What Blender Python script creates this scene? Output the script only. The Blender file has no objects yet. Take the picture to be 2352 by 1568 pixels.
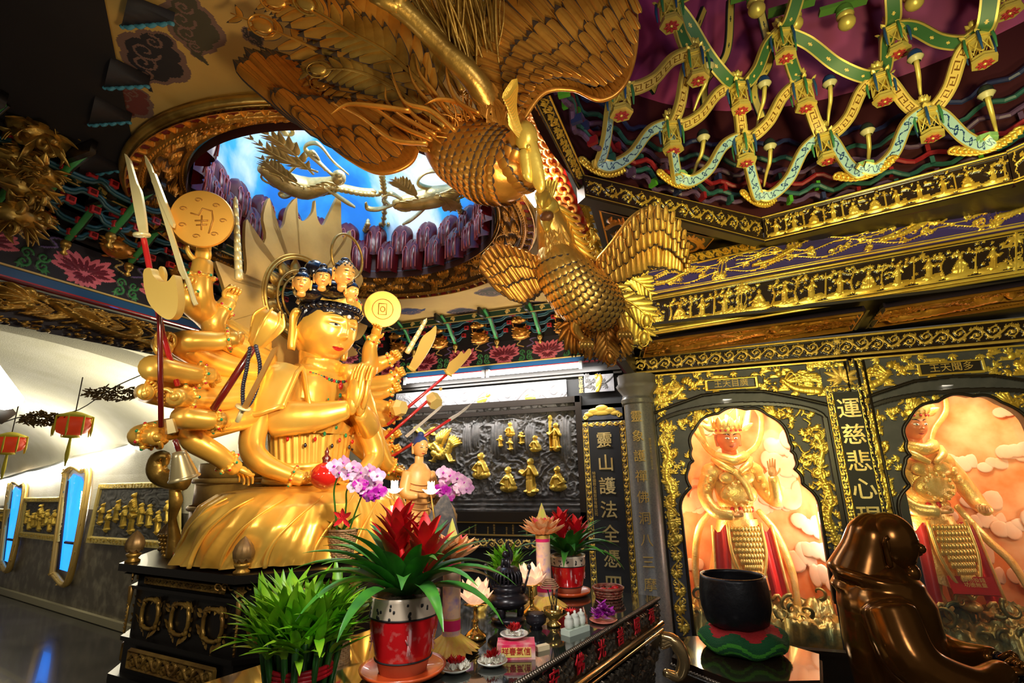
import bpy, math, random
import numpy as np
from mathutils import Vector, Matrix
random.seed(7)
rng = np.random.RandomState(5)
C = bpy.context.scene.collection
SC = bpy.context.scene
PI = math.pi; R_ = math.radians
# ---------------------------------------------------------------- camera
F = 1150.; PITCH = R_(14.8); ROLL = R_(-1.2); YAW = R_(20)
CP = np.array([0, 0, 1.6])
fw = np.array([-math.sin(YAW)*math.cos(PITCH), math.cos(YAW)*math.cos(PITCH), math.sin(PITCH)])
_r0 = np.array([math.cos(YAW), math.sin(YAW), 0]); _u0 = np.cross(_r0, fw)
rt = _r0*math.cos(ROLL)+_u0*math.sin(ROLL); up = np.cross(rt, fw)
cam = bpy.data.cameras.new('camera'); camo = bpy.data.objects.new('camera', cam); C.objects.link(camo)
cam.sensor_width = 36; cam.lens = 36*F/2352; cam.clip_start = .05
camo.matrix_world = Matrix([[rt[0], up[0], -fw[0], CP[0]], [rt[1], up[1], -fw[1], CP[1]], [rt[2], up[2], -fw[2], CP[2]], [0, 0, 0, 1]])
SC.camera = camo
def ray(px, py): return fw+rt*((px-1176)/F)-up*((py-784)/F)
def PD(px, py, d): return CP+ray(px, py)*d
def PZ(px, py, z): r = ray(px, py); return CP+r*((z-CP[2])/r[2])
def PY(px, py, y): r = ray(px, py); return CP+r*((y-CP[1])/r[1])
def PX(px, py, x): r = ray(px, py); return CP+r*((x-CP[0])/r[0])
def PP(px, py, o, n): r = ray(px, py); o = np.array(o, float); n = np.array(n, float); return CP+r*(((o-CP)@n)/(r@n))
# ---------------------------------------------------------------- world, light, exposure
W = bpy.data.worlds.new('world'); SC.world = W; W.use_nodes = True
W.node_tree.nodes['Background'].inputs[0].default_value = (1, .86, .66, 1)
W.node_tree.nodes['Background'].inputs[1].default_value = .07
SC.view_settings.view_transform = 'Standard'; SC.view_settings.look = 'None'; SC.view_settings.gamma = 1
SC.view_settings.use_curve_mapping = False; SC.view_settings.exposure = 0.4
def lamp(kind, loc, power, color=(1, .9, .72), size=.3, target=None, spot=60, sy=None, blend=.6):
    l = bpy.data.lights.new(kind.lower()+'_light', kind); l.energy = power; l.color = color
    o = bpy.data.objects.new(kind.lower()+'_light', l); C.objects.link(o); o.location = Vector(loc)
    if kind == 'AREA':
        l.size = size
        if sy: l.shape = 'RECTANGLE'; l.size_y = sy
    elif kind == 'SPOT': l.spot_size = R_(spot); l.spot_blend = blend; l.shadow_soft_size = size
    else: l.shadow_soft_size = size
    if target is not None:
        d = Vector(target)-Vector(loc); o.rotation_euler = d.to_track_quat('-Z', 'Y').to_euler()
    return o
WARM = (1, .8, .5); WHITE = (1, .96, .88); YEL = (1, .85, .28)
lamp('SPOT', (-.25, 1.55, 2.25), 150, (1, .86, .60), .10, (-2.2, 2.55, 1.95), 62)   # unseen spot added to brighten the great statue
lamp('SPOT', (-.9, .5, 2.35), 55, (1, .86, .62), .10, (-2.35, 2.0, 2.0), 70)         # second unseen spot added to brighten the statue
lamp('AREA', (.9, .1, 2.4), 12, WHITE, .5, (.5, 3.5, 1.))
lamp('SPOT', (.9, .9, 2.0), 150, YEL, .1, (.85, 3.3, 2.75), 75)            # unseen spot added to brighten the gilt beams
lamp('SPOT', (1.3, 1.2, 1.6), 60, (1, .9, .4), .1, (1.5, 2.6, 3.9), 70)
lamp('POINT', (-2.0, 2.47, 4.0), 24, (1, 1, 1), .3)                        # cove light in the sky dome
lamp('SPOT', (-.1, .6, 1.7), 42, (1, .78, .45), .1, (-.9, 1.5, 2.9), 80)  # unseen warm spot added to brighten the large phoenix
lamp('SPOT', (-.6, .6, 2.3), 52, WHITE, .08, (-.8, 1.9, 1.05), 60)         # unseen spot added to brighten the altar table
lamp('SPOT', (-1.4, 3.2, 2.2), 34, (1, .9, .7), .1, (-2.0, 4.75, 2.9), 80)  # unseen spot added to brighten the back lotus frieze
# ---------------------------------------------------------------- materials
MATS = {}
def mat(name, col, metal=0., rough=.5, col2=None, vs=8., vt=.5, bump=0., bs=40., emis=None, es=0., coat=0., spec=.5, trans=0., alpha=1., tex='NOISE'):
    if name in MATS: return MATS[name]
    m = bpy.data.materials.new(name); m.use_nodes = True; nt = m.node_tree; b = nt.nodes['Principled BSDF']
    b.inputs['Base Color'].default_value = (*col, 1); b.inputs['Metallic'].default_value = metal; b.inputs['Roughness'].default_value = rough
    b.inputs['Coat Weight'].default_value = coat; b.inputs['Specular IOR Level'].default_value = spec
    b.inputs['Transmission Weight'].default_value = trans; b.inputs['Alpha'].default_value = alpha
    tc = nt.nodes.new('ShaderNodeTexCoord')
    if col2 is not None:
        if tex == 'NOISE':
            n = nt.nodes.new('ShaderNodeTexNoise'); n.inputs['Scale'].default_value = vs; n.inputs['Detail'].default_value = 5; out = n.outputs[0]
        elif tex == 'WAVE':
            n = nt.nodes.new('ShaderNodeTexWave'); n.inputs['Scale'].default_value = vs; n.inputs['Distortion'].default_value = 3; out = n.outputs['Fac']
        else:
            n = nt.nodes.new('ShaderNodeTexVoronoi'); n.inputs['Scale'].default_value = vs; out = n.outputs[0]
        nt.links.new(tc.outputs['Object'], n.inputs['Vector'])
        r = nt.nodes.new('ShaderNodeValToRGB'); r.color_ramp.elements[0].position = max(0, vt-.15); r.color_ramp.elements[1].position = min(1, vt+.15)
        r.color_ramp.elements[0].color = (*col, 1); r.color_ramp.elements[1].color = (*col2, 1)
        nt.links.new(out, r.inputs[0]); nt.links.new(r.outputs[0], b.inputs['Base Color'])
    if bump:
        n2 = nt.nodes.new('ShaderNodeTexNoise'); n2.inputs['Scale'].default_value = bs; n2.inputs['Detail'].default_value = 3
        nt.links.new(tc.outputs['Object'], n2.inputs['Vector'])
        bp = nt.nodes.new('ShaderNodeBump'); bp.inputs['Strength'].default_value = bump; bp.inputs['Distance'].default_value = .01
        nt.links.new(n2.outputs[0], bp.inputs['Height']); nt.links.new(bp.outputs[0], b.inputs['Normal'])
    if emis: b.inputs['Emission Color'].default_value = (*emis, 1); b.inputs['Emission Strength'].default_value = es
    MATS[name] = m; return m
GOLD = mat('gilt_statue', (1., .63, .12), .55, .31, (.86, .44, .06), 3., .5, .04, 14)
GOLDW = mat('gilt_wood', (.86, .42, .07), .7, .34, (.50, .19, .025), 5., .5, .2, 30)
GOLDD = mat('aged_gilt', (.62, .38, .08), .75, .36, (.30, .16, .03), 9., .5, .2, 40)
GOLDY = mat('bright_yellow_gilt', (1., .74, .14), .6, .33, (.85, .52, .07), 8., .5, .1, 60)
GOLDF = mat('flat_gold_leaf', (.90, .62, .16), .45, .45, (.70, .45, .09), 20., .5)
PALEG = mat('pale_gilt', (.95, .78, .38), .6, .32, (.7, .5, .16), 7., .5, .1, 40)
BLACKL = mat('black_lacquer', (.008, .006, .005), 0, .3, coat=.12)
BLACKW = mat('black_wood', (.018, .013, .010), 0, .35)
BLACKM = mat('matt_black', (.012, .012, .014), 0, .6)
STONE = mat('grey_carved_stone', (.05, .048, .046), .0, .55, (.13, .12, .115), 14, .5, .3, 60)
STONEL = mat('light_carved_stone', (.34, .33, .34), .0, .5, (.24, .23, .25), 14, .5, .3, 60)
GREYS = mat('grey_stone_ground', (.045, .048, .062), .1, .5, (.075, .075, .09), 10, .5)
WHITEP = mat('white_plaster', (.78, .74, .62), 0, .8, (.70, .66, .52), 3, .5, .4, 60)
RED = mat('red_lacquer', (.42, .012, .01), 0, .3, coat=.4)
PURP = mat('purple_blue_paint', (.03, .015, .16), 0, .6)
MAROON = mat('maroon_petal', (.12, .006, .008), .0, .25, (.07, .003, .005), 6, .5, coat=.2)
PINKP = mat('petal_pink_line', (.42, .08, .08), 0, .3, coat=.4)
BLACKH = mat('black_hair', (.006, .006, .012), 0, .2, coat=.6)
SKIN = mat('painted_skin', (.85, .47, .20), .15, .35)
LIPR = mat('lip_red', (.5, .02, .015), 0, .3)
# ---------------------------------------------------------------- objects
def link(o, parent=None):
    C.objects.link(o)
    if parent is not None:
        o.parent = parent; o.matrix_parent_inverse = Matrix(parent.matrix_world).inverted() if False else Matrix.Translation(-parent.location)
    return o
def tag(o, label, cat, group=None, kind=None):
    if label: o['label'] = label
    if cat: o['category'] = cat
    if group: o['group'] = group
    if kind: o['kind'] = kind
    return o
def thing(name, label, cat, loc, group=None, kind=None):
    o = bpy.data.objects.new(name, None); C.objects.link(o); o.location = Vector(settle(np.array(loc, float))); o.empty_display_size = .05
    return tag(o, label, cat, group, kind)
def struct(o): o['kind'] = 'structure'; return o
def dup(root, loc=None, label=None, M=None, parts=True):
    def cp(o, par):
        c = o.copy(); C.objects.link(c); c.parent = par
        if parts:
            for ch in o.children: cp(ch, c)
        return c
    r = cp(root, None)
    if loc is not None: r.location = Vector(loc)
    if label: r['label'] = label
    return r
def nrm(v): v = np.asarray(v, float); n = np.linalg.norm(v); return v/n if n > 1e-12 else v
def frame(z, x=None):
    z = nrm(z); x = np.array([1., 0, 0]) if x is None else np.asarray(x, float)
    x = x-z*(x@z)
    if np.linalg.norm(x) < 1e-4: x = np.array([0, 1., 0])-z*z[1]
    x = nrm(x); return np.array([x, np.cross(z, x), z]).T     # columns x y z
def rotz(a): c, s = math.cos(a), math.sin(a); return np.array([[c, -s, 0], [s, c, 0], [0, 0, 1.]])
def rotx(a): c, s = math.cos(a), math.sin(a); return np.array([[1., 0, 0], [0, c, -s], [0, s, c]])
def roty(a): c, s = math.cos(a), math.sin(a); return np.array([[c, 0, s], [0, 1., 0], [-s, 0, c]])
def smooth_path(pts, n=24):
    p = np.asarray(pts, float)
    if len(p) < 3: return np.array([p[0]+(p[-1]-p[0])*t for t in np.linspace(0, 1, n)])
    P = np.vstack([2*p[0]-p[1], p, 2*p[-1]-p[-2]]); out = []
    for t in np.linspace(0, len(p)-1-1e-9, n):
        i = int(t); f = t-i; a, b, c, d = P[i:i+4]
        out.append(.5*((2*b)+(c-a)*f+(2*a-5*b+4*c-d)*f*f+(3*b-a-3*c+d)*f**3))
    return np.array(out)
def interp(vals, n):
    vals = np.asarray(vals, float); return np.interp(np.linspace(0, len(vals)-1, n), np.arange(len(vals)), vals)
MODEL = None      # (design base, size, place): a model drawn at design size is reduced about its own base and set down in its place
def settle(V): return V if MODEL is None else MODEL[2]+(np.asarray(V, float)-MODEL[0])*MODEL[1]
class MB:
    def __init__(s): s.V = []; s.n = 0; s.F = {}; s.A = np.eye(3); s.T = np.zeros(3); s.warp = None
    def xf(s, A=None, T=None):
        s.A = np.eye(3) if A is None else np.asarray(A, float); s.T = np.zeros(3) if T is None else np.asarray(T, float); return s
    def add(s, V, Fs, mi=0):
        V = np.asarray(V, float).reshape(-1, 3)
        if s.warp: V = s.warp(V)
        V = V@s.A.T+s.T
        if isinstance(Fs, np.ndarray):
            s.F.setdefault(Fs.shape[1], []).append((Fs+s.n, np.full(len(Fs), mi) if np.isscalar(mi) else mi))
        else:
            for f in Fs: s.F.setdefault(len(f), []).append((np.array([f])+s.n, np.array([mi])))
        s.V.append(V); s.n += len(V)
    def grid(s, P, mi=0, cu=False, cv=False, keep=None):
        ny, nx = P.shape[:2]; idx = np.arange(ny*nx).reshape(ny, nx)
        if cu: idx = np.hstack([idx, idx[:, :1]])
        if cv: idx = np.vstack([idx, idx[:1]])
        q = np.stack([idx[:-1, :-1], idx[:-1, 1:], idx[1:, 1:], idx[1:, :-1]], -1).reshape(-1, 4)
        m = mi
        if not np.isscalar(mi): m = np.asarray(mi).reshape(-1)
        if keep is not None:
            k = keep.reshape(-1); q = q[k]
            if not np.isscalar(m): m = m[k]
        s.add(P.reshape(-1, 3), q, m)
    def tube(s, pts, rad, n=8, mi=0, sq=1., x=None, cap=True, closed=False):
        p = np.asarray(pts, float); k = len(p); rad = interp(np.atleast_1d(rad), k) if np.size(rad) != k else np.asarray(rad, float)
        if np.size(rad) == 1: rad = np.full(k, float(rad))
        t = np.gradient(p, axis=0); t /= np.linalg.norm(t, axis=1)[:, None]+1e-12
        a = np.array(x, float) if x is not None else (np.array([0, 0, 1.]) if abs(t[0][2]) < .9 else np.array([1., 0, 0]))
        th = np.linspace(0, 2*PI, n, endpoint=False); P = []
        for i in range(k):
            if x is not None: a = np.array(x, float)
            a = a-t[i]*(a@t[i]); na = np.linalg.norm(a)
            if na < 1e-6: a = np.cross(t[i], [.3, .5, .8]); na = np.linalg.norm(a)
            a = a/na; b = np.cross(t[i], a)
            P.append(p[i]+rad[i]*(np.cos(th)[:, None]*a+sq*np.sin(th)[:, None]*b))
        if cap and not closed: P = [np.repeat(p[:1]-t[0]*rad[0]*.35, n, 0)]+[p[0]+(P[0]-p[0])*.7-t[0]*rad[0]*.22]+P+[p[-1]+(P[-1]-p[-1])*.7+t[-1]*rad[-1]*.22]+[np.repeat(p[-1:]+t[-1]*rad[-1]*.35, n, 0)]
        s.grid(np.array(P), mi, cu=True, cv=closed)
    def ell(s, c, r, A=None, n=16, mi=0, half=False):
        r = np.atleast_1d(r)*np.ones(3); u = np.linspace(0, 2*PI, n, endpoint=False); v = np.linspace(0 if half else -PI/2, PI/2, n//2+1)
        P = np.stack([np.cos(v)[:, None]*np.cos(u), np.cos(v)[:, None]*np.sin(u), np.sin(v)[:, None]*np.ones(n)], -1)*r
        if A is not None: P = P@np.asarray(A).T
        s.grid(P+np.asarray(c, float), mi, cu=True)
    def lathe(s, c, prof, n=24, mi=0, A=None, sq=(1, 1), lobes=0, amp=0.):
        pr = np.array(prof, float); u = np.linspace(0, 2*PI, n, endpoint=False); k = 1+amp*np.cos(lobes*u)
        P = np.stack([pr[:, :1]*np.cos(u)*sq[0]*k, pr[:, :1]*np.sin(u)*sq[1]*k, pr[:, 1:2]*np.ones(n)], -1)
        if A is not None: P = P@np.asarray(A).T
        s.grid(P+np.asarray(c, float), mi, cu=True)
    def box(s, c, d, A=None, mi=0):
        v = np.array([[x, y, z] for x in (-.5, .5) for y in (-.5, .5) for z in (-.5, .5)])*np.asarray(d, float)
        if A is not None: v = v@np.asarray(A).T
        s.add(v+np.asarray(c, float), np.array([[0, 1, 3, 2], [4, 6, 7, 5], [0, 4, 5, 1], [2, 3, 7, 6], [0, 2, 6, 4], [1, 5, 7, 3]]), mi)
    def quad(s, a, b, c, d, mi=0): s.add([a, b, c, d], np.array([[0, 1, 2, 3]]), mi)
    def prism(s, poly, O, U, V, th, mi=0, mside=None):
        poly = np.asarray(poly, float); O = np.asarray(O, float); U = np.asarray(U, float); V = np.asarray(V, float); N = nrm(np.cross(U, V))*th
        a = O+poly[:, :1]*U+poly[:, 1:2]*V; k = len(poly)
        s.add(np.vstack([a, a+N]), [list(range(k))[::-1], list(range(k, 2*k))], mi)
        s.add(np.vstack([a, a+N]), np.array([[i, (i+1) % k, (i+1) % k+k, i+k] for i in range(k)]), mi if mside is None else mside)
    def ring_prism(s, outer, inner, O, U, V, th, mi=0):
        o = np.asarray(outer, float); i_ = np.asarray(inner, float); O = np.asarray(O, float); U = np.asarray(U, float); V = np.asarray(V, float); N = nrm(np.cross(U, V))*th
        f = lambda p: O+p[:, :1]*U+p[:, 1:2]*V
        P = np.array([f(i_), f(o), f(o)+N, f(i_)+N]); s.grid(P, mi, cu=True, cv=True)
    def blade(s, base, d, nrml, L, w, bend=0., n=7, mi=0, fold=.25, shape=None, th=0., twist=0., em=None):
        """a leaf or feather: grows from base along d, bends towards nrml"""
        d = nrm(d); nn = nrm(np.asarray(nrml, float)-d*(np.asarray(nrml, float)@d)); side = np.cross(d, nn)
        t = np.linspace(0, 1, n); sh = shape(t) if shape else np.sin(PI*np.clip(t, .02, 1)**.75)**.8
        ang = bend*t; ds = L/(n-1); p = np.asarray(base, float).copy(); rows = []
        for i in range(n):
            dd = d*math.cos(ang[i])+nn*math.sin(ang[i]); n2 = nn*math.cos(ang[i])-d*math.sin(ang[i])
            sd = side*math.cos(twist*t[i])+n2*math.sin(twist*t[i])
            hw = w*.5*max(sh[i], .02)
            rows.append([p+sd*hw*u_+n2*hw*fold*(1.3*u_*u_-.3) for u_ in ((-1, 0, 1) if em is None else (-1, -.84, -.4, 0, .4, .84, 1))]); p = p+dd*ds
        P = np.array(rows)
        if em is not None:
            m_ = np.full((n-1, 6), mi); m_[:, 0] = em; m_[:, 5] = em; m_[-1] = em; s.grid(P, m_); return  # darker edge faces paint the shade between overlapping feathers
        if th > 0:
            Q = P.copy(); off = nn*th; Q = Q+off
            P = np.concatenate([P, Q[:, ::-1]], 1); s.grid(P, mi, cu=True)
        else: s.grid(P, mi)
    def build(s, name, mats, parent=None, smooth=True, sharp=None):
        me = bpy.data.meshes.new(name)
        V = settle(np.vstack(s.V)) if s.V else np.zeros((0, 3))
        if parent is not None and isinstance(parent, bpy.types.Object):
            par = parent
            while par is not None: V = V-np.array(par.location); par = par.parent
        me.vertices.add(len(V)); me.vertices.foreach_set('co', V.astype(np.float32).ravel())
        lv = []; ls = []; mi = []; off = 0
        for k, lst in s.F.items():
            f = np.vstack([a for a, _ in lst]); m = np.concatenate([np.asarray(b) for _, b in lst])
            lv.append(f.ravel()); ls.append(off+np.arange(len(f))*k); mi.append(m); off += f.size
        if lv:
            lv = np.concatenate(lv); ls = np.concatenate(ls); mi = np.concatenate(mi)
            me.loops.add(len(lv)); me.loops.foreach_set('vertex_index', lv.astype(np.int32))
            me.polygons.add(len(ls)); me.polygons.foreach_set('loop_start', ls.astype(np.int32))
            me.polygons.foreach_set('material_index', mi.astype(np.int32))
        me.update(calc_edges=True)
        for m in (mats if isinstance(mats, (list, tuple)) else [mats]): me.materials.append(m)
        me.validate()
        me.polygons.foreach_set('use_smooth', np.full(len(me.polygons), bool(smooth)))
        if smooth and sharp: me.set_sharp_from_angle(angle=R_(sharp))
        o = bpy.data.objects.new(name, me); C.objects.link(o)
        if parent is not None: o.parent = parent
        return o
def remesh(o, vox, sm=2):
    m = o.modifiers.new('remesh', 'REMESH'); m.mode = 'VOXEL'; m.voxel_size = vox; m.use_smooth_shade = True
    if sm: k = o.modifiers.new('smooth', 'SMOOTH'); k.iterations = sm; k.factor = .6
    return o
# ---------------------------------------------------------------- carved relief drawn as strokes into a height field
class RL:
    def __init__(s, W, H, res):
        s.W = W; s.H = H; s.res = res; s.nx = max(2, int(W/res)+1); s.ny = max(2, int(H/res)+1)
        s.x = np.linspace(0, W, s.nx); s.y = np.linspace(0, H, s.ny); s.h = np.zeros((s.ny, s.nx)); s.m = np.zeros((s.ny, s.nx), int)
    def _box(s, x0, x1, y0, y1):
        i0 = np.searchsorted(s.x, x0); i1 = np.searchsorted(s.x, x1); j0 = np.searchsorted(s.y, y0); j1 = np.searchsorted(s.y, y1)
        return slice(j0, j1), slice(i0, i1)
    def _put(s, sl, v, inside, m):
        h = s.h[sl]; k = inside & (v >= h-.15); h[k] = v[k]
        if m is not None: s.m[sl][k] = m
    def st(s, pts, r, m=1, h=1., r1=None, flat=.0):
        p = np.asarray(pts, float); n = len(p); rs = np.linspace(r, r if r1 is None else r1, n)
        for i in range(n-1):
            a, b = p[i], p[i+1]; ra, rb = rs[i], rs[i+1]; rm = max(ra, rb)
            sl = s._box(min(a[0], b[0])-rm, max(a[0], b[0])+rm, min(a[1], b[1])-rm, max(a[1], b[1])+rm)
            X = s.x[sl[1]][None]-a[0]; Y = s.y[sl[0]][:, None]-a[1]
            if X.size == 0 or Y.size == 0: continue
            d = b-a; L2 = d@d+1e-12; t = np.clip((X*d[0]+Y*d[1])/L2, 0, 1); rr = ra+(rb-ra)*t+1e-9
            q = ((X-t*d[0])**2+(Y-t*d[1])**2)/rr**2; s._put(sl, h*np.sqrt(np.clip(1-q*(1-flat), 0, 1)), q < 1, m)
    def blob(s, x, y, rx, ry, a=0., m=1, h=1., p=2.):
        R = max(rx, ry); sl = s._box(x-R, x+R, y-R, y+R); X = s.x[sl[1]][None]-x; Y = s.y[sl[0]][:, None]-y
        if X.size == 0 or Y.size == 0: return
        c, n = math.cos(a), math.sin(a); u = np.abs((X*c+Y*n)/rx); v = np.abs((-X*n+Y*c)/ry); q = u**p+v**p
        s._put(sl, h*np.sqrt(np.clip(1-q, 0, 1)), q < 1, m)
    def lobe(s, x, y, a, L, w, m=1, h=1.):
        s.blob(x+math.cos(a)*L/2, y+math.sin(a)*L/2, L/2, w/2, a, m, h, 1.6)
    def leaf(s, x, y, a, L, m=1, h=1., k=5):
        for i in range(k):
            t = i-(k-1)/2; aa = a+t*.55; s.lobe(x, y, aa, L*(1-.16*abs(t)), L*.30, m, h)
    def flower(s, x, y, r, n=6, m=1, h=1.):
        for i in range(n): s.lobe(x, y, i*2*PI/n, r, r*.75, m, h*.9)
        s.blob(x, y, r*.3, r*.3, 0, m, h)
    def spiral(s, x, y, r, a0, turn, th, m=1, h=1., leaf=True):
        n = 22; t = np.linspace(0, 1, n); ang = a0+turn*t*1.55*2*PI*.8; rr = r*(1-.82*t)
        s.st(np.stack([x+rr*np.cos(ang), y+rr*np.sin(ang)], 1), th, m, h, th*.7)
        if leaf:
            for k in (3, 7, 11): s.leaf(x+rr[k]*math.cos(ang[k]), y+rr[k]*math.sin(ang[k]), ang[k]+turn*.9, r*.55, m, h*.85, 3)
            s.blob(x+rr[-1]*math.cos(ang[-1]), y+rr[-1]*math.sin(ang[-1]), th*2.2, th*2.2, 0, m, h)
    def scroll(s, x0, x1, y0, y1, m=1, th=.03, h=1., dense=1.):
        H = y1-y0; th *= H; n = max(1, round((x1-x0)/(H*.95)*dense)); dx = (x1-x0)/n; yc = (y0+y1)/2
        xs = np.linspace(x0, x1, n*14); s.st(np.stack([xs, yc+H*.30*np.sin((xs-x0)/dx*PI)], 1), th, m, h)
        for i in range(n):
            cx = x0+(i+.5)*dx; sg = 1 if i % 2 else -1
            s.spiral(cx, yc+sg*H*.10, H*.34, -sg*PI/2, sg, th, m, h)
            for dxx, aa in ((-.42, .5), (.42, 2.6), (0., 1.57)): s.leaf(cx+dxx*dx, yc-sg*H*.22, -sg*aa, H*.26, m, h*.8, 3)
    def vine(s, x0, x1, yc, H, m=1, step=None):        # leafy vine along x
        step = step or H*1.05; n = max(2, round((x1-x0)/step)); dx = (x1-x0)/n
        xs = np.linspace(x0, x1, n*10); s.st(np.stack([xs, yc+H*.36*np.sin((xs-x0)/dx*PI)], 1), H*.05, m, .8)
        for i in range(n):
            cx = x0+(i+.5)*dx; sg = 1 if i % 2 else -1
            for k in range(7): s.lobe(cx, yc-sg*H*.06, PI+(k-3)*.62, H*.46*(1-.06*abs(k-3)), H*.2, m, 1.)
            s.lobe(cx, yc, 0, H*.5, H*.16, m, .9); s.spiral(cx+dx*.35, yc+sg*H*.2, H*.16, 0, sg, H*.035, m, .8, False)
    def cloud(s, x, y, w, m=1, h=.8):
        for k in range(3): s.st([(x-w*.5+k*w*.12, y+(k-1)*w*.13), (x+w*.5-k*w*.15, y+(k-1)*w*.13)], w*.07, m, h)
        s.spiral(x-w*.3, y, w*.2, 0, 1, w*.06, m, h, False)
    def fig(s, x, y, H, kind='stand', m=1, seed=0, h=1.):
        r = random.Random(seed); f = r.choice((-1, 1))
        if kind == 'stand':
            s.st([(x, y+H*.02), (x+f*.02*H, y+H*.45)], H*.155, m, h, H*.12); s.st([(x+f*.02*H, y+H*.4), (x, y+H*.72)], H*.13, m, h, H*.10)
            s.st([(x, y+H*.70), (x+f*H*.20, y+H*.52), (x+f*H*.30, y+H*.60)], H*.06, m, h); s.st([(x-f*H*.06, y+H*.7), (x-f*H*.18, y+H*.5)], H*.055, m, h)
            s.blob(x, y+H*.88, H*.085, H*.11, 0, m, h); s.st([(x-H*.16, y+.03*H), (x+H*.17, y+.03*H)], H*.05, m, h)
        else:
            s.blob(x, y+H*.16, H*.36, H*.18, 0, m, h); s.st([(x, y+H*.2), (x, y+H*.58)], H*.20, m, h, H*.15)
            s.st([(x+f*H*.1, y+H*.56), (x+f*H*.26, y+H*.36), (x+f*H*.08, y+H*.28)], H*.07, m, h); s.st([(x-f*H*.12, y+H*.56), (x-f*H*.24, y+H*.3)], H*.07, m, h)
            s.blob(x, y+H*.84, H*.115, H*.14, 0, m, h)
        n = 5
        for k in range(n):
            xx = x+(k-(n-1)/2)*H*.055; sl = s._box(xx-H*.012, xx+H*.012, y, y+H*.5); s.h[sl] *= .72
    def tree(s, x, y, H, m=1, seed=0):
        r = random.Random(seed); lean = r.uniform(-.25, .25)*H
        s.st(smooth_path([(x, y), (x+lean*.6, y+H*.4), (x+lean*.2, y+H*.75), (x+lean, y+H*.95)], 12), H*.05, m, 1., H*.02)
        for k in range(9):
            a = r.uniform(0, PI); d = r.uniform(.1, .42)*H; px, py = x+lean+math.cos(a)*d*1.5, y+H*.78+math.sin(a)*d*.45
            s.st([(x+lean*.6, y+H*.72), (px, py)], H*.012, m, .7); s.leaf(px, py, r.uniform(0, 6), H*.12, m, .8, 5)
    def frame(s, t, m=1, h=.8, off=0.):
        for a, b in (((off, off), (s.W-off, off)), ((off, s.H-off), (s.W-off, s.H-off)), ((off, off), (off, s.H-off)), ((s.W-off, off), (s.W-off, s.H-off))): s.st([a, b], t, m, h, flat=.6)
    def surf(s, P00, P10, P11, P01, depth, n=None):
        u = (s.x/s.W)[None, :, None]; v = (s.y/s.H)[:, None, None]
        P = (1-u)*(1-v)*np.asarray(P00)+u*(1-v)*np.asarray(P10)+u*v*np.asarray(P11)+(1-u)*v*np.asarray(P01)
        if n is None:
            n = nrm(np.cross(np.asarray(P10)-P00, np.asarray(P01)-P00))
            if n@(CP-np.asarray(P00)) < 0: n = -n
        return P+s.h[:, :, None]*depth*np.asarray(n)
    def mi(s): return s.m[:-1, :-1]
def relief(name, rl, q, depth, mats, parent=None, keep=None, n=None):
    b = MB(); b.grid(rl.surf(*q, depth, n), rl.mi(), keep=keep); return b.build(name, mats, parent)
def quadY(x0, x1, z0, z1, Y): return [np.array([x0, Y, z0]), np.array([x1, Y, z0]), np.array([x1, Y, z1]), np.array([x0, Y, z1])]
def text(s, name, O, U, V, size, m, parent, ext=.002, line=1.0, align='CENTER', bold=.0, label=None):
    c = bpy.data.curves.new(name, 'FONT'); c.body = s; c.size = size; c.extrude = ext; c.align_x = align; c.align_y = 'TOP'; c.space_line = line; c.offset = bold; c.resolution_u = 3
    t = bpy.data.objects.new('t', c); C.objects.link(t); dg = bpy.context.evaluated_depsgraph_get(); dg.update()
    me = bpy.data.meshes.new_from_object(t.evaluated_get(dg)); bpy.data.objects.remove(t); bpy.data.curves.remove(c)
    me.name = name; me.materials.clear(); me.materials.append(m)
    U = nrm(U); N = nrm(np.cross(U, V)); V = np.cross(N, U); O = np.asarray(O, float)
    par = parent
    while par is not None: O = O-np.array(par.location); par = par.parent
    me.transform(Matrix([[U[0], V[0], N[0], O[0]], [U[1], V[1], N[1], O[1]], [U[2], V[2], N[2], O[2]], [0, 0, 0, 1]]))
    o = bpy.data.objects.new(name, me); C.objects.link(o)
    if parent is not None: o.parent = parent
    return o
# ================================================================ SETTING: hall round the statue
FLOORM = mat('dark_marble_floor', (.03, .028, .026), 0, .16, (.06, .055, .05), 3, .5, coat=.3)
ZC = 3.2; RCX, RCY = -2.0, 2.47; RO, RI = 1.19, .95; YB = 4.75
b = MB(); b.box((-4, 2.5, -.56), (24, 14, .1)); struct(b.build('floor', FLOORM, smooth=False))
b = MB(); b.box((-1.2, 2.2, -.26), (6.6, 5.4, .5)); struct(b.build('floor_platform', FLOORM, smooth=False))
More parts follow.
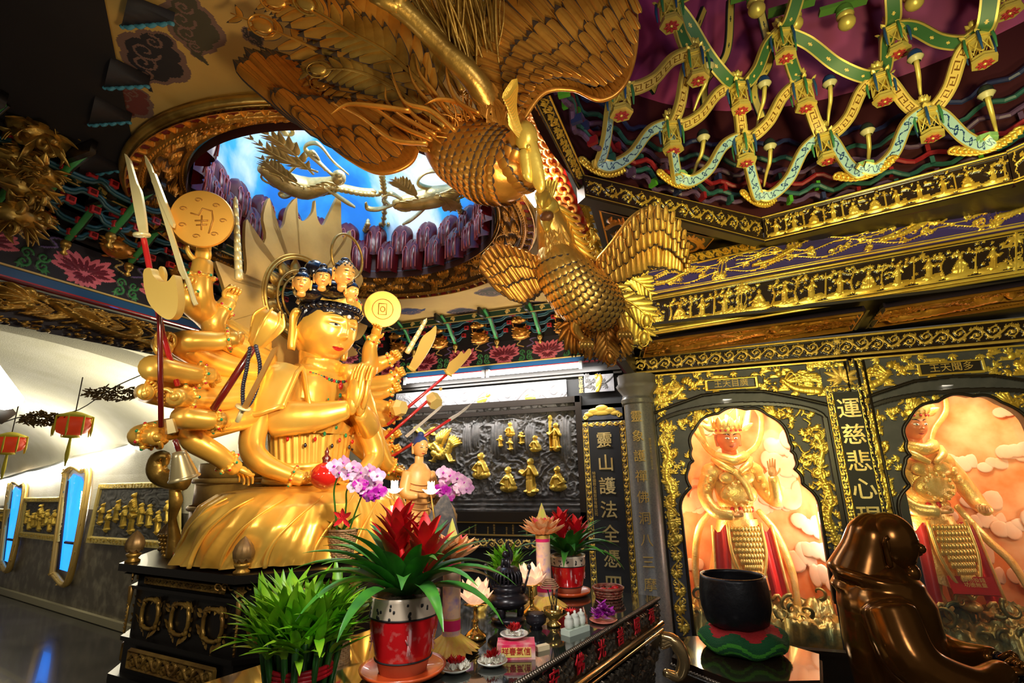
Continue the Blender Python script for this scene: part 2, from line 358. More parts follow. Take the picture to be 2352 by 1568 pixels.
# ---- ceiling round the opening, painted with clouds
CEILP = mat('ochre_ceiling', (.50, .31, .075), 0, .8, (.42, .25, .06), 3, .5)
CLO = mat('cloud_outline', (.15, .08, .06), 0, .8); CLB = mat('cloud_black', (.012, .009, .012), 0, .7)
CLM = mat('cloud_maroon', (.13, .025, .018), 0, .8); CLN = mat('cloud_navy', (.010, .022, .07), 0, .8); CLG = mat('cloud_olive', (.05, .04, .02), 0, .8)
cx0, cx1, cy0, cy1 = -3.55, -.56, .3, 4.75
rl = RL(cx1-cx0, cy1-cy0, .0052)
def paint_cloud(px, py, L, ang, fill):
    p = PZ(px, py, ZC); x, y = p[0]-cx0, p[1]-cy0
    if isinstance(ang, tuple): q_ = PZ(*ang, ZC)-p; L = 2.0*np.linalg.norm(q_); ang = math.atan2(q_[1], q_[0])
    c, s_ = math.cos(ang), math.sin(ang); r = random.Random(int(px))
    pts = [(t, (1 if k % 2 else -1)*.12*L*(1-abs(t)), .20*L*(1.1-abs(t)*.8)) for k, t in enumerate(np.linspace(-.75, .7, 8))]
    f = lambda a, b_: (x+c*a*L*.5-s_*b_, y+s_*a*L*.5+c*b_)
    for m, g in ((1, 1.28), (fill, .9)):
        for a, b_, rr in pts: q = f(a, b_); rl.blob(q[0], q[1], rr*g, rr*g, 0, m, .01)
        rl.st([f(.6, 0), f(.95, .05*L), f(1.25, -.06*L)], L*.10*g, m, .01, L*.02)
        rl.h[:] = 0
    for a, b_, rr in pts[1::2]:
        q = f(a, b_); rl.spiral(q[0], q[1], rr*.75, r.uniform(0, 6), 1, L*.016, 1, .01, False)
    rl.h[:] = 0
for a in [(440, 60, .50, (458, 128), 5), (352, 135, .50, (335, 190), 2), (292, 235, .34, (262, 262), 3), (268, 350, .34, (285, 390), 4), (268, 425, .4, (310, 470), 2), (345, 480, .34, (385, 515), 3), (578, 85, .22, (600, 108), 2), (290, 500, .3, .1, 2),
          (390, 540, .34, -.1, 2), (880, 735, .26, 0, 3), (940, 715, .30, 0, 4), (1060, 715, .32, .1, 2), (1130, 670, .34, .1, 5), (1000, 735, .3, 0, 4), (1230, 700, .3, 0, 2), (1290, 690, .2, 0, 3), (1180, 735, .2, 0, 3), (830, 755, .3, 0, 4)]:
    paint_cloud(*a[:4], a[4])
X, Y = np.meshgrid(rl.x+cx0, rl.y+cy0); keep = (((X-RCX)**2+(Y-RCY)**2) > (RO-.01)**2)[:-1, :-1]
P = np.stack([X, Y, np.full_like(X, ZC)], -1); b = MB(); b.grid(P, rl.mi(), keep=keep)
struct(b.build('ceiling', [CEILP, CLO, CLB, CLM, CLN, CLG], smooth=False))
# ---- gilt ring
rl = RL(2*PI*1.1, .44, .0075); L_ = rl.W
rl.m[:] = 1
for k in range(76):                                             # outer row of red hearts
    x = (k+.5)*L_/76; rl.h[:, :] = rl.h
    rl.st([(x-L_/152, .435), (x-L_/152, .385)], .008, 0, .8); rl.blob(x-.011, .408, .017, .022, 0, 2, .35); rl.blob(x+.011, .408, .017, .022, 0, 2, .35); rl.st([(x, .40), (x, .382)], .012, 2, .35, .004)
rl.st([(0, .437), (L_, .437)], .010, 0, 1.); rl.st([(0, .372), (L_, .372)], .008, 0, 1.)
for k in range(230): rl.blob((k+.5)*L_/230, .352, .0115, .011, 0, 0, .9); rl.blob((k+.5)*L_/230, .012, .0115, .013, 0, 0, .9)
rl.st([(0, .034), (L_, .034)], .007, 0, 1.); rl.st([(0, .333), (L_, .333)], .006, 0, .9)
n = 22
for i in range(n):                                               # acanthus leaves on scrolling stems
    x = (i+.5)*L_/n; sg = 1 if i % 2 else -1; yc = .185
    rl.st(smooth_path([(x-.17, yc+sg*.10), (x-.05, yc+sg*.12), (x+.06, yc-sg*.02), (x+.17, yc-sg*.10)], 12), .011, 0, .8)
    for (dx, dy, a, s_) in ((-.04, sg*.01, 1.5*sg, .12), (.05, -sg*.03, -.9*sg, .115), (-.10, -sg*.04, 3.6*sg, .10), (.11, sg*.05, .5*sg, .10), (0, -sg*.10, -1.7, .07), (-.02, sg*.11, .2, .07)):
        for k in range(7):
            t = (k-3); rl.lobe(x+dx, yc+dy, a+t*.42, s_*(1-.10*abs(t)), s_*.24, 0, 1.)
        rl.st([(x+dx, yc+dy), (x+dx+math.cos(a)*s_*.7, yc+dy+math.sin(a)*s_*.7)], .004, 0, 1.15)
u = rl.x/L_*2*PI; v = rl.y/.44
prof_r = np.interp(v, [0, .08, .75, .82, 1], [RI, RI+.02, 1.11, 1.13, RO+.01]); prof_z = np.interp(v, [0, .08, .75, .82, 1], [3.30, 3.27, 3.17, 3.155, 3.15])
hh = rl.h*.032
rr = prof_r[:, None]+0*hh; zz = prof_z[:, None]-hh
P = np.stack([RCX+rr*np.cos(u), RCY+rr*np.sin(u), zz], -1)
MAR2 = mat('ring_red_ground', (.16, .008, .008), 0, .4)
DKG = mat('ring_dark_ground', (.10, .045, .012), .3, .5)
b = MB(); b.grid(P, rl.mi()); struct(b.build('ceiling_ring_moulding', [GOLDW, DKG, MAR2]))
b = MB(); a = np.linspace(0, 2*PI, 129)
for r0_, z0_, tr in ((RO+.02, ZC-.035, .022), (RI+.005, 3.31, .014)):
    b.tube(np.stack([RCX+r0_*np.cos(a), RCY+r0_*np.sin(a), 0*a+z0_], 1), [tr], 8, cap=False)
b.lathe((RCX, RCY, 0), [(RO-.02, ZC-.055), (RO+.02, ZC-.05), (RO+.03, ZC+.02)], 96)
struct(b.build('trim_ring', GOLDD))
# ---- sky dome
def sky_mat():
    m = bpy.data.materials.new('painted_sky'); m.use_nodes = True; nt = m.node_tree; bs = nt.nodes['Principled BSDF']; bs.inputs['Roughness'].default_value = .85
    tc = nt.nodes.new('ShaderNodeTexCoord'); n = nt.nodes.new('ShaderNodeTexNoise'); n.inputs['Scale'].default_value = .95; n.inputs['Detail'].default_value = 6; n.inputs['Distortion'].default_value = .6
    r = nt.nodes.new('ShaderNodeValToRGB'); e = r.color_ramp.elements; e[0].position = .40; e[0].color = (.012, .19, .62, 1); e[1].position = .60; e[1].color = (.82, .90, .93, 1)
    k = r.color_ramp.elements.new(.5); k.color = (.05, .42, .82, 1)
    nt.links.new(tc.outputs['Object'], n.inputs[0]); nt.links.new(n.outputs[0], r.inputs[0]); nt.links.new(r.outputs[0], bs.inputs[0]); return m
b = MB(); b.lathe((RCX, RCY, 0), [(RI-.01, 3.28), (RI+.02, 3.55), (RI, 3.95), (RI-.1, 4.25), (RI-.3, 4.45), (RI-.6, 4.56), (.001, 4.6)], 96)
o = b.build('ceiling_sky_dome', sky_mat()); struct(o)
b = MB(); b.lathe((RCX, RCY, 0), [(RI-.012, 3.22), (RI-.002, 3.5)], 96); struct(b.build('trim_petal_back', mat('petal_backing', (.05, .015, .015), 0, .6)))
# ---- two rows of maroon lotus petals round the foot of the dome
def petal_mesh():
    b = MB(); n = 11; v = np.linspace(0, 1, 14); u = np.linspace(-1, 1, n)
    w = .5*np.sqrt(np.clip(1-(np.clip(v-.62, 0, 1)/.40)**2, .0, 1))*(.88+.12*v)
    P = np.zeros((14, n, 3)); mi = np.zeros((13, n-1), int)
    for i in range(14):
        P[i, :, 0] = u*w[i]*.205; P[i, :, 2] = v[i]*.30; P[i, :, 1] = -(.06*np.cos(u*PI/2)*np.sin(PI*min(1, .25+v[i]*.75))**.6+.02*np.abs(np.sin(u*PI)))
    P[:, :, 1] += .02*v[:, None]**3; b.grid(P)
    for s_ in (-1, 1):                                          # raised rounded loop on each half
        t = np.linspace(0, PI, 9); lp = [(s_*.038-.018, .02)]+[(s_*.038-.018*math.cos(k), .17+.045*math.sin(k)) for k in t]+[(s_*.038+.018, .02)]
        b.tube([(x, -.066+.10*abs(x)+(.012 if z > .18 else 0), z) for x, z in lp], [.005], 5, mi=1)
    return b
pm = None; k = 0; NP = 26
for row, (zr, off, rr, sc) in enumerate(((3.25, 0, RI-.035, 1.), (3.41, .5, RI-.005, 1.))):
    for i in range(NP):
        a_ = (i+off)*2*PI/NP; d = np.array([math.cos(a_), math.sin(a_), 0]); p = np.array([RCX, RCY, zr])+d*rr
        q = p-CP; 
        if (d@nrm(np.array([q[0], q[1], 0]))) < -.35: continue
        if pm is None:
            pm = petal_mesh().build('lotus_petal', [MAROON, PINKP]); o = pm
        else: o = pm.copy(); C.objects.link(o)
        o.location = Vector(p); o.rotation_euler = (0, 0, a_-PI/2)
        tag(o, ['maroon lotus petal with pink looped outline, in the lower row', 'maroon lotus petal with pink looped outline in the upper row against the painted sky'][row], 'petal', ['lower row of lotus petals round the sky opening', 'upper row of lotus petals round the sky opening'][row])
# ================================================================ walls
b = MB(); b.box((-2.0, YB+.06, 1.2), (3.1, .1, 4.2)); struct(b.build('wall_back', BLACKM, smooth=False))
def hband(A, Bp, z0, z1, out, mats, fn, res=.0042, name='wall_panel', depth=.01, lean=0.):
    A = np.array([A[0], A[1], 0.]); Bp = np.array([Bp[0], Bp[1], 0.]); L = np.linalg.norm(Bp-A); r = RL(L, z1-z0, res); fn(r)
    o_ = np.array([out[0], out[1], 0.]); zz = np.array([0, 0, 1.])
    return relief(name, r, [A+zz*z0, Bp+zz*z0, Bp+o_*lean+zz*z1, A+o_*lean+zz*z1], depth, mats)
BGD = mat('band_dark', (.012, .008, .012), 0, .5); LINEP = mat('lotus_pink', (.72, .15, .20), 0, .5); LFILL = mat('lotus_wine', (.16, .006, .02), 0, .5)
GRN = mat('scroll_green', (.04, .22, .06), 0, .5); BLU = mat('band_blue', (.01, .07, .18), 0, .4); LIL = mat('scroll_lilac', (.16, .10, .26), 0, .5); GLN = mat('gold_line', (.62, .42, .12), .2, .45)
def lotus_band(ph=0., sp=.44):
    def fn(r):
        H = r.H; n = int(r.W/sp)+3
        for i in range(n):
            cx = (i+ph)*sp; cy = H*.44
            for m, g in ((1, 1.), (2, .68)):
                for lay, (cnt, L, w, y0, sprd) in enumerate(((11, .19, .05, .03, 2.9), (7, .145, .055, .0, 2.0), (3, .10, .06, -.01, 1.0))):
                    for k in range(cnt):
                        a = PI/2+(k-(cnt-1)/2)*sprd/(cnt-1)
                        x1, y1 = cx, cy-.02
                        s0 = (L*(1-g)*.5)
                        rr = .78 if abs(a-PI/2) > 1. else .62
                        r.lobe(x1+math.cos(a)*s0, y1+math.sin(a)*s0*rr, math.atan2(math.sin(a)*rr, math.cos(a)), L*g*(rr if abs(math.cos(a)) < .3 else .95), w*g*(.8 if g < 1 else 1), m, .5+.1*lay+.02*m)
                for k in range(7):
                    a = -PI/2+(k-3)*.42; L = .085; r.lobe(cx+math.cos(a)*L*(1-g)*.4, cy-.02+math.sin(a)*L*(1-g)*.4, a, L*g*(1.25 if k in (0, 1, 5, 6) else 1), .045*g, m, .9+.02*m)
            mx = cx+sp/2
            for sg in (-1, 1):
                r.spiral(mx+sg*.045, cy-.055, .035, PI/2, sg, .008, 3, .8, False); r.spiral(mx+sg*.04, cy+.0, .03, 0, -sg, .007, 3, .8, False); r.leaf(mx+sg*.05, cy-.06, -PI/2+sg*.5, .045, 3, .6, 3)
                r.st(smooth_path([(mx+sg*.02, cy+.06), (mx+sg*.09, cy+.09), (mx+sg*.05, cy+.13), (mx+sg*.13, cy+.15)], 10), .006, 5 if sg > 0 else 6, .7)
    return fn
MB_ = [BGD, LINEP, LFILL, GRN, BLU, LIL, GLN]
XL = -3.42; LSP = PY(1157, 800, YB)[0]-PY(1063, 800, YB)[0]
o = hband((-3.5, YB), (-.55, YB), 2.69, 2.95, (0, -1), MB_, lotus_band(((PY(1063, 800, YB)[0]+3.5)/LSP) % 1-1, LSP), name='wall_lotus_frieze_back'); struct(o)
o = hband((XL, 0.7), (XL, 4.75), 2.72, 3.02, (1, 0), MB_, lotus_band(.15, .50), name='wall_lotus_frieze_left'); struct(o)
b = MB()
for (A, Bp, z, n_) in (((-3.5, YB-.03, 2.665), (-.5, YB-.03, 2.665), 0, (0, -1)), ((XL+.03, .7, 2.695), (XL+.03, 4.75, 2.695), 0, (1, 0))):
    A = np.array(A); Bp = np.array(Bp); m = (A+Bp)/2; d = np.abs(Bp-A); 
    b.box(m, np.maximum(d, .06)*[1, 1, 0]+[0, 0, .05], mi=0); up_ = np.array([0, 0, .032]); b.box(m+up_, np.maximum(d, .075)*[1, 1, 0]+[0, 0, .010], mi=1); b.box(m-up_*.9, np.maximum(d, .07)*[1, 1, 0]+[0, 0, .008], mi=2)
struct(b.build('trim_frieze', [BLU, GLN, RED], smooth=False))
# dark back of the bracket zone, dark sheets painting shade on the upper left ceiling, cornice with gilt scrolls
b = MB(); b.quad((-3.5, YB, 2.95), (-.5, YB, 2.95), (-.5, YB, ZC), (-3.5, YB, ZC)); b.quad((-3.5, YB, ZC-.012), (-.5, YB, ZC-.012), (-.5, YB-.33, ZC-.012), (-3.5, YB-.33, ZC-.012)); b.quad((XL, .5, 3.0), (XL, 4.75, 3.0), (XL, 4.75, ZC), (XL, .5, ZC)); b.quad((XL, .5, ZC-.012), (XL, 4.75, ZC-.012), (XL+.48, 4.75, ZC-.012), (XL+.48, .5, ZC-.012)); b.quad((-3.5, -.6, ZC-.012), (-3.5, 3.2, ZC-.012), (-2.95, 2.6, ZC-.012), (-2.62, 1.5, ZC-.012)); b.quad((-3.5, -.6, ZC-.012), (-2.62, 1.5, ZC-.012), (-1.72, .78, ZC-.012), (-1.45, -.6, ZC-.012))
b.quad((XL, .5, 2.65), (XL, 4.75, 2.65), (XL-.9, 4.75, 2.65), (XL-.9, .5, 2.65)); struct(b.build('wall_cove_and_shade', mat('cove_and_shade_dark', (.010, .005, .004), 0, .9), smooth=False))
def corn(r):
    for k in range(int(r.W/.36)+1): r.spiral(k*.36+.1, r.H*.5, r.H*.3, 0, 1, .006, 1, .7, True); r.spiral(k*.36+.22, r.H*.5, r.H*.3, PI, -1, .006, 1, .7, True)
    r.st([(0, .008), (r.W, .008)], .007, 1, .8); r.st([(0, r.H-.008), (r.W, r.H-.008)], .006, 1, .8)
DG = mat('cornice_green', (.008, .035, .016), 0, .5)
struct(hband((-3.2, YB-.315), (-.6, YB-.315), ZC-.085, ZC-.005, (0, -1), [DG, GLN], corn, name='trim_cornice_back'))
struct(hband((XL+.47, .6), (XL+.47, 4.4), ZC-.085, ZC-.005, (1, 0), [DG, GLN], corn, name='trim_cornice_left'))
# ---- bracket clusters
TEAL = mat('bracket_teal', (.018, .07, .075), 0, .4); REDB = mat('bracket_red', (.55, .03, .03), 0, .4); REDD = mat('bracket_red_core', (.10, .0, .0), 0, .4); GRB = mat('bracket_green', (.05, .28, .07), 0, .4); BWD = mat('dark_wood_and_feather_shade', (.05, .03, .02), 0, .5)
def bracket():
    root = thing('roof_bracket', None, 'roof bracket', (0, 0, 0)); b = MB(); EB = []; s_ = MB()
    for k, (z, w, y) in enumerate(((.0, .085, .06), (.055, .13, .11), (.11, .17, .17))):
        for dz, mi in ((0, 0), (.016, 1)):
            pts = [(-w, -y, z+.03+dz), (-w*.72, -y, z+.028+dz), (-w*.5, -y, z+dz), (0, -y, z-.004+dz), (w*.5, -y, z+dz), (w*.72, -y, z+.028+dz), (w, -y, z+.03+dz)]
            b.tube(smooth_path(pts, 15), [.0085], 6, mi=mi)
        for sx in (-1, 1): EB.append((sx*w, -y-.004, z+.045))
        EB.append((0, -y-.012, z+.012))
    s_.tube([(0, -.05, -.02), (0, -.13, .05), (0, -.20, .12), (0, -.33, .175)], [.014], 6, mi=0); s_.tube([(.017, -.05, -.02), (.017, -.13, .05), (.017, -.20, .12), (.017, -.33, .175)], [.006], 5, mi=1)
    s_.prism([(0, 0), (.20, .0), (.20, .06), (.10, .055), (0, .03)], (-.012, -.20, .12), (0, -1, 0), (0, 0, 1), .02, 1)
    f = MB(); f.ell((0, -.045, -.045), (.022, .022, .024), n=10); f.lathe((0, -.045, -.10), [(.001, -.01), (.016, 0), (.006, .02), (.018, .035)], 10)
    b.build('bracket_arm', [TEAL, mat('bracket_blue', (.02, .10, .16), 0, .4)], root); [(lambda e: (e.box(q, (.034, .022, .034)), e.box(np.array(q)+[0, -.014, 0], (.017, .006, .017), mi=1), e.build('bracket_block', [REDB, REDD], root, smooth=False)))(MB()) for q in EB]; s_.build('bracket_strut', [GRB, BLACKW], root); f.build('bracket_finial', GOLDD, root)
    return root
BR = bracket(); first = True
def place(root, loc, rz, label, group, used=[]):
    if root.name not in used: used.append(root.name); o = root
    else: o = dup(root)
    o.location = Vector(loc); o.rotation_euler = (0, 0, rz)
    if label: o['label'] = label
    if group: o['group'] = group
    return o
xs = [PY(px, 780, YB)[0] for px in (868, 958, 1053, 1147, 1245)]
for x in xs: place(BR, (x, YB-.02, 2.985), 0, 'teal and green roof bracket with red square ends above the back lotus frieze', 'roof brackets over the back wall').scale = (1.3, 1.15, 1.12)
for y in (1.25, 1.6, 1.95, 2.3, 2.65, 3.0): place(BR, (XL+.06, y, 2.985), PI/2, 'shadowed roof bracket with red square ends along the dark left side of the ceiling', 'roof brackets along the left side')
for k in range(3): place(BR, (-3.02, .95+.34*k, 2.98), PI/2, 'shadowed inner roof bracket hanging at the dark left edge of the painted ceiling', 'inner roof brackets along the left side')
for k, (tx, ty, bx, by) in enumerate(((398, 52, 290, 25), (342, 197, 250, 165), (300, 280, 215, 250), (272, 392, 190, 370), (292, 468, 205, 462))):
    A, T_, c_ = PZ(bx, by-14, ZC-.05), PZ(tx, ty, ZC-.05), PZ(bx-12, by+38, ZC-.05); b = MB(); b.add([A, T_, c_, A+[0, 0, .045], T_+[0, 0, .045], c_+[0, 0, .045]], [[0, 1, 2], [0, 3, 4, 1], [1, 4, 5, 2]]); b.tube([c_+(T_-c_)*t+[0, 0, .006*math.sin(t*30)] for t in np.linspace(0, 1, 24)], [.008], 6, mi=1)
    tag(b.build('wedge_bracket', [CLB, mat('wave_blue', (.05, .22, .30), 0, .4)]), 'dark painted wedge with pale blue wavy edge pointing over the left ceiling', 'bracket', 'wedge brackets on the left ceiling')
# ---- small gilt deities on cloud seats between the brackets
def deity():
    root = thing('cloud_deity', None, 'figurine', (0, 0, 0)); s_ = MB(); r = random.Random(3)
    s_.ell((0, -.05, .045), (.075, .055, .05), n=14)
    for k in range(34):
        a = r.uniform(0, 2*PI); z = r.uniform(0, .085); s_.blade((math.cos(a)*.05, -.05+math.sin(a)*.035, z), (math.cos(a), math.sin(a)*.7, -.15), (0, 0, 1), .034, .022, .8, 5, fold=.3, th=.004)
    o = s_.build('cloud_seat', GOLDW, root)
    f = MB(); f.xf(None, (0, -.035, .03)); f.ell((0, -.06, .105), (.05, .04, .022), n=14); f.ell((0, -.055, .14), (.026, .02, .042), n=12); f.ell((0, -.06, .20), (.015, .016, .02), n=12); f.lathe((0, -.058, .212), [(.016, 0), (.017, .008), (.008, .016), (.010, .024), (.001, .034)], 10)
    for sx in (-1, 1): f.tube(smooth_path([(sx*.024, -.055, .17), (sx*.042, -.06, .14), (sx*.02, -.10, .122)], 8), [.010, .009, .007], 6); f.ell((sx*.035, -.075, .105), (.028, .03, .016), n=10); f.tube(smooth_path([(sx*.03, -.05, .175), (sx*.06, -.045, .12), (sx*.05, -.06, .06)], 9), [.006, .008, .004], 5)
    o = f.build('deity_figure', GOLDW, root); h = MB()
    for k in range(11):
        a = (k-5)*.42; h.blade((math.sin(a)*.04, -.03, .15+math.cos(a)*.04), (math.sin(a), 0, math.cos(a)), (1, 0, 0), .055, .02, .6, 6, fold=.1)
    h.build('flame_halo', mat('flame_rust', (.28, .06, .02), .1, .5), root)
    return root
DE = deity()
for px in (919, 1013, 1106, 1200, 1299):
    p = PY(px, 790, YB-.06); place(DE, (p[0], YB-.03, 2.925), 0, 'small gilt deity seated on a cloud between roof brackets above the bright tube light', 'small gilt deities on the back wall frieze').scale = (1.3, 1.2, 1.3)
for y in (1.02, 1.43, 1.86, 2.3, 2.75):
    o = place(DE, (XL+.06, y, 2.96), PI/2, 'small gilt deity on a cloud in the shade along the left frieze', 'small gilt deities on the left frieze')
    o.scale = (1.25, 1.25, 1.25)
# ---- fluorescent tubes under the frieze
TUBEM = mat('tube_glow', (1, 1, 1), emis=(1, .97, .9), es=22)
def tube_lamp(A, Bp, label, group, r=.026):
    A = np.array(A); Bp = np.array(Bp); root = thing('tube_lamp', label, 'lamp', (A+Bp)/2, group); d = nrm(Bp-A); L = np.linalg.norm(Bp-A)
    b = MB(); b.tube([A+d*.03, Bp-d*.03], [r], 10); b.build('tube', TUBEM, root)
    h = MB(); h.box((A+Bp)/2+[0, r*1.6, r*1.4], (L, r*2, r*1.2) if abs(d[0]) > .7 else (r*2, L, r*1.2)); 
    for p in (A, Bp): h.box(p+[0, .3*r, 0], (.03, r*2.8, r*3.2))
    h.build('housing', mat('white_enamel', (.7, .7, .68), 0, .4), root, smooth=False); return root
zt = 2.60
for x0, x1, w in ((-2.95, -2.02, 'left'), (-1.97, -1.0, 'right')):
    tube_lamp((x0, YB-.07, zt), (x1, YB-.07, zt), f'glowing white tube lamp under the lotus frieze, {w} one of the pair', 'tube lamps over the carved stone frieze')
lamp('AREA', (-1.9, YB-.30, 2.56), 27, (1, .97, .92), 2.1, (-1.9, YB+.1, 1.5), sy=.06)
# ---- back wall: frames, stone frieze, big carved board
bk = thing('carved_stone_board', 'large grey stone board carved with rocks and gilt arhats behind the statue', 'relief', (-2.0, YB, 1.2))
z0, z1 = PY(1340, 1175, YB)[2], PY(1325, 925, YB)[2]; x0, x1 = -3.05, PY(1330, 1050, YB)[0]
rl = RL(x1-x0, z1-z0, .0062)
def vnoise(shape, cells, seed):
    r = np.random.RandomState(seed); g = r.rand(cells[0]+2, cells[1]+2); y = np.linspace(0, cells[0], shape[0]); x = np.linspace(0, cells[1], shape[1])
    yi = y.astype(int); xi = x.astype(int); fy = (y-yi); fx = (x-xi); fy = fy*fy*(3-2*fy); fx = fx*fx*(3-2*fx)
    a = g[yi][:, xi]; b_ = g[yi][:, xi+1]; c = g[yi+1][:, xi]; d = g[yi+1][:, xi+1]
    return (a*(1-fx)+b_*fx)*(1-fy[:, None])+(c*(1-fx)+d*fx)*fy[:, None]
n1 = vnoise(rl.h.shape, (5, 9), 1); n2 = vnoise(rl.h.shape, (14, 24), 2); n3 = vnoise(rl.h.shape, (36, 60), 3)
rl.h = .30+.55*(1-np.abs(np.sin(9*n1+5*n2)))+.25*(1-np.abs(np.sin(14*n2+6*n3)))-.35*n3
rl.h[:int(rl.ny*.13)] = .35+.25*np.sin(np.linspace(0, 16, int(rl.ny*.13)))[:, None]*n2[:int(rl.ny*.13)]
def bpt(px, py): p = PY(px, py, YB); return p[0]-x0, p[2]-z0
for (px, py, w, h) in ((1145, 1010, 18, 50), (1180, 1000, 14, 50), (1220, 1010, 14, 44), (1075, 1010, 12, 44), (1095, 1000, 10, 40), (1300, 1010, 14, 60), (960, 1010, 12, 50)):
    x, y = bpt(px, py); s_ = .0042
    for k in range(4): rl.blob(x+(k-1.5)*w*s_*.45, y, w*s_*.4, h*s_*(1-.15*abs(k-1.5)), 0, 0, 1.3)
for (px, py) in ((1170, 1105), (1222, 1090), (1283, 1105), (1107, 1075)): x, y = bpt(px, py+12); rl.blob(x, y, .115, .2, 0, 0, .05) if False else None
hb = rl.h.copy(); rl.h[:] = 0
def fig(px, py, H, kind, seed): x, y = bpt(px, py); rl.fig(x, y, H*.0042, kind, 1, seed, 2.2)
fig(1107, 1100, 62, 'sit', 1); fig(1170, 1130, 58, 'sit', 2); fig(1222, 1130, 76, 'stand', 3); fig(1283, 1128, 55, 'sit', 5); fig(1232, 1038, 38, 'sit', 4); fig(1280, 1030, 58, 'stand', 6)
fig(1175, 1003, 34, 'sit', 2); [fig(a, c, 26, 'stand', a) for a, c in ((1154, 1025), (1176, 1032), (1200, 1018))]; fig(1048, 1140, 26, 'sit', 9)
x, y = bpt(1268, 1030); rl.st([(x, y-.02), (x, y+.28)], .007, 1, 2); rl.blob(x, y+.29, .014, .03, 0, 1, 2)
# winged beast
x, y = bpt(1015, 1040); S = .0042
f = lambda a, c: (x+a*S, y+c*S)
rl.st(smooth_path([f(-15, 0), f(5, -8), f(22, 8), f(30, 30)], 12), .05, 1, 2.1, .03); rl.st(smooth_path([f(0, 5), f(-14, 22), f(-22, 12), f(-30, 20)], 10), .036, 1, 2.1, .02)
for k in range(6): rl.lobe(*f(2, 12), 1.1+.17*k, .22-.012*k, .035, 1, 2.2); rl.lobe(*f(26, 10), .4+.22*k, .14, .03, 1, 2.)
rl.st(smooth_path([f(-10, 10), f(-38, 22), f(-40, 40), f(-28, 52), f(-20, 45)], 12), .02, 1, 2, .012); rl.st([f(20, -5), f(30, -22), f(38, -20)], .02, 1, 2, .01); rl.st([f(-8, -5), f(-18, -20), f(-26, -18)], .018, 1, 2, .01)
rl.st(smooth_path([bpt(960, 985), bpt(980, 1000), bpt(998, 985)], 8), .03, 1, 2, .02)
k_ = rl.h > 0; rl.h = np.where(k_, np.maximum(rl.h, .3)+.3, hb)
relief('carved_face', rl, [np.array([x0, YB, z0]), np.array([x1, YB, z0]), np.array([x1, YB, z1]), np.array([x0, YB, z1])], .038, [STONE, GOLDY], bk)
b = MB()
def bar(b, x0, x1, z0, z1, y, t=.03, mi=0): b.box(((x0+x1)/2, y-t/2, (z0+z1)/2), (x1-x0, t, z1-z0), mi=mi)
for (a0, a1, c0, c1) in ((x0-.05, x1+.05, z0-.09, z0), (x0-.05, x1+.05, z1, z1+.06), (x1, x1+.06, z0-.09, z1+.06)): bar(b, a0, a1, c0, c1, YB, .06)
b.build('board_frame', BLACKW, bk, smooth=False)
# name strip under the board
zb1 = z0-.105; zb0 = PY(1340, 1230, YB)[2]
b = MB(); bar(b, x0, x1, zb0, zb1, YB, .02); bar(b, x0, x1+.03, zb1, zb1+.014, YB, .035, 1); bar(b, x0, x1+.03, zb0-.014, zb0, YB, .035, 1)
bar(b, x0, x1+.03, zb0-.03, zb0-.014, YB, .03, 0)
ns = tag(b.build('donor_name_strip', [BLACKM, GLN], smooth=False), 'black strip with columns of gilt donor names under the carved board', 'inscription')
for i, (px, t1, t2) in enumerate(((1094, '志\n公\n尊\n者', '黃\n玉\n珠\n敬\n獻'), (1137, '降\n龍\n尊\n者', '鐘\n素\n蓮\n敬\n獻'), (1180, '長\n眉\n尊\n者', '魏\n鐸\n水\n敬\n獻'), (1226, '力\n士\n尊\n者', '陳\n永\n福\n敬\n獻'), (1290, '伏\n虎\n尊\n者', '林\n秀\n英\n敬\n獻'))):
    x = PY(px, 1205, YB)[0]; h = zb1-zb0
    text(t1, 'gilt_writing', (x, YB-.022, zb1-.012), (1, 0, 0), (0, 0, 1), h*.22, GLN, ns, .002); text(t2, 'gilt_writing', (x-.065, YB-.022, zb1-.035), (1, 0, 0), (0, 0, 1), h*.17, GLN, ns, .002)
def vinef(m=1, dens=1.): return lambda r: (r.vine(0, r.W, r.H/2, r.H*.92, m), r.frame(.006, m))
o = hband((x0, YB-.03), (x1+.03, YB-.03), zb0-.125, zb0-.035, (0, -1), [GREYS, GOLDF], lambda r: r.scroll(0, r.W, 0, r.H, 1, .05), .005, 'gilt_scroll_strip', .008)
tag(o, 'grey strip with gilt scrollwork below the donor names', 'relief')
# carved pale frieze right under the tubes
fz1, fz0 = PY(1300, 872, YB)[2], PY(1300, 930, YB)[2]-.01; fx0, fx1 = -3.1, PY(1303, 900, YB)[0]
def fr(r):
    r.scroll(0, r.W, 0, r.H, 1, .035, .8)
    r.blob(PY(1110, 890, YB)[0]-fx0, r.H*.45, .07, .03, .2, 2, 1.); r.blob(PY(1110, 890, YB)[0]-fx0+.06, r.H*.62, .03, .02, .5, 2, 1.); r.blob(PY(1218, 890, YB)[0]-fx0, r.H*.4, .06, .035, 0, 2, 1.); r.blob(PY(1000, 890, YB)[0]-fx0, r.H*.4, .06, .035, 0, 2, 1.)
o = hband((fx0, YB-.02), (fx1, YB-.02), fz0, fz1, (0, -1), [STONEL, STONEL, GOLDY], fr, .006, 'pale_stone_frieze', .016); tag(o, 'long pale stone frieze of vines under the tube lamps', 'relief')
b = MB()
for z, h, t in ((fz1+.03, .03, .05), (fz1+.075, .03, .08), (fz0-.03, .04, .05), (2.55, .05, .09)): bar(b, fx0, -.62, z-h/2, z+h/2, YB, t)
struct(b.build('trim_back_wall', BLACKW, smooth=False))
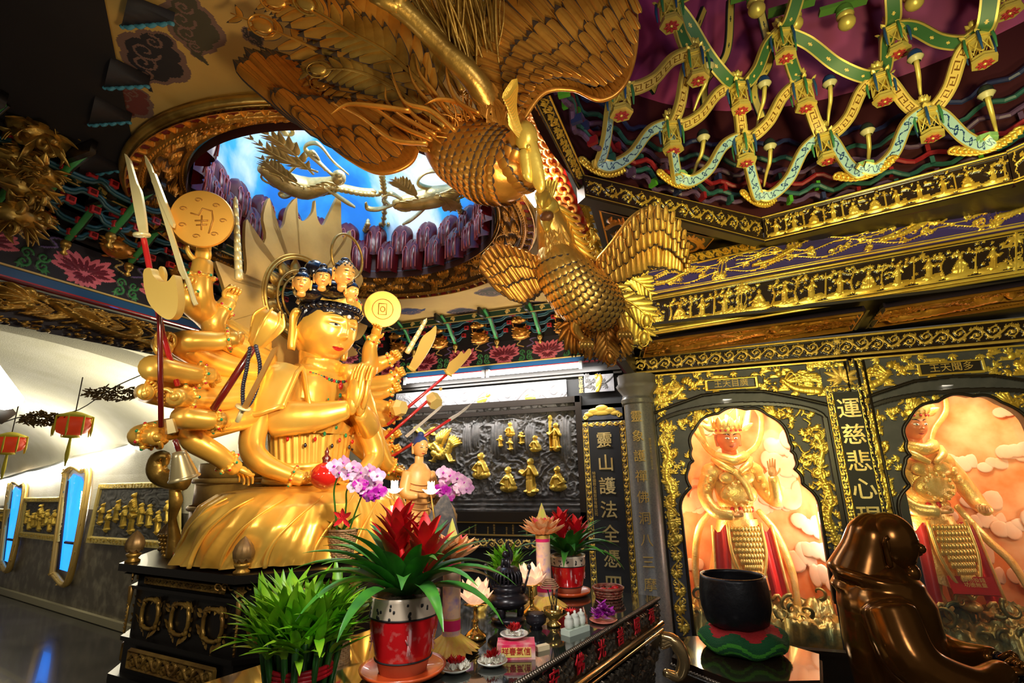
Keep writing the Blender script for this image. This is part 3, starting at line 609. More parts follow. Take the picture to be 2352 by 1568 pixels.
tag(text('張\n宗\n吉\n敬\n獻', 'gilt_inscription', (PY(1334, 852, YB)[0], YB-.03, PY(1334, 852, YB)[2]), (1, 0, 0), (0, 0, 1), .045, GLN, None), 'short column of gilt writing beside the small bird panel', 'inscription')
def qY(c, Y): return [PY(c[i][0], c[i][1], Y) for i in range(4)]    # bottom-left, bottom-right, top-right, top-left in the photo
def rect_of(pxs, Y):
    p = [PY(a, c, Y) for a, c in pxs]; xs_ = [q[0] for q in p]; zs = [q[2] for q in p]; return min(xs_), max(xs_), min(zs), max(zs)
x_a, x_b, z_a, z_b = rect_of([(1343, 902), (1408, 850)], YB-.05)
r = RL(x_b-x_a, z_b-z_a, .004); r.st(smooth_path([(0, .05), (.1, .10), (.2, .08), (.3, .16)], 12), .008, 2, .6)
for k in range(14): r.leaf(random.uniform(.02, r.W-.02), random.uniform(.03, r.H-.03), random.uniform(0, 6), .05, 2, .4)
r.blob(r.W*.5, r.H*.5, .03, .07, -.25, 1, 1.2); r.blob(r.W*.5-.02, r.H*.76, .02, .026, 0, 1, 1.2); r.st([(r.W*.5+.01, r.H*.35), (r.W*.5-.02, r.H*.08)], .014, 1, 1.1, .02)
tag(relief('bird_panel', r, [np.array([x_a, YB-.05, z_a]), np.array([x_b, YB-.05, z_a]), np.array([x_b, YB-.05, z_b]), np.array([x_a, YB-.05, z_b])], .01, [STONEL, GOLDY, STONE]), 'small square stone panel with one gilt bird above the calligraphy board', 'relief')
x_a, x_b, z_a, z_b = rect_of([(1337, 966), (1428, 925)], YB-.05)
r = RL(x_b-x_a, z_b-z_a, .004); W_ = r.W; H_ = r.H
for (u_, v_, ru, rv) in ((.5, .72, .16, .22), (.32, .55, .16, .2), (.68, .55, .16, .2), (.18, .38, .12, .16), (.82, .38, .12, .16), (.5, .45, .3, .18)): r.blob(W_*u_, H_*v_, W_*ru, H_*rv, 0, 1, 1)
for sg in (-1, 1): r.spiral(W_*(.5+sg*.42), H_*.2, W_*.06, 0, sg, .008, 1, 1, False)
tag(relief('cloud_relief', r, [np.array([x_a, YB-.05, z_a]), np.array([x_b, YB-.05, z_a]), np.array([x_b, YB-.05, z_b]), np.array([x_a, YB-.05, z_b])], .008, [GREYS, GOLDY]), 'grey panel with a scalloped gilt cloud crowning the calligraphy board', 'relief')
# ---- calligraphy boards
def board(pxtl, pxbr, Y, chars, size, label, zbot=None, small=None, bw=.055, n_chars_gap=1.25):
    xa = PY(pxtl[0], pxtl[1], Y)[0]; xb = PY(pxbr[0], pxtl[1], Y)[0]; zt_ = PY(pxtl[0], pxtl[1], Y)[2]; zb_ = zbot
    root = thing('calligraphy_board', label, 'signboard', ((xa+xb)/2, Y, zb_))
    b = MB(); bar(b, xa+bw, xb-bw, zb_, zt_-bw, Y, .02); b.build('board_face', BLACKM, root, smooth=False)
    for (p0, p1, ln, dr) in (((xa, zb_), 'v', zt_-zb_, 0), ((xb-bw, zb_), 'v', zt_-zb_, 0)):
        r = RL(ln, bw, .0045); r.vine(0, ln, bw/2, bw*.95, 1); r.st([(0, .003), (ln, .003)], .003, 1, .7); r.st([(0, bw-.003), (ln, bw-.003)], .003, 1, .7)
        P = [np.array([p0[0]+bw, Y-.012, zb_]), np.array([p0[0]+bw, Y-.012, zt_]), np.array([p0[0], Y-.012, zt_]), np.array([p0[0], Y-.012, zb_])]
        relief('gilt_border', r, P, .006, [GREYS, GOLDY], root)
    r = RL(xb-xa, bw, .0045); r.vine(0, r.W, bw/2, bw*.95, 1)
    relief('gilt_border', r, [np.array([xa, Y-.014, zt_-bw]), np.array([xb, Y-.014, zt_-bw]), np.array([xb, Y-.014, zt_]), np.array([xa, Y-.014, zt_])], .006, [GREYS, GOLDY], root)
    xc = (xa+xb)/2
    for k, ch in enumerate(chars): text(ch, 'gilt_character', (xc, Y-.022, zt_-bw-.05-k*size*n_chars_gap), (1, 0, 0), (0, 0, 1), size, PALEG, root, .003, bold=.0015)
    if small: text('\n'.join(small), 'small_writing', (xa+bw+.028, Y-.022, zt_-.45), (1, 0, 0), (0, 0, 1), .032, GLN, root, .001)
    return root
board((1338, 970), (1436, 970), YB-.06, '靈山護法全憑四杵沙', .155, 'tall black board with gilt calligraphy left of the stone pillar', .45, '特奇國際企業股份有限公司', n_chars_gap=1.30)
YN = 4.2
board((1893, 890), (1985, 884), YN, '運慈悲心現', .15, 'black board with five gilt characters between the two lit niches', .45, None, .045, 1.22)
# square panel over the second board
x_a, x_b, z_a, z_b = rect_of([(1889, 888), (1975, 838)], YN)
r = RL(x_b-x_a, z_b-z_a, .004); r.leaf(r.W/2, r.H*.4, PI/2, .1, 1, 1, 7)
for sg in (-1, 1): r.leaf(r.W/2, r.H*.35, PI/2+sg*1.1, .12, 1, 1, 5); r.st(smooth_path([(r.W/2+sg*.14, .04), (r.W/2+sg*.15, .13), (r.W/2+sg*.05, .19), (r.W/2, .2)], 10), .006, 1, .8)
tag(relief('lotus_relief', r, [np.array([x_a, YN-.01, z_a]), np.array([x_b, YN-.01, z_a]), np.array([x_b, YN-.01, z_b]), np.array([x_a, YN-.01, z_b])], .008, [GREYS, GOLDF]), 'grey panel with a gilt lotus spray above the board between the niches', 'relief')
# ---- stone pillar
p = PY(1470, 900, YN-.1); px_ = PY(1478, 1100, YN-.1)[0]
root = thing('stone_pillar', 'round grey stone pillar with carved capital and a column of gilt characters', 'pillar', (px_, YN-.02, 0), kind='structure')
b = MB(); b.lathe((px_, YN-.02, 0), [(.13, -.01), (.13, .1), (.115, .12), (.115, 2.12), (.13, 2.13), (.135, 2.16), (.12, 2.18)], 32); b.build('shaft', mat('speckled_stone', (.11, .11, .115), 0, .35, (.17, .16, .15), 90, .5), root, sharp=40)
b = MB(); b.lathe((px_, YN-.02, 0), [(.12, 2.18), (.115, 2.2), (.15, 2.25), (.165, 2.28), (.145, 2.29), (.15, 2.36)], 32, lobes=12, amp=.04); b.build('capital', mat('capital_stone', (.17, .155, .15), 0, .6), root)
for k, ch in enumerate('靈象護禪佛洞八三摩超四'): text(ch, 'gilt_character', (px_-.01, YN-.142, 2.06-k*.152), (1, .0, 0), (0, 0, 1), .095, GLN, root, .003)
text('\n'.join('歲次辛未年三月吉日立'), 'small_writing', (px_+.075, YN-.115, 1.85), (1, .75, 0), (0, 0, 1), .024, PALEG, root, .001)
# ================================================================ niche wall
GF = GOLDY
CLOUDBG = mat('peach_cloud_paint', (.85, .25, .06), 0, .8, (.92, .50, .24), 5, .5)
ZB, ZT = .42, 2.36
def px2(c, Y=YN): return [(PY(a, b_, Y)[0], PY(a, b_, Y)[2]) for a, b_ in c]
c1 = [(370+0, 800), (340, 795), (362, 730), (380, 650), (368, 575), (390, 530), (380, 475), (400, 380), (440, 340), (510, 305), (575, 291), (640, 285), (740, 310), (800, 370), (830, 400), (848, 470), (872, 510), (868, 560), (895, 625), (925, 690), (952, 735), (990, 780), (1025, 1080), (1060, 1370), (410, 1300), (345, 800)]
def scallop(P, d=.035):                                            # rounded lobes between the cusps
    out = []
    for p, q in zip(P[:-1], P[1:]):
        p = np.array(p); q = np.array(q); n = nrm([-(q-p)[1], (q-p)[0], 0])[:2]*np.linalg.norm(q-p)*d
        out += [tuple(p+(q-p)*t+n*math.sin(PI*t)) for t in np.linspace(0, 1, 9)[:-1]]
    return out+[tuple(P[-1])]
CUSP = scallop(px2([(1400+a/2.0417, 800+b_/2.0417) for a, b_ in ((340, 795), (380, 652), (372, 560), (392, 528), (384, 470), (400, 380), (510, 305), (640, 285), (740, 310), (845, 440), (852, 482), (873, 515), (868, 565), (905, 635), (990, 780))]), .16)
xl_, xr_ = CUSP[0][0], CUSP[-1][0]
OPEN = [(xl_, ZB+.02)]+CUSP+[(xr_, ZB+.02)]
xm = (xl_+xr_)/2
def inpoly(X, Y, poly):
    r = np.zeros(X.shape, bool); n = len(poly); j = n-1
    for i in range(n):
        xi, yi = poly[i]; xj, yj = poly[j]
        if yi != yj: r ^= ((yi > Y) != (yj > Y)) & (X < (xj-xi)*(Y-yi)/(yj-yi)+xi)
        j = i
    return r
def niche(off, idx, plaque, word):
    nx0, nx1 = -.325+off, 1.13+off-.02
    root = thing('niche_front', f'carved arch of the {word} lit niche with gilt birds, vines and a name plaque', 'niche', ((nx0+nx1)/2, YN, ZB), kind='thing')
    r = RL(nx1-nx0, ZT-ZB, .0042); ox, oz = nx0, ZB; f = lambda x, z: (x+off-ox, z-oz)
    # ground: vine strips left and right, spandrel inside dark moulding arch
    iw = .20; ax0, ax1 = xl_-.145, xr_+.13
    for side, (sx, w) in enumerate(((ax0-.03-.12, .13), (ax1+.03-.005, .13))):
        zt_ = 1.98; sub = RL(zt_-.06, w, .0042); sub.vine(0, sub.W, w/2, w*.9, 1)
        xx = f(sx, 0)[0]; i0 = max(0, int(xx/r.res)); hh = sub.h.T; mm = sub.m.T; k = min(hh.shape[1], r.nx-i0); j0 = int(.03/r.res); q_ = min(hh.shape[0], r.ny-j0); r.h[j0:j0+q_, i0:i0+k] = hh[:q_, :k]; r.m[j0:j0+q_, i0:i0+k] = mm[:q_, :k]
    # spandrel carving
    rnd = random.Random(4)
    for _ in range(420):
        X_ = rnd.uniform(ax0+.02, ax1-.02); Z_ = rnd.uniform(1.05, 2.08)
        top_ = 1.93+.15*math.sqrt(max(0, 1-((X_-xm)/((ax1-ax0)/2))**2))
        if Z_ > top_-.03 or inpoly(np.array([X_]), np.array([Z_]), OPEN)[0]: continue
        a_, c_ = f(X_, Z_)
        if rnd.random() < .5: r.leaf(a_, c_, rnd.uniform(0, 6), .05, 1, .55, 4)
        else: r.st(smooth_path([(a_, c_), (a_+rnd.uniform(-.04, .04), c_+.02), (a_+rnd.uniform(-.05, .05), c_+.05)], 6), .007, 1, .5)
    for _ in range(170):
        X_ = rnd.uniform(nx0-off, nx1-off); Z_ = rnd.uniform(2.02, ZT-.02); top_ = 2.0+.18*math.sqrt(max(0, 1-((X_-xm)/((ax1-ax0)/2+.06))**2))
        if Z_ < top_: continue
        a_, c_ = f(X_, Z_); r.leaf(a_, c_, rnd.uniform(0, 6), .055, 1, .5, 4) if rnd.random() < .6 else r.cloud(a_, c_, .07, 1, .5)
    arch_in = lambda X: 1.80+.17*math.sqrt(max(0, 1-((X-xm)/((ax1-ax0)/2))**2))
    for sg in (-1, 1):
        bx = xm+sg*.27; q = f(bx, 1.99-.035)
        r.st([q, (q[0]-sg*.10, q[1]+.02)], .035, 1, 1., .015); [r.lobe(q[0], q[1], PI/2-sg*(-1.2-.22*k)*1.0+(PI if False else 0), .17-.012*k, .03, 1, 1.) for k in range(5)]
        [r.lobe(q[0]-sg*.0, q[1]+.01, PI/2+sg*(.1+.25*k), .10, .03, 1, 1.) for k in range(4)]
        xx = (xl_-.07) if sg < 0 else (xr_+.06); pts = []
        for k in range(9): z = 1.82-.09*k; pts.append(f(xx+(.02*math.sin(k*1.7)), z))
        r.st(smooth_path(pts, 40), .018, 1, 1.); 
        for k, (a_, c_) in enumerate(pts): r.spiral(a_+rnd.uniform(-.02, .02), c_, .045, rnd.uniform(0, 6), rnd.choice((-1, 1)), .009, 1, .9, True); r.leaf(a_-sg*.03, c_+.03, rnd.uniform(0, 6), .06, 1, .8)
    for k in range(9): a_, c_ = f(xm+(k-4)*.09, 2.03-.0035*(k-4)**2); r.flower(a_, c_, .028, 5, 1, 1.); r.leaf(a_+.02, c_-.03, k, .04, 1, .7)
    # top corners: apsaras and clouds, plaque
    for sg in (-1, 1):
        q = f(xm+sg*.36, 2.17); r.st(smooth_path([(q[0]+sg*.22, q[1]-.03), (q[0]+sg*.08, q[1]+.0), (q[0], q[1]+.07)], 10), .03, 1, 1., .02); r.blob(q[0]-sg*.02, q[1]+.12, .022, .026, 0, 1, 1.)
        for k in range(5): r.st(smooth_path([(q[0], q[1]+.05), (q[0]+sg*(.06+.03*k), q[1]+.13-.02*k), (q[0]+sg*(.12+.04*k), q[1]+.04+.03*math.sin(k))], 8), .009, 1, .8)
        for k in range(3): r.cloud(q[0]+sg*(.20+.10*k), q[1]+.08-.03*k, .13, 1, .8)
        q2 = f(xm+sg*.30, 2.19); [r.flower(q2[0]-sg*.10+sg*.035*k, q2[1]+.03, .014, 5, 1, .8) for k in range(4)]
    pw, ph, pz = .17, .075, 2.24
    x_, z_ = f(xm, pz)
    sl = r._box(x_-pw-.02, x_+pw+.02, z_-.045, z_+.045); r.h[sl] = .8; r.m[sl] = 1
    sl = r._box(x_-pw, x_+pw, z_-.035, z_+.035); r.h[sl] = .5; r.m[sl] = 2
    X, Z = np.meshgrid(r.x+ox-off, r.y+oz)
    # black mouldings : arch band
    aa = ((X-xm)/((ax1-ax0)/2)); topz = np.where(np.abs(aa) < 1, 1.93+.15*np.sqrt(np.clip(1-aa**2, 0, 1)), 0)
    band = ((np.abs(X-ax0) < .016) | (np.abs(X-ax1) < .016)) & (Z < 1.95) | (np.abs(Z-topz) < .016) & (np.abs(aa) < 1)
    r.m[band] = 2; r.h[band] = 1.1
    for zz in (ZT-.006,): b2 = np.abs(Z-zz) < .008; r.m[b2] = 1; r.h[b2] = .7
    edge = (np.abs(X-(nx0-off)) < .012) | (np.abs(X-(nx1-off)) < .012); r.m[edge] = 2; r.h[edge] = 1
    # dark diagonal moulding from strip to corner
    for sg in (-1, 1):
        e0 = (ax0-.17, 1.99) if sg < 0 else (ax1+.17, 1.99); q0 = f(*e0); q1 = f(xm+sg*.44, 2.10); q2 = f(xm+sg*.22, 2.165); r.st([q0, q1, q2, f(xm, 2.18)], .012, 2, 1.3)
    keep = ~inpoly(X, Z, OPEN)[:-1, :-1]
    P = [np.array([nx0, YN, ZB]), np.array([nx1, YN, ZB]), np.array([nx1, YN, ZT]), np.array([nx0, YN, ZT])]
    relief('carved_front', r, P, .012, [GREYS, GF, BLACKW], root, keep=keep)
    b = MB(); op = [(x+off, z) for x, z in OPEN]
    pts = np.array([[x, YN-.005, z] for x, z in op]); P2 = []
    for i in range(len(pts)-1): P2 += [pts[i]+(pts[i+1]-pts[i])*t for t in np.linspace(0, 1, 4)[:-1]]
    b.tube(np.array(P2), [.012], 6)
    G = np.array([[p, p+np.array([0, .10, 0])] for p in P2]); b.grid(G); b.build('arch_edge', BLACKW, root)
    text(plaque, 'plaque_writing', (xm+off, YN-.014, pz+.032), (1, 0, 0), (0, 0, 1), .062, GLN, root, .002)
    # the lit box behind
    d = .62; bx0, bx1 = xl_+off-.06, xr_+off+.06; b = MB(); y0, y1 = YN+.02, YN+d; zt_ = 2.2
    n = 24; a = np.linspace(0, PI, n); cx_ = (bx0+bx1)/2; hw = (bx1-bx0)/2
    arc = np.array([[cx_-hw*math.cos(t), YN+.12+(d-.12)*math.sin(t)**.8, 0] for t in a]); arc = np.vstack([[bx0, y0, 0], arc, [bx1, y0, 0]])
    G = np.array([arc+[0, 0, ZB], arc+[0, 0, zt_]]); b.grid(G); b.quad((bx0, y0, zt_), (bx1, y0, zt_), (bx1, y1, zt_), (bx0, y1, zt_)); b.quad((bx0, y0, ZB), (bx1, y0, ZB), (bx1, y1, ZB), (bx0, y1, ZB))
    cb = b.build('painted_backdrop', CLOUDBG, root)
    g = MB(); rn = random.Random(8+idx)                            # painted clouds, low relief
    for k in range(26):
        t = rn.uniform(.1, .9)*PI; z = rn.uniform(.75, 2.0); w = rn.uniform(.05, .11)
        c_ = np.array([cx_-hw*math.cos(t)*.985, YN+.12+(d-.12)*math.sin(t)**.8-.012, z]); nr = nrm([-math.cos(t)*.5, math.sin(t), 0]); A = frame(nr, (0, 0, 1))
        for j in range(4): g.ell(c_+A[:, 1]*w*(j-1.5)*.8+A[:, 0]*w*rn.uniform(-.3, .5), (w*rn.uniform(.6, 1), w*rn.uniform(.6, 1), .006), A, 14, mi=0)
    g.build('painted_cloud', mat('pale_cloud_paint', (.88, .66, .48), 0, .8, (.85, .45, .25), 4, .5), root)
    lamp('AREA', (cx_+.05, YN+.16, 2.16), (10, 5.5)[idx], (1, .86, .58), .3, (cx_, YN+.4, 1.2)); lamp('POINT', (bx1-.09, YN+.16, 1.25), (4, 1.6)[idx], (1, .9, .7), .04); lamp('POINT', (bx0+.08, YN+.16, 1.2), (4, 2)[idx], (1, .85, .5), .04)
    b = MB(); b.tube([(bx1-.035, YN+.13, .95), (bx1-.035, YN+.13, 1.45)], [.016], 10); b.build('side_tube_light', TUBEM if idx == 0 else mat('dim_tube', (1, .9, .7), emis=(1, .7, .35), es=1.5), root)
    b = MB(); b.quad((bx0+.05, YN+.025, ZB), (bx1-.05, YN+.025, ZB), (bx1-.05, YN+.025, 2.1), (bx0+.05, YN+.025, 2.1))
    gm = mat('niche_glass', (1, 1, 1), 0, .02, alpha=.045); b.build('glass_pane', gm, root)
    # dragon-and-wave mound the king stands on
    b = MB(); rn = random.Random(31+idx)
    X_ = np.linspace(bx0+.03, bx1-.03, 70); Y_ = np.linspace(YN+.04, YN+.42, 30); n1 = vnoise((30, 70), (4, 9), 5+idx); n2 = vnoise((30, 70), (10, 24), 6+idx)
    G = np.zeros((30, 70, 3)); G[:, :, 0] = X_[None]; G[:, :, 1] = Y_[:, None]; G[:, :, 2] = ZB+.05+.10*n1+.05*np.abs(np.sin(9*n2+6*n1))+.12*np.linspace(0, 1, 30)[:, None]; G[0, :, 2] = ZB; b.grid(G)
    for k in range(30):
        c_ = np.array([rn.uniform(bx0+.08, bx1-.08), YN+rn.uniform(.07, .22), ZB+rn.uniform(.06, .32)]); a0 = rn.uniform(0, 6); rr = rn.uniform(.03, .08)
        b.tube([c_+[math.cos(a0+t)*rr*(1-t/7), -.02*math.sin(t), math.sin(a0+t)*rr*(1-t/7)] for t in np.linspace(0, 5, 14)], [.016, .010, .005], 6)
    b.build('dragon_mound', mat('bronze_green_gilt', (.42, .30, .07), .6, .35, (.12, .14, .06), 12, .5, .3, 40), root)
    return root, cx_
NR1, KX1 = niche(0, 0, '王天目廣', 'left')
NR2, KX2 = niche(1.39, 1, '王天聞多', 'right')
b = MB(); bar(b, -.40, 3.0, -.0, ZB, YN+.02, .1); bar(b, -.34, 3.0, ZB, ZB+.03, YN-.03, .06); b.box((.9, YN+.75, 1.2), (3.0, .04, 2.8)); struct(b.build('wall_niche', BLACKW, smooth=False))
b = MB(); b.box((-.40, YN+.28, 1.25), (.1, .6, 2.6)); b.box((1.19, YN+.06, 1.3), (.16, .04, 2.1)); struct(b.build('wall_niche_side', BLACKM, smooth=False))
b = MB(); b.box((3.0, 3.4, 1.6), (.1, 2.6, 4.2)); struct(b.build('wall_right', BLACKM, smooth=False))
b = MB()
for x in (-.332, 1.118, 1.165, 1.40-.35): b.tube([(x, YN-.01, .1), (x, YN-.01, 2.34)], [.009], 6) if x != 1.05 else None
b.build('x', BLACKW); o = bpy.data.objects['x']; o.name = 'trim_niche'; struct(o)
# ================================================================ guardian kings in the niches
KGOLD = mat('king_gilt', (.95, .70, .26), .45, .35, (.85, .52, .12), 16, .5, .3, 90)
KSKIN = mat('king_face', (.72, .20, .07), .05, .35); KRED = mat('king_red_cloth', (.6, .02, .02), 0, .4); KBLU = mat('king_blue', (.02, .08, .3), 0, .4)
WHT = mat('eye_white', (.8, .78, .7), 0, .3)
# ================================================================ sculpted heads (face looks along -Y before turning)
def gauss(x, s): return np.exp(-(x/s)**2)
def make_head(b, c, H, A, mi, closed=.6, nose=1., brow_up=.0, beard=0., fat=1., big_eye=0., ear=1., n=(96, 112)):
    """c centre, H head height, A rotation (cols: right, back, up). mi = dict skin, lip, brow, eye, pupil"""
    c = np.asarray(c, float)
    def F(U, V):
        X = np.cos(V)*np.sin(U); Y = -np.cos(V)*np.cos(U); Z = np.sin(V)
        w = np.where(Z < 0, .37*fat*(1-.16*Z**2), .37*(1+(fat-1)*(1-np.clip(Z, 0, 1))))
        x = X*w; z = Z*.5; y = Y*(.42+.02*Z); fr = np.clip(-Y, 0, 1)**.6; d = np.zeros_like(x)
        d += nose*.062*gauss(x, .036+.018*np.clip(-z, 0, 1))*np.clip(1-np.abs((z+.02)/.15), 0, 1)**.6*(.35+.65*np.clip((.12-z)/.25, 0, 1))
        d += nose*.072*gauss(x, .042)*gauss(z+.118, .030)+nose*.026*(gauss(x-.045, .022)+gauss(x+.045, .022))*gauss(z+.13, .020)
        for s in (-1, 1):
            ex = x-s*.135
            d += -.030*gauss(ex, .085)*gauss(z-.035, .045)+(.032+.012*big_eye)*gauss(ex, .066)*gauss(z-.012, .032)+.012*gauss(ex, .10)*gauss(z-.105, .022)+.020*gauss(x-s*.19, .10)*gauss(z+.13, .10)
        d += .028*gauss(x, .10)*gauss(z+.27, .040)-.010*gauss(x, .11)*gauss(z+.268, .007)+.010*gauss(x, .07)*gauss(z+.300, .018)-.012*gauss(x, .018)*gauss(z+.20, .02)
        d += .034*gauss(x, .09)*gauss(z+.41, .05)-.014*gauss(x, .10)*gauss(z+.35, .02)
        return np.stack([x, y-d*fr, z], -1)
    v = np.linspace(-PI/2+.02, PI/2-.02, n[0]); u = np.linspace(-PI, PI, n[1], endpoint=False); V, U = np.meshgrid(v, u, indexing='ij')
    b.grid(F(U, V)*H@A.T+c, mi['skin'], cu=True)
    def patch(x, z, m, off=.004):                                  # painted feature laid on the face
        V = np.arcsin(np.clip(z/.5, -.99, .99)); Z = np.sin(V); w = np.where(Z < 0, .37*fat*(1-.16*Z**2), .37*(1+(fat-1)*(1-np.clip(Z, 0, 1))))
        U = np.arcsin(np.clip(x/(w*np.cos(V)), -.98, .98)); P = F(U, V); P[..., 1] -= off; P[..., 0] *= 1+off*.6; b.grid(P*H@A.T+c, m)
    s_, t_ = np.meshgrid(np.linspace(-1, 1, 25), np.linspace(0, 1, 4))
    mw = .088; top = lambda s: .022*(1-s**2)**.7*(1-.35*np.exp(-(s/.16)**2))+.012*s**2; bot = lambda s: -.030*(1-s**2)**.8+.012*s**2
    patch(s_*mw, -.270+bot(s_)+(top(s_)-bot(s_))*t_, mi['lip']); patch(s_*mw*.96, -.2695+.012*s_**2+(t_-.5)*.0035, mi['pupil'], .0065)
    for k in (-1, 1):
        bx = k*.145+s_*.100; q = s_*k                                 # q: -1 inner, +1 outer
        patch(bx, .118+.030*(1-q**2)-.010*q-.020*brow_up*(1-q)*1.1+brow_up*.03+(t_-.5)*(.010+.022*brow_up)*(1-.75*np.clip(q, 0, 1))*np.clip(1.15-np.abs(q), 0, 1)**.3, mi['brow'])
        ex = k*.138+s_*.072; eh = .012+.016*(1-closed)+.008*big_eye; zc = .012-.004*q+.010*brow_up*q; up_ = zc+eh*(1-s_**2)**.8+.004*q; lo = zc-eh*.75*(1-s_**2)**.7-.006*(1-s_**2)
        patch(ex, lo+(up_-lo)*t_, mi['eye'], .004); patch(ex*1., up_+(t_-.3)*.009*(1.2-s_**2), mi['pupil'], .006)
        r_ = .020+.006*big_eye; px_ = k*.136+s_*r_; hh = np.sqrt(np.clip(1-s_**2, 0, 1))*r_; lo2 = np.maximum(.010-hh, .012-eh*.75); up2 = np.minimum(.010+hh, .012+eh*.98); patch(px_, lo2+(up2-lo2)*t_, mi['pupil'], .0062)
    if ear:
        for s in (-1, 1):
            o = np.array([s*.355*fat, .03, -.03]); pts = np.array([[0, 0, .13], [s*.035, .02, .15], [s*.05, .05, .08], [s*.035, .035, -.05], [s*.02, .0, -.20*ear], [s*.005, -.015, -.25*ear], [-s*.01, -.01, -.15*ear], [-s*.01, 0, .0]])+o
            b.tube(smooth_path(pts, 22)*H@A.T+c, interp(np.array([.034, .036, .036, .036, .046, .042, .030, .025])*H, 22), 8, mi=mi['skin'])
            b.ell((o+[s*.012, .02, .0])*H@A.T+c, np.array([.024, .055, .13])*H, A, 12, mi['skin'])
def snail_hair(b, c, H, A, mi, n=70, rr=.040, zmin=.18, bun=True):
    b.ell(np.asarray(c)+A@np.array([0, .03, .06])*H, np.array([.385, .425, .47])*H, A, 24, mi) if False else None
    k = 0; ga = PI*(3-math.sqrt(5))
    for i in range(n*2):
        z = 1-i/(n*1.0)*1.0
        if z < -.6: break
        r_ = math.sqrt(max(0, 1-z*z)); a = i*ga; p = np.array([r_*math.cos(a)*.385, r_*math.sin(a)*.435+.01, z*.5+.01])
        if p[1] < -.18 and p[2] < zmin+.14*0: continue
        if p[2] < -.02 and p[1] < .12: continue
        b.ell(np.asarray(c)+A@p*H, rr*H, None, 8, mi)
    if bun: b.ell(np.asarray(c)+A@np.array([0, .03, .52])*H, np.array([.17, .17, .11])*H, A, 14, mi)
def hair_cap(b, c, H, A, mi, front=.20, bun=.17, waves=0):
    nu, nv = 56, 22; u = np.linspace(-PI, PI, nu, endpoint=False); rows = []
    for t in np.linspace(0, 1, nv):
        row = []
        for a in u:
            fr_ = max(0, math.cos(a)); z0 = front+.0 if fr_ > .0 else -.12; zlo = -.16+(front+.14)*min(1, max(0, (math.cos(a)+.25)/.8)); zlo = zlo-(.03*abs(math.sin(a*6)) if waves else 0)
            th = math.asin(max(-.95, min(.95, zlo/.5))); ph = th+(PI/2-th)*t; k = 1.045 if t > 0 else 1.0
            k += waves*.035*abs(math.sin(a*7+t*5))*(1-t)
            row.append([math.cos(ph)*math.sin(a)*.375*k, -math.cos(ph)*math.cos(a)*.425*k, math.sin(ph)*.5*k])
        rows.append(row)
    b.grid(np.array(rows)*H@A.T+np.asarray(c), mi, cu=True)
    if bun: b.ell(np.asarray(c)+A@np.array([0, .04, .56])*H, np.array([bun, bun, bun*.9])*H, A, 14, mi); b.tube([np.asarray(c)+A@np.array([math.cos(t)*bun*.9, .04+math.sin(t)*bun*.9, .49])*H for t in np.linspace(0, 2*PI, 16)], [.025*H], 6, mi=mi, cap=False)
def A_of(yaw, pitch=0., roll=0.): return rotz(yaw)@rotx(pitch)@roty(roll)      # face direction is -Y turned by yaw
# ================================================================ hands
def hand(b, w, d, palm, S, pose='fist', mi=0, side=1, th=None):
    """w wrist, d finger direction, palm = palm normal, S = hand length; side +1 thumb at +x of frame"""
    w = np.asarray(w, float); d = nrm(d); pn = nrm(np.asarray(palm, float)-d*(np.asarray(palm, float)@d)); sd = np.cross(d, pn)*side
    f = lambda a, l, p: w+sd*a*S+d*l*S+pn*p*S
    b.ell(f(0, .27, 0), np.array([.23, .30, .115])*S, np.array([sd, d, pn]).T, 14, mi); b.ell(f(.02, .10, 0), np.array([.16, .2, .13])*S, np.array([sd, d, pn]).T, 12, mi)
    curls = {'fist': (1.35, 1.5, 1.0), 'open': (.06, .10, .10), 'relax': (.35, .5, .4), 'flat': (0, 0.02, .02), 'point': (1.35, 1.5, 1.), 'hold': (.9, .9, .6)}
    for k in range(4):
        a0 = (.155-.105*k); L = (.20, .225, .21, .165)[k]; c = curls[pose]
        if pose == 'point' and k in (0, 1): c = (.1, .15, .1)
        sp = 0 if pose in ('fist', 'hold', 'flat') else (.10-.07*k)
        p = f(a0, .50, .0); ang = 0; pts = [f(a0*.9, .36, .0), p]; 
        for j, (cc, ln) in enumerate(zip(c, (L, L*.72, L*.6))):
            ang += cc; p = p+(d*math.cos(ang)+pn*math.sin(ang)+sd*sp*math.cos(ang))*ln*S*(1 if pose in ('open', 'flat', 'relax') else .86); pts.append(p)
        b.tube(smooth_path(pts, 12), np.array([.056, .056, .052, .046, .036])*S, 7, mi)
    if pose in ('fist', 'hold', 'point'): tp = [f(.13, .08, .04), f(.25, .25, .12), f(.20, .42, .24), f(.05, .50, .27)]
    elif pose == 'flat': tp = [f(.13, .10, .02), f(.19, .28, .05), f(.19, .45, .06), f(.17, .58, .05)]
    else: tp = [f(.13, .08, .04), f(.27, .22, .10), f(.34, .36, .14), f(.36, .48, .12)]
    b.tube(smooth_path(tp, 10), np.array([.075, .068, .058, .042])*S, 8, mi)
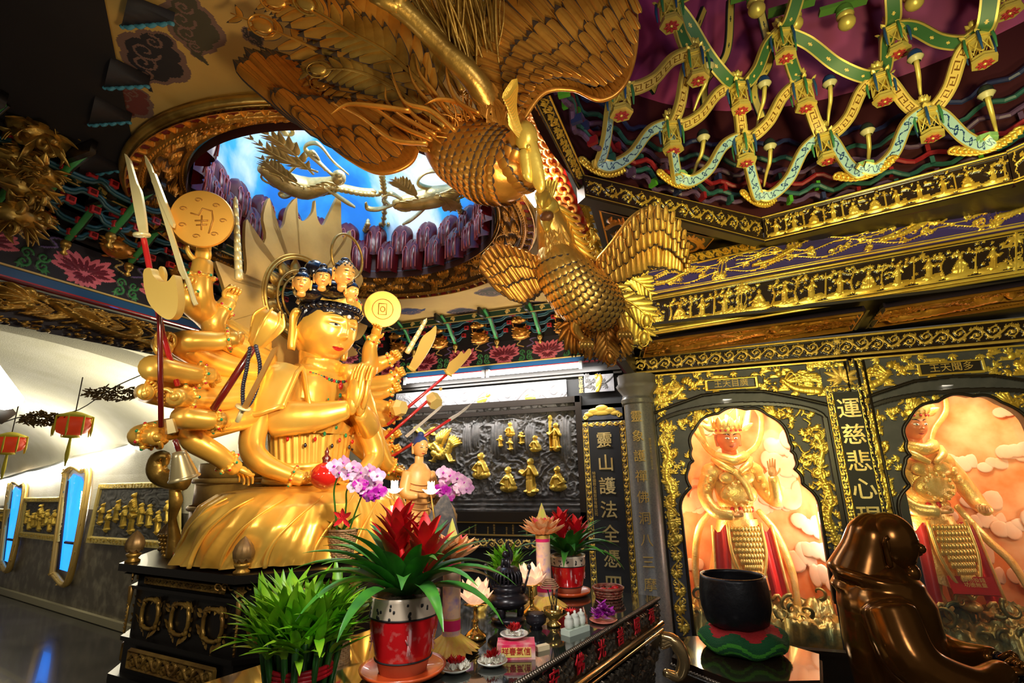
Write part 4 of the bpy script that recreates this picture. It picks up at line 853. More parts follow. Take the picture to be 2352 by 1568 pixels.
def king(base, label, yaw, s=1., arm_up=1, hold=None):
    root = thing('guardian_king_statue', label, 'statue', base); B = np.array(base, float); A = rotz(yaw)
    T = lambda x, y, z: B+A@np.array([x*.80, y, z*1.12])*s
    def tub(b, pts, r, n=10, mi=0, k=14, sq=1.): b.tube(smooth_path([T(*p) for p in pts], k), interp(np.array(r)*s, k), n, mi, sq)
    b = MB()                                            # body: torso, legs, arms, robe skirt
    b.lathe(T(0, 0, 0), [(.001, .50*s), (.19*s, .47*s), (.215*s, .36*s), (.22*s, .34*s), (.19*s, .50*s), (.155*s, .60*s), (.145*s, .66*s), (.17*s, .76*s), (.19*s, .86*s), (.185*s, .93*s), (.12*s, 1.0*s), (.07*s, 1.03*s), (.001, 1.05*s)], 36, A=A, sq=(.84, .68), lobes=0)
    for sx in (-1, 1):
        tub(b, [(sx*.10, 0, .45), (sx*.11, -.01, .25), (sx*.12, .0, .10), (sx*.12, -.02, .04)], [.10, .075, .065, .07]); b.ell(T(sx*.12, -.06, .03), np.array([.06, .10, .04])*s, A, 12)
        b.ell(T(sx*.20, 0, .90), np.array([.10, .10, .085])*s, A, 14)
    tub(b, [(-.22, 0, .90), (-.31, -.02, .74), (-.26, -.16, .62), (-.12, -.24, .60)], [.075, .062, .05, .04])
    if arm_up: tub(b, [(.22, 0, .90), (.32, -.02, .74), (.37, -.12, .70), (.34, -.18, .86)], [.075, .06, .055, .04]); hw, hd, hp = T(.34, -.18, .86), A@np.array([0, -.05, 1]), A@np.array([0, -1., 0])
    else: tub(b, [(.22, 0, .90), (.35, 0, .78), (.40, -.06, .64), (.34, -.18, .60)], [.08, .065, .055, .042]); hw, hd, hp = T(.34, -.18, .60), A@np.array([-.7, -.6, 0]), A@np.array([0, 0., 1])
    body = b.build('armoured_body', KGOLD, root)
    b = MB(); hand(b, hw, hd, hp, .15*s, 'open' if arm_up else 'fist', 0, 1); hand(b, T(-.12, -.24, .60), A@np.array([1, -.25, 0]), A@np.array([0, 0, 1]), .14*s, 'fist', 0, -1)
    b.build('hand', mat('king_hand_skin', (.80, .42, .16), .1, .35), root)
    b = MB()                                            # robe: flaring cloth, red lined tails
    th = np.linspace(-2.5, 2.5, 50); zs = np.linspace(0, 1, 12)
    P = np.array([[T(math.sin(t)*(.20+.17*v+.015*math.sin(t*9)*v), .02+.72*(-math.cos(t))*(.18+.10*v), .56-.50*v-.03*math.cos(t*5)*v) for t in th] for v in zs[:10]]); P = P[:, np.r_[0:18, 32:50]] if False else P
    b.grid(P[:, :20]); b.grid(P[:, 30:]); b.grid(P[:, 19:31]*1.0+A@np.array([0, -.004, 0]))
    b.build('robe_skirt', KGOLD, root)
    b = MB()
    for sx in (-1, 1):
        P = np.array([[T(sx*(.13+.16*u+.05*v), -.10-.02*math.sin(u*6)-.06*v, .50-.46*v+.03*math.sin(u*7)) for u in np.linspace(0, 1, 8)] for v in np.linspace(0, 1, 8)]); b.grid(P, 0); b.tube(P[:, -1], [.012*s], 6, 1); b.tube(P[-1], [.012*s], 6, 1)
    b.build('red_lined_tail', [KRED, KGOLD], root)
    b = MB()                                            # scale apron, pointed
    n_ = 9
    for r_ in range(10):
        w = .14*(1-.0*r_) if r_ < 5 else .14*(1-(r_-4)/7)
        for k in range(n_):
            x = (k-(n_-1)/2+(.5 if r_ % 2 else 0))/n_*2*w
            b.ell(T(x, -.185-.012*r_*.6+.25*x*x*4, .50-.036*r_), np.array([w/n_*1.2, .012, .026])*s, A, 8)
    for sx in (-1, 1): tub(b, [(sx*.16, -.16, .54), (sx*.16, -.20, .34), (sx*.09, -.23, .18), (0, -.24, .10)], [.014]*4, 6)
    b.build('scale_apron', mat('scale_gilt', (.9, .60, .16), .6, .3), root)
    b = MB()                                            # chest armour ornament, belt, shoulder beasts
    b.ell(T(0, -.12, .74), np.array([.15, .05, .10])*s, A, 18); 
    for k in range(12): a = k*PI/6; b.ell(T(math.cos(a)*.12, -.165, .745+math.sin(a)*.08), .016*s, None, 8)
    for k in range(26): a = k*2*PI/26; b.ell(T(math.sin(a)*.158, -math.cos(a)*.118, .63), np.array([.02, .02, .026])*s, None, 8, mi=1 if k % 4 == 0 else 0)
    for sx in (-1, 1):
        for k in range(3):
            for j in range(6): a = -1.2+j*.48; b.ell(T(sx*(.22+.03*k)+.02*math.sin(a), -math.cos(a)*.07*1.0, .90-.055*k+.0), np.array([.028, .028, .034])*s, None, 8)
        b.ell(T(sx*.10, -.13, .86), np.array([.065, .03, .05])*s, A, 12); tub(b, [(sx*.20, -.05, 1.0), (sx*.13, -.13, .95), (sx*.03, -.16, .90)], [.02, .03, .02], 8)
    tub(b, [(-.15, -.03, 1.02), (-.08, -.09, 1.0), (0, -.11, .985), (.08, -.09, 1.0), (.15, -.03, 1.02)], [.045, .045, .045], 8)
    b.build('armour_ornament', [KGOLD, KRED], root)
    b = MB(); hc = T(0, -.03, 1.155); HH = .25*s; MI = dict(skin=0, lip=1, brow=2, eye=3, pupil=2)
    tub(b, [(0, 0, 1.0), (0, -.01, 1.09)], [.06, .06], 12); hA = A@rotz(.0)@rotx(.08); make_head(b, hc, HH, hA, MI, closed=.1, nose=1.1, brow_up=1.3, fat=1.04, big_eye=1., ear=.9, n=(72, 84))
    b.build('head', [KSKIN, LIPR, BLACKH, WHT], root)
    b = MB(); b.lathe(hc, [(.40*HH, .17*HH), (.43*HH, .22*HH), (.44*HH, .34*HH), (.36*HH, .52*HH), (.22*HH, .64*HH), (.08*HH, .70*HH), (.09*HH, .78*HH), (.001, .84*HH)], 32, A=hA)
    for k in range(9):
        a = -PI/2+(k-4)*.42; p = hc+hA@np.array([math.cos(a)*.42, math.sin(a)*.44, .34])*HH; b.blade(p, hA@np.array([math.cos(a)*.2, math.sin(a)*.2, 1]), hA@np.array([math.cos(a), math.sin(a), 0]), HH*(.42 if k % 2 == 0 else .30), HH*.26, -.3, 6, 0, .15, th=.01*s)
        b.ell(p+hA@np.array([0, 0, -.06])*HH, HH*.045, None, 8, 1)
    for sx in (-1, 1): b.blade(hc+hA@np.array([sx*.42, 0, .28])*HH, hA@np.array([sx, .1, .5]), hA@np.array([0, -1, 0]), HH*.5, HH*.25, .3, 7, th=.01*s)
    b.build('crown', [KGOLD, KRED], root)
    # floating scarf
    b = MB(); R = lambda pts: smooth_path([T(*p) for p in pts], 46)
    if arm_up: loops = [[(-.26, .05, 1.28), (-.22, .08, 1.12), (-.12, -.06, 1.0), (.05, -.17, .84), (.10, -.2, .7)], [(-.16, .08, 1.30), (-.30, .06, 1.36), (-.30, .06, 1.22), (-.22, .08, 1.12)],
                        [(.16, .02, 1.02), (.34, .06, 1.12), (.42, .08, 1.32), (.32, .08, 1.42), (.24, .08, 1.26), (.17, .08, 1.24), (.17, .08, 1.40), (.08, .1, 1.36)], [(.20, -.05, .62), (.34, -.06, .46), (.43, -.08, .2), (.43, -.1, -.1)], [(-.26, -.02, .62), (-.42, -.04, .48), (-.5, -.06, .2), (-.47, -.08, -.08)]]
    else: loops = [[(.2, .05, 1.0), (.30, .08, 1.12), (.46, .08, 1.26), (.46, .08, 1.42), (.32, .08, 1.44), (.26, .08, 1.34), (.34, .08, 1.28)], [(.22, .1, 1.5), (.0, .12, 1.5), (-.14, .12, 1.4)], [(.22, -.05, .62), (.40, -.06, .42), (.58, -.06, .26), (.7, -.06, .0)], [(.34, .08, 1.44), (.24, .10, 1.5), (.05, .1, 1.42)]]
    for l in loops: b.tube(R(l), interp([.024*s, .03*s, .03*s, .022*s], 46), 8, 0, .38)
    b.build('floating_scarf', KGOLD, root)
    if hold == 'tail': pass
    return root
king((KX1-.06, YN+.33, .64), 'standing gilt guardian king with red face and raised palm in the left niche', .22, .93, 1)
king((KX2-.20, YN+.33, .66), 'gilt guardian king with fierce red face and fist on hip in the right niche', .30, .95, 0)
b = MB(); b.xf(rotx(-.35)@rotz(0)); 
p = PY(2235, 1345, YN+.09); b.xf(rotx(-.5), p); b.box((0, 0, 0), (.24, .012, .11)); tag(b.build('red_sign', RED, smooth=False), 'small red sign leaning at the feet of the king in the right niche', 'sign')
text('請勿投錢\n功德無量', 'sign_writing', p+[0, -.02, .05], (1, 0, 0), rotx(-.5)@np.array([0, 0, 1.]), .03, GLN, bpy.data.objects['red_sign'], .001)
# ================================================================ gilt beams over the niches
YF = 3.5
def beam(name, label, px, Y, mats, fn, depth=.012, res=.0044, back=.12, Hreal=None, plane=None):
    """px: bottom-left, bottom-right, top-right, top-left"""
    if plane is None: Q = [PY(a, c, Y) for a, c in px]
    else: Q = [PP(a, c, *plane) for a, c in px]
    W_ = (np.linalg.norm(Q[1]-Q[0])+np.linalg.norm(Q[2]-Q[3]))/2; H_ = (np.linalg.norm(Q[3]-Q[0])+np.linalg.norm(Q[2]-Q[1]))/2
    r = RL(W_, H_, res); fn(r)
    root = thing(name, label, 'beam', (Q[0]+Q[1])/2); relief('carved_face', r, Q, depth, mats, root)
    n = nrm(np.cross(Q[1]-Q[0], Q[3]-Q[0])); n = n if n@(CP-Q[0]) < 0 else -n
    b = MB(); E = [q+n*.004 for q in Q]; Bk = [q+n*back for q in Q]; b.add(E+Bk, np.array([[0, 1, 2, 3], [4, 7, 6, 5], [0, 4, 5, 1], [3, 2, 6, 7], [0, 3, 7, 4], [1, 5, 6, 2]])); b.build('beam_body', BLACKW, root, smooth=False)
    return root, Q
def framed(fn, cells, edge=.07):
    def g(r):
        H = r.H; r.st([(0, H*.05), (r.W, H*.05)], H*.035, 1, .9, flat=.5); r.st([(0, H*.95), (r.W, H*.95)], H*.035, 1, .9, flat=.5); r.st([(0, H*.12), (r.W, H*.12)], H*.012, 1, .6); r.st([(0, H*.88), (r.W, H*.88)], H*.012, 1, .6)
        x = 0
        for c in cells:
            x1 = x+c*r.W; fn(r, x+H*.1, x1-H*.1, H*.16, H*.86)
            e = H*.06
            for xx, sg in ((x+H*.06, 1), (x1-H*.06, -1)):
                ys = np.linspace(H*.15, H*.85, 12); r.st(np.stack([xx+sg*H*.05*np.abs(np.sin((ys/H)*PI*3)), ys], 1), H*.012, 1, .6)
            if x1 < r.W-.01: r.st([(x1, H*.1), (x1, H*.9)], H*.02, 1, .8); r.leaf(x1, H*.15, PI/2, H*.28, 1, .8); r.leaf(x1, H*.85, -PI/2, H*.28, 1, .8)
            x = x1
    
        return r
    return g
def scene_cell(seed):
    def fn(r, x0, x1, y0, y1):
        H = y1-y0; rn = random.Random(seed+int(x0*10)); n = max(2, int((x1-x0)/(H*.75))); 
        for i in range(n):
            cx = x0+(i+.5)*(x1-x0)/n; 
            r.blob(cx, y0+H*.07, H*.42, H*.12, rn.uniform(-.1, .1), 1, .8); 
            if rn.random() < .5: r.blob(cx+H*.15, y0+H*.13, H*.2, H*.09, .3, 1, .8)
            k = rn.random(); 
            if k < .42: r.fig(cx, y0+H*.12, H*.62, 'sit', 1, rn.randint(0, 99), 1.3)
            else: r.fig(cx, y0+H*.1, H*.70, 'stand', 1, rn.randint(0, 99), 1.3)
            if rn.random() < .75: r.tree(cx+H*.40, y0+H*.05, H*rn.uniform(.8, .92), 1, rn.randint(0, 99))
            else: r.cloud(cx+H*.36, y0+H*.7, H*.32, 1, .7)
            for _ in range(7): r.leaf(cx+rn.uniform(-.4, .4)*H, y0+H*rn.uniform(.62, .95), rn.uniform(0, 6), H*.10, 1, .7)
            for _ in range(3): r.leaf(cx+rn.uniform(-.4, .4)*H, y0+H*rn.uniform(.2, .5), rn.uniform(0, 3), H*.12, 1, .6, 4)
    return fn
def scroll_cell(th=.05, dn=1.): return lambda r, x0, x1, y0, y1: r.scroll(x0, x1, y0, y1, 1, th, 1., dn)
def apsara_cell(seed):
    def fn(r, x0, x1, y0, y1):
        H = y1-y0; rn = random.Random(seed); L = x1-x0
        for i in range(max(1, int(L/(H*4)))):
            cx = x0+L*(i+.5)/max(1, int(L/(H*4))); sg = -1
            r.st(smooth_path([(cx-1.1*H, y0+.3*H), (cx-.5*H, y0+.35*H), (cx, y0+.55*H), (cx+.3*H, y0+.68*H)], 16), H*.10, 1, 1.3, H*.13); r.blob(cx+.48*H, y0+.78*H, H*.10, H*.12, 0, 1, 1.4)
            r.st(smooth_path([(cx+.3*H, y0+.6*H), (cx+.7*H, y0+.5*H), (cx+.9*H, y0+.6*H)], 8), H*.05, 1, 1.2)
            for k in range(3): r.st(smooth_path([(cx, y0+.6*H), (cx-.5*H, y0+(.95-.1*k)*H), (cx-1.2*H, y0+(.75-.1*k)*H), (cx-1.8*H, y0+(.9-.2*k)*H)], 16), H*.035, 1, 1.)
        xs = np.linspace(x0, x1, 60)
        for k in range(3): r.st(np.stack([xs, y0+H*(.2+.3*k)+H*.13*np.sin(xs/H*2.5+k*2)], 1), H*.04, 1, .9)
        for k in range(int(L/H*4)): x = rn.uniform(x0, x1); y = y0+H*rn.uniform(.1, .9); r.spiral(x, y, H*.13, rn.uniform(0, 6), rn.choice((-1, 1)), H*.035, 1, .9, False); r.leaf(x, y, rn.uniform(0, 6), H*.2, 1, .8)
    return fn
BK = mat('beam_dark_brown', (.022, .013, .010), 0, .25)
fig_cells = [.24, .50, .26]
beam('scene_beam', 'long lower black beam with gilt trees, sages and lions', [(1474, 770), (2480, 608), (2480, 500), (1478, 683)], YF, [BK, GOLDY], framed(scene_cell(3), [.27, .61, .12]))
beam('openwork_beam', 'narrow beam of gilt openwork apsaras and dragons on purple', [(1470, 684), (2480, 500), (2480, 398), (1480, 622)], YF-.03, [PURP, GOLDY], framed(apsara_cell(5), [.22, .62, .16]), .022)
# moulded edges
b = MB()
for (a, c, y, r_) in (((1466, 772), (2480, 610), YF-.03, .008), ((1468, 690), (2480, 503), YF-.05, .007), ((1480, 620), (2480, 396), YF-.05, .007), ((1480, 608), (2480, 384), YF-.08, .005)):
    b.tube([PY(*a, y), PY(*c, y)], [r_], 6)
struct(b.build('trim_beam', GOLDY))
# ---- octagonal frame of the coffered dome
OV = [PZ(1215, 232, 2.93), PZ(1345, 452, 2.93), PZ(1755, 556, 2.93), PZ(2328, 424, 2.93), PZ(2640, 250, 2.93)]
ht = []
lab = ['gilt beam of dense carving running toward the viewer at the dome corner', 'short slanting black beam with gilt scrollwork beneath the coffered dome', 'wide black beam with gilt figures under the coffered dome', 'dark gilt beam end at the right edge under the coffered dome']
tops = [None, None, None, None]
cfg = [((1215, 232), (1345, 452), (1335, 400), (1240, 205)), ((1345, 452), (1755, 556), (1748, 500), (1340, 402)), ((1757, 556), (2328, 424), (2310, 348), (1750, 498)), ((2330, 424), (2480, 372), (2480, 268), (2312, 345))]
fns = [framed(scroll_cell(.06, 1.4), [1.]), framed(scroll_cell(.055, 1.), [1.]), framed(scene_cell(11), [1.]), framed(scroll_cell(), [1.])]
for i in range(4):
    A, B_ = OV[i], OV[i+1] if i != 3 else PZ(2480, 372, 2.93)
    n = nrm(np.cross(B_-A, [0, 0, 1.])); 
    if i == 0: n = np.array([1., -.05, 0])
    beam('dome_beam', lab[i], cfg[i], 0, [BK, GOLDY], fns[i], .012, .0044, .07, plane=(A, n)) if i else None
# the beam seen steeply from its side: build from true corners
A, B_ = PZ(1222, 245, 2.95), PZ(1342, 452, 2.93); t_ = PZ(1345, 402, 3.06)
Q = [A, B_, PP(1340, 402, B_, (1, .0, 0))+[0.03, 0, 0], A+[.03, 0, .14]]
Q = [PZ(1200, 232, 2.95), PZ(1338, 600, 2.95), PZ(1342, 400, 3.10), PZ(1262, 222, 3.10)]
Q = [PZ(1222, 228, 3.0), PZ(1345, 470, 3.0), PZ(1342, 402, 3.08), PZ(1262, 218, 3.08)]
r = RL(.95, .12, .005); framed(scroll_cell(.08, 1.5), [1.])(r); root = thing('dome_beam', lab[0], 'beam', (Q[0]+Q[1])/2); relief('carved_face', r, Q, .01, [BK, GOLDY], root)
# edge posts / gilt bands at the corner down to the openwork
b = MB(); Q0 = [PZ(1345, 455, 2.93), PD(1420, 795, 4.4)]
# gilt carved fringe descending from the corner
def fringe(name, label, pts, w, m, cat='carving', seed=1, th=.02):
    b = MB(); rn = random.Random(seed); P = smooth_path(pts, 40); b.tube(P, [w*.3], 6)
    for i in range(0, 40):
        for k in range(3): d = nrm([rn.uniform(-1, 1), rn.uniform(-1, 1), rn.uniform(-1, .3)]); b.blade(P[i]+d*w*.1, d, (0, 0, 1), w*1.1, w*.5, rn.uniform(-1.5, 1.5), 5, 0, .3, th=.004)
        if i % 3 == 0: b.ell(P[i]+np.array([rn.uniform(-.3, .3), rn.uniform(-.3, .3), 0])*w, w*.25, None, 8)
    return tag(b.build(name, m), label, cat)
fringe('gilt_fringe', 'strip of gilt leaf carving falling from the dome corner behind the smaller phoenix', [PD(1342, 470, 3.2), PD(1375, 580, 3.5), PD(1430, 690, 3.9)], .07, GOLDY)
# triangular coffer between slanting beam and openwork beam
Qs = [PZ(1452, 640, 3.0), PZ(1745, 575, 3.0), PZ(1350, 470, 3.0)]
b = MB(); z_ = 3.02; T3 = [PZ(1350, 455, z_), PZ(1770, 560, z_), PZ(2500, 370, z_), PZ(2500, 360, z_)+[0, .8, 0], PZ(1480, 615, z_)+[0, .5, 0], PZ(1400, 640, z_)+[0, .3, 0]]
b.add(T3, [[0, 1, 2, 3, 4, 5]]); struct(b.build('ceiling_soffit', BLACKW, smooth=False))
for px, lb in (([(1420, 560), (1700, 562), (1640, 548), (1372, 480)], 'upper'), ([(1500, 612), (1752, 562), (1735, 575), (1440, 600)], 'lower')):
    pass
Q = [PZ(1395, 560, 3.0), PZ(1600, 592, 3.0), PZ(1640, 545, 3.0), PZ(1375, 480, 3.0)]
r = RL(.8, .35, .006); r.h[:] = 0; r.scroll(.02, .78, .02, .33, 1, .05); r.frame(.012, 1)
tag(relief('coffer_relief', r, Q, -.01, [BLACKW, GOLDW], n=np.array([0, 0, 1.])), 'dark triangular coffer panel with carved scrolls behind the raised wing', 'panel')
Q = [PZ(1500, 625, 2.99), PZ(1748, 570, 2.99), PZ(1735, 552, 2.99), PZ(1480, 600, 2.99)]
r = RL(1.3, .12, .006); r.scroll(.02, 1.28, .01, .11, 1, .06); r.frame(.006, 1); tag(relief('coffer_strip', r, Q, -.01, [BLACKW, GOLDY], n=np.array([0, 0, 1.])), 'narrow dark strip of gilt scrolls just above the openwork beam', 'panel')
# ---- soffit with carved apsaras, lower scroll beam
sz = 2.545
def soffit(px, label, seed):
    Q = [PZ(a, c, sz) for a, c in px]; W_ = np.linalg.norm(Q[1]-Q[0]); H_ = np.linalg.norm(Q[3]-Q[0]); r = RL(W_, H_, .008); rn = random.Random(seed)
    apsara_cell(seed)(r, .06, W_-.06, .06, H_-.06); r.frame(.02, 2); r.frame(.01, 1, 1., .035)
    tag(relief('soffit_panel', r, Q, .05, [mat('soffit_dark', (.02, .012, .025), 0, .5), GOLDW, BLACKW], n=np.array([0, 0, -1.])), label, 'panel')
soffit([(1466, 812), (1965, 745), (1995, 698), (1475, 772)], 'underside panel with carved gilt apsaras, nearer the pillar', 3)
soffit([(1985, 742), (2500, 665), (2500, 615), (2020, 694)], 'underside panel with carved gilt apsaras at the right edge', 9)
b = MB(); b.box((1.1, 3.85, sz+.03), (3.2, .85, .02)); struct(b.build('ceiling_lower_soffit', BLACKW, smooth=False))
beam('scroll_beam', 'long black beam of fine gilt scrollwork directly above the niches', [(1452, 860), (2480, 775), (2480, 715), (1454, 820)], YN-.02, [BK, GOLDF], framed(scroll_cell(.05, 1.1), [.52, .48]), .008)
b = MB(); b.box((-.46, YN-.30, 2.46), (.06, .75, .2)); b.box((-.52, YN-.2, 2.5), (.1, 1.0, .1), mi=1); struct(b.build('trim_pillar_head', [BLACKW, RED], smooth=False))
# ---- red openwork strip along the ceiling edge
XO = -.52
def openw():
    root = thing('openwork_screen', 'orange gilt chain-like openwork strip on red ground beside the ceiling ring', 'screen', (XO, 2.4, 3.15))
    b = MB(); b.quad(PZ(1196, 232, 3.16), PZ(1232, 232, 3.16), PZ(1402, 640, 3.16), PZ(1300, 640, 3.16)); b.build('red_ground', RED, root, smooth=False)
    b = MB(); rn = random.Random(2)
    for i in range(20):
        t = i/19
        for k, u in enumerate((.22, .5, .78)):
            px = 1196+(1300-1196)*t**1.35+(36+(66)*t)*u; py = 232+408*t**1.1; p = PZ(px, py, 3.15-.01*k); R2 = .034
            a0 = rn.uniform(0, 6); b.tube([p+[math.cos(a0+a)*R2*.8, math.sin(a0+a)*R2*1.3, 0] for a in np.linspace(0, 2*PI, 12)], [.011], 6, cap=False)
            b.ell(p+[0, .03, -.01], (.014, .018, .014), None, 8)
    b.build('gilt_openwork', mat('orange_gilt', (.85, .36, .08), .5, .35), root)
openw()
# ================================================================ coffered dome with ribbons and hanging lanterns
DCX, DCY = 1.02, 1.75
MAG = mat('magenta_paint', (.34, .035, .22), 0, .6, (.22, .02, .15), 2, .5)
DMR = mat('dark_maroon_shell', (.05, .006, .015), 0, .6)
b = MB(); b.lathe((DCX, DCY, 0), [(1.52, 3.0), (1.56, 3.5), (1.60, 3.95)], 64, mi=1); b.lathe((DCX, DCY, 0), [(1.60, 3.95), (1.35, 4.5), (.9, 4.9), (.001, 5.1)], 64, mi=0)
struct(b.build('ceiling_dome_shell', [MAG, DMR]))
RBL = mat('ribbon_pale_blue', (.42, .66, .72), 0, .45); RBN = mat('ribbon_navy_line', (.01, .05, .22), 0, .45); RYE = mat('ribbon_yellow', (.80, .58, .16), 0, .45); RBR = mat('ribbon_brown_line', (.20, .08, .01), 0, .45)
RGN = mat('ribbon_green', (.05, .16, .06), 0, .45); REDGE = mat('ribbon_gilt_edge', (.62, .48, .12), .3, .4); RDK = mat('ribbon_dark', (.015, .03, .03), 0, .5)
DC = np.array([DCX, DCY, 2.2])
def ribbon(b, pts, w, th, style, n=150):
    P = smooth_path(pts, n); T = np.gradient(P, axis=0); T /= np.linalg.norm(T, axis=1)[:, None]; nf = 17
    G = np.zeros((n, nf, 3)); K = np.zeros((n, nf, 3))
    for i in range(n):
        nn = nrm(DC-P[i]); nn = nrm(nn-T[i]*(nn@T[i])); sd = np.cross(T[i], nn)
        for j in range(nf): u = (j/(nf-1)-.5)*w; G[i, j] = P[i]+sd*u; K[i, j] = G[i, j]-nn*th
    m = np.zeros((n-1, nf-1), int)
    for i in range(n-1):
        for j in range(nf-1):
            if j in (0, 1, nf-3, nf-2): m[i, j] = 2
            elif style == 'key': k = i % 18; m[i, j] = 1 if ((j == 4 and k < 14) or (j == 11 and k > 3) or (k in (13, 14) and 4 <= j <= 9) or (k in (4, 5) and 6 <= j <= 11) or (j == 8 and 5 < k < 10)) else 0
            elif style == 'scroll': c = 7.5+3.6*math.sin(i*.25); q = math.hypot((i % 25-12)*.55, j-(15-c)*1.); m[i, j] = 1 if abs(j-c) < .8 or abs(q-2) < .6 else 0
            else: m[i, j] = 1 if math.hypot((i % 24-12)*.6, j-7.5) < 1.6 else 0
    b.grid(G, m); b.grid(K[:, ::-1], 2); b.grid(np.stack([G[:, 0], K[:, 0]], 1), 2); b.grid(np.stack([K[:, -1], G[:, -1]], 1), 2)
LG = mat('lantern_gilt', (.90, .72, .18), .4, .35); LGR = mat('lantern_green', (.05, .22, .10), 0, .4); LRE = mat('lantern_red_flower', (.55, .05, .06), 0, .4); LBL = mat('lantern_blue', (.02, .08, .25), 0, .4)
def lantern():
    root = thing('palace_lantern', None, 'lantern', (0, 0, 0)); H = .16
    b = MB()
    for z, r_, h in ((0, .050, .014), (-.018, .040, .02), (-.105, .044, .012), (-.125, .052, .014)): b.lathe((0, 0, z-h), [(.001, 0), (r_, 0), (r_, h), (.001, h)], 6)
    for k in range(6):
        a = k*PI/3; d = np.array([math.cos(a), math.sin(a), 0]); b.tube([d*.040+[0, 0, -.03], d*.042+[0, 0, -.10]], [.004], 5); b.blade(d*.048+[0, 0, -.002], d+np.array([0, 0, .3]), (0, 0, 1), .03, .02, 1.0, 5, th=.003)
        d2 = np.array([math.cos(a+PI/6), math.sin(a+PI/6), 0])*.036; s_ = np.array([-math.sin(a+PI/6), math.cos(a+PI/6), 0])*.015
        b.tube([d2-s_+[0, 0, -.035], d2+s_+[0, 0, -.095]], [.0028], 4); b.tube([d2+s_+[0, 0, -.035], d2-s_+[0, 0, -.095]], [.0028], 4)
    b.build('lantern_body', LG, root, sharp=35)
    b = MB()
    for k in range(6):
        a = k*PI/3; d = np.array([math.cos(a), math.sin(a), 0]); b.tube([d*.054+[0, 0, .0], d*.058+[0, 0, -.045], d*.056+[0, 0, -.10]], [.006, .007, .003], 6, mi=k % 2)
    b.build('hanging_tassel', [LGR, LBL], root)
    b = MB()
    for k in range(8): a = k*PI/4; b.blade((math.cos(a)*.004, math.sin(a)*.004, -.140), (math.cos(a), math.sin(a), -.05), (0, 0, -1), .030, .018, .3, 5, fold=.2, th=.003)
    b.ell((0, 0, -.142), .008, None, 8, 1); b.build('base_flower', [LRE, LG], root)
    b = MB(); b.lathe((0, 0, 0), [(.001, .0), (.022, .004), (.018, .03), (.026, .05), (.001, .055)], 10)
    for z, r_, n in ((.058, .03, 7), (.074, .022, 6), (.09, .014, 5)):
        for k in range(n): a = k*2*PI/n+z*50; b.blade((math.cos(a)*r_*.4, math.sin(a)*r_*.4, z-.01), (math.cos(a), math.sin(a), .7), (0, 0, 1), r_*1.3, r_, 1., 5, fold=.3, th=.003)
    b.build('lotus_crown', [LG], root)
    return root
LN = lantern()
L1 = [(1422, 245), (1540, 332), (1706, 362), (1892, 357), (2127, 301)]; L2 = [(1596, 168), (1695, 240), (1841, 235), (2019, 219), (2244, 128)]; L3 = [(1535, 40), (1795, 117), (2050, 107), (2300, 10)]
NB = [(1372, 372), (1560, 408), (1745, 448), (1985, 385), (2282, 320), (2420, 240)]
Z1, Z2, Z3 = 3.42, 3.70, 3.98
def top(p, z, dy): return PZ(p[0], p[1]-dy, z)
T1 = [PZ(a, c-42, Z1) for a, c in L1]; T2 = [PZ(a, c-40, Z2) for a, c in L2]; T3 = [PZ(a, c-38, Z3) for a, c in L3]
k = 0
names = ['lowest', 'middle', 'highest']
for row, (T, sc) in enumerate(((T1, 1.0), (T2, 1.0), (T3, 1.05))):
    for i, p in enumerate(T):
        o = LN if k == 0 else dup(LN); k += 1; o.location = Vector(p); o.scale = (sc*1.1, sc*1.1, sc*1.1); o.rotation_euler = (0, 0, .3*i)
        o['label'] = f'gilt palace lantern with red flower base, {["first", "second", "third", "fourth", "fifth"][i]} from left in the {names[row]} row'; o['group'] = 'palace lanterns hanging in the dome'
N0 = [PZ(a, c, 3.12) for a, c in NB]
def rib(A, B_, style, mats, label, group, w=.062, bulge=.12):
    A = np.array(A); B_ = np.array(B_); m = (A+B_)/2; out = nrm([A[0]-DCX, A[1]-DCY, 0]); d = B_-A
    pts = [A, A+d*.18+np.array([0, 0, -.01])-d*[0, 0, .15]+out*.0, A+d*.45+np.array([0, 0, -.05]), A+d*.72+np.array([0, 0, .02]), B_+[0, 0, .02]+d*[0, 0, .0]]
    if A[2] < B_[2]: pts[1][2] = A[2]-.01; pts[2][2] = A[2]+.25*d[2]; pts[3][2] = A[2]+.8*d[2]
    b = MB(); ribbon(b, pts, w, .022, style); b.tube([B_+[0, 0, .02], B_+nrm(d*[1, 1, 0])*.04+[0, 0, -.01], B_+nrm(d*[1, 1, 0])*.02+[0, 0, -.03]], [.012, .01, .006], 6, mi=2)
    return tag(b.build('dome_ribbon', mats, sharp=50), label, 'dome ribbon', group)
MA = [RBL, RBN, REDGE]; MBb = [RYE, RBR, REDGE]; MC = [RGN, RYE, REDGE]
for i, a in enumerate(N0[:5]):
    for j in (i-1, i):
        if 0 <= j+0 < 5:
            tgt = T1[min(4, j+0)] if True else None
            if i == 0 and j == 0: tgt = T1[1]
            elif i == 0: tgt = T1[0]
            else: tgt = T1[j] if j >= i else T1[i]
            pass
pairs1 = [(0, 0), (0, 1), (1, 1), (1, 2), (2, 2), (2, 3), (3, 3), (3, 4), (4, 4)]
for i, j in pairs1: rib(N0[i], T1[j], 'scroll', MA, 'pale blue painted ribbon rising from the gilt beam to a lowest row lantern', 'pale blue ribbons of the dome')
pairs2 = [(0, 0), (1, 1), (1, 0), (2, 1), (2, 2), (3, 2), (3, 3), (4, 3), (4, 4)]
for i, j in pairs2: rib(T1[i]+[0, 0, .02], T2[j], 'key', MBb, 'yellow ribbon with fret pattern linking lowest and middle lanterns', 'yellow fret ribbons of the dome', .066)
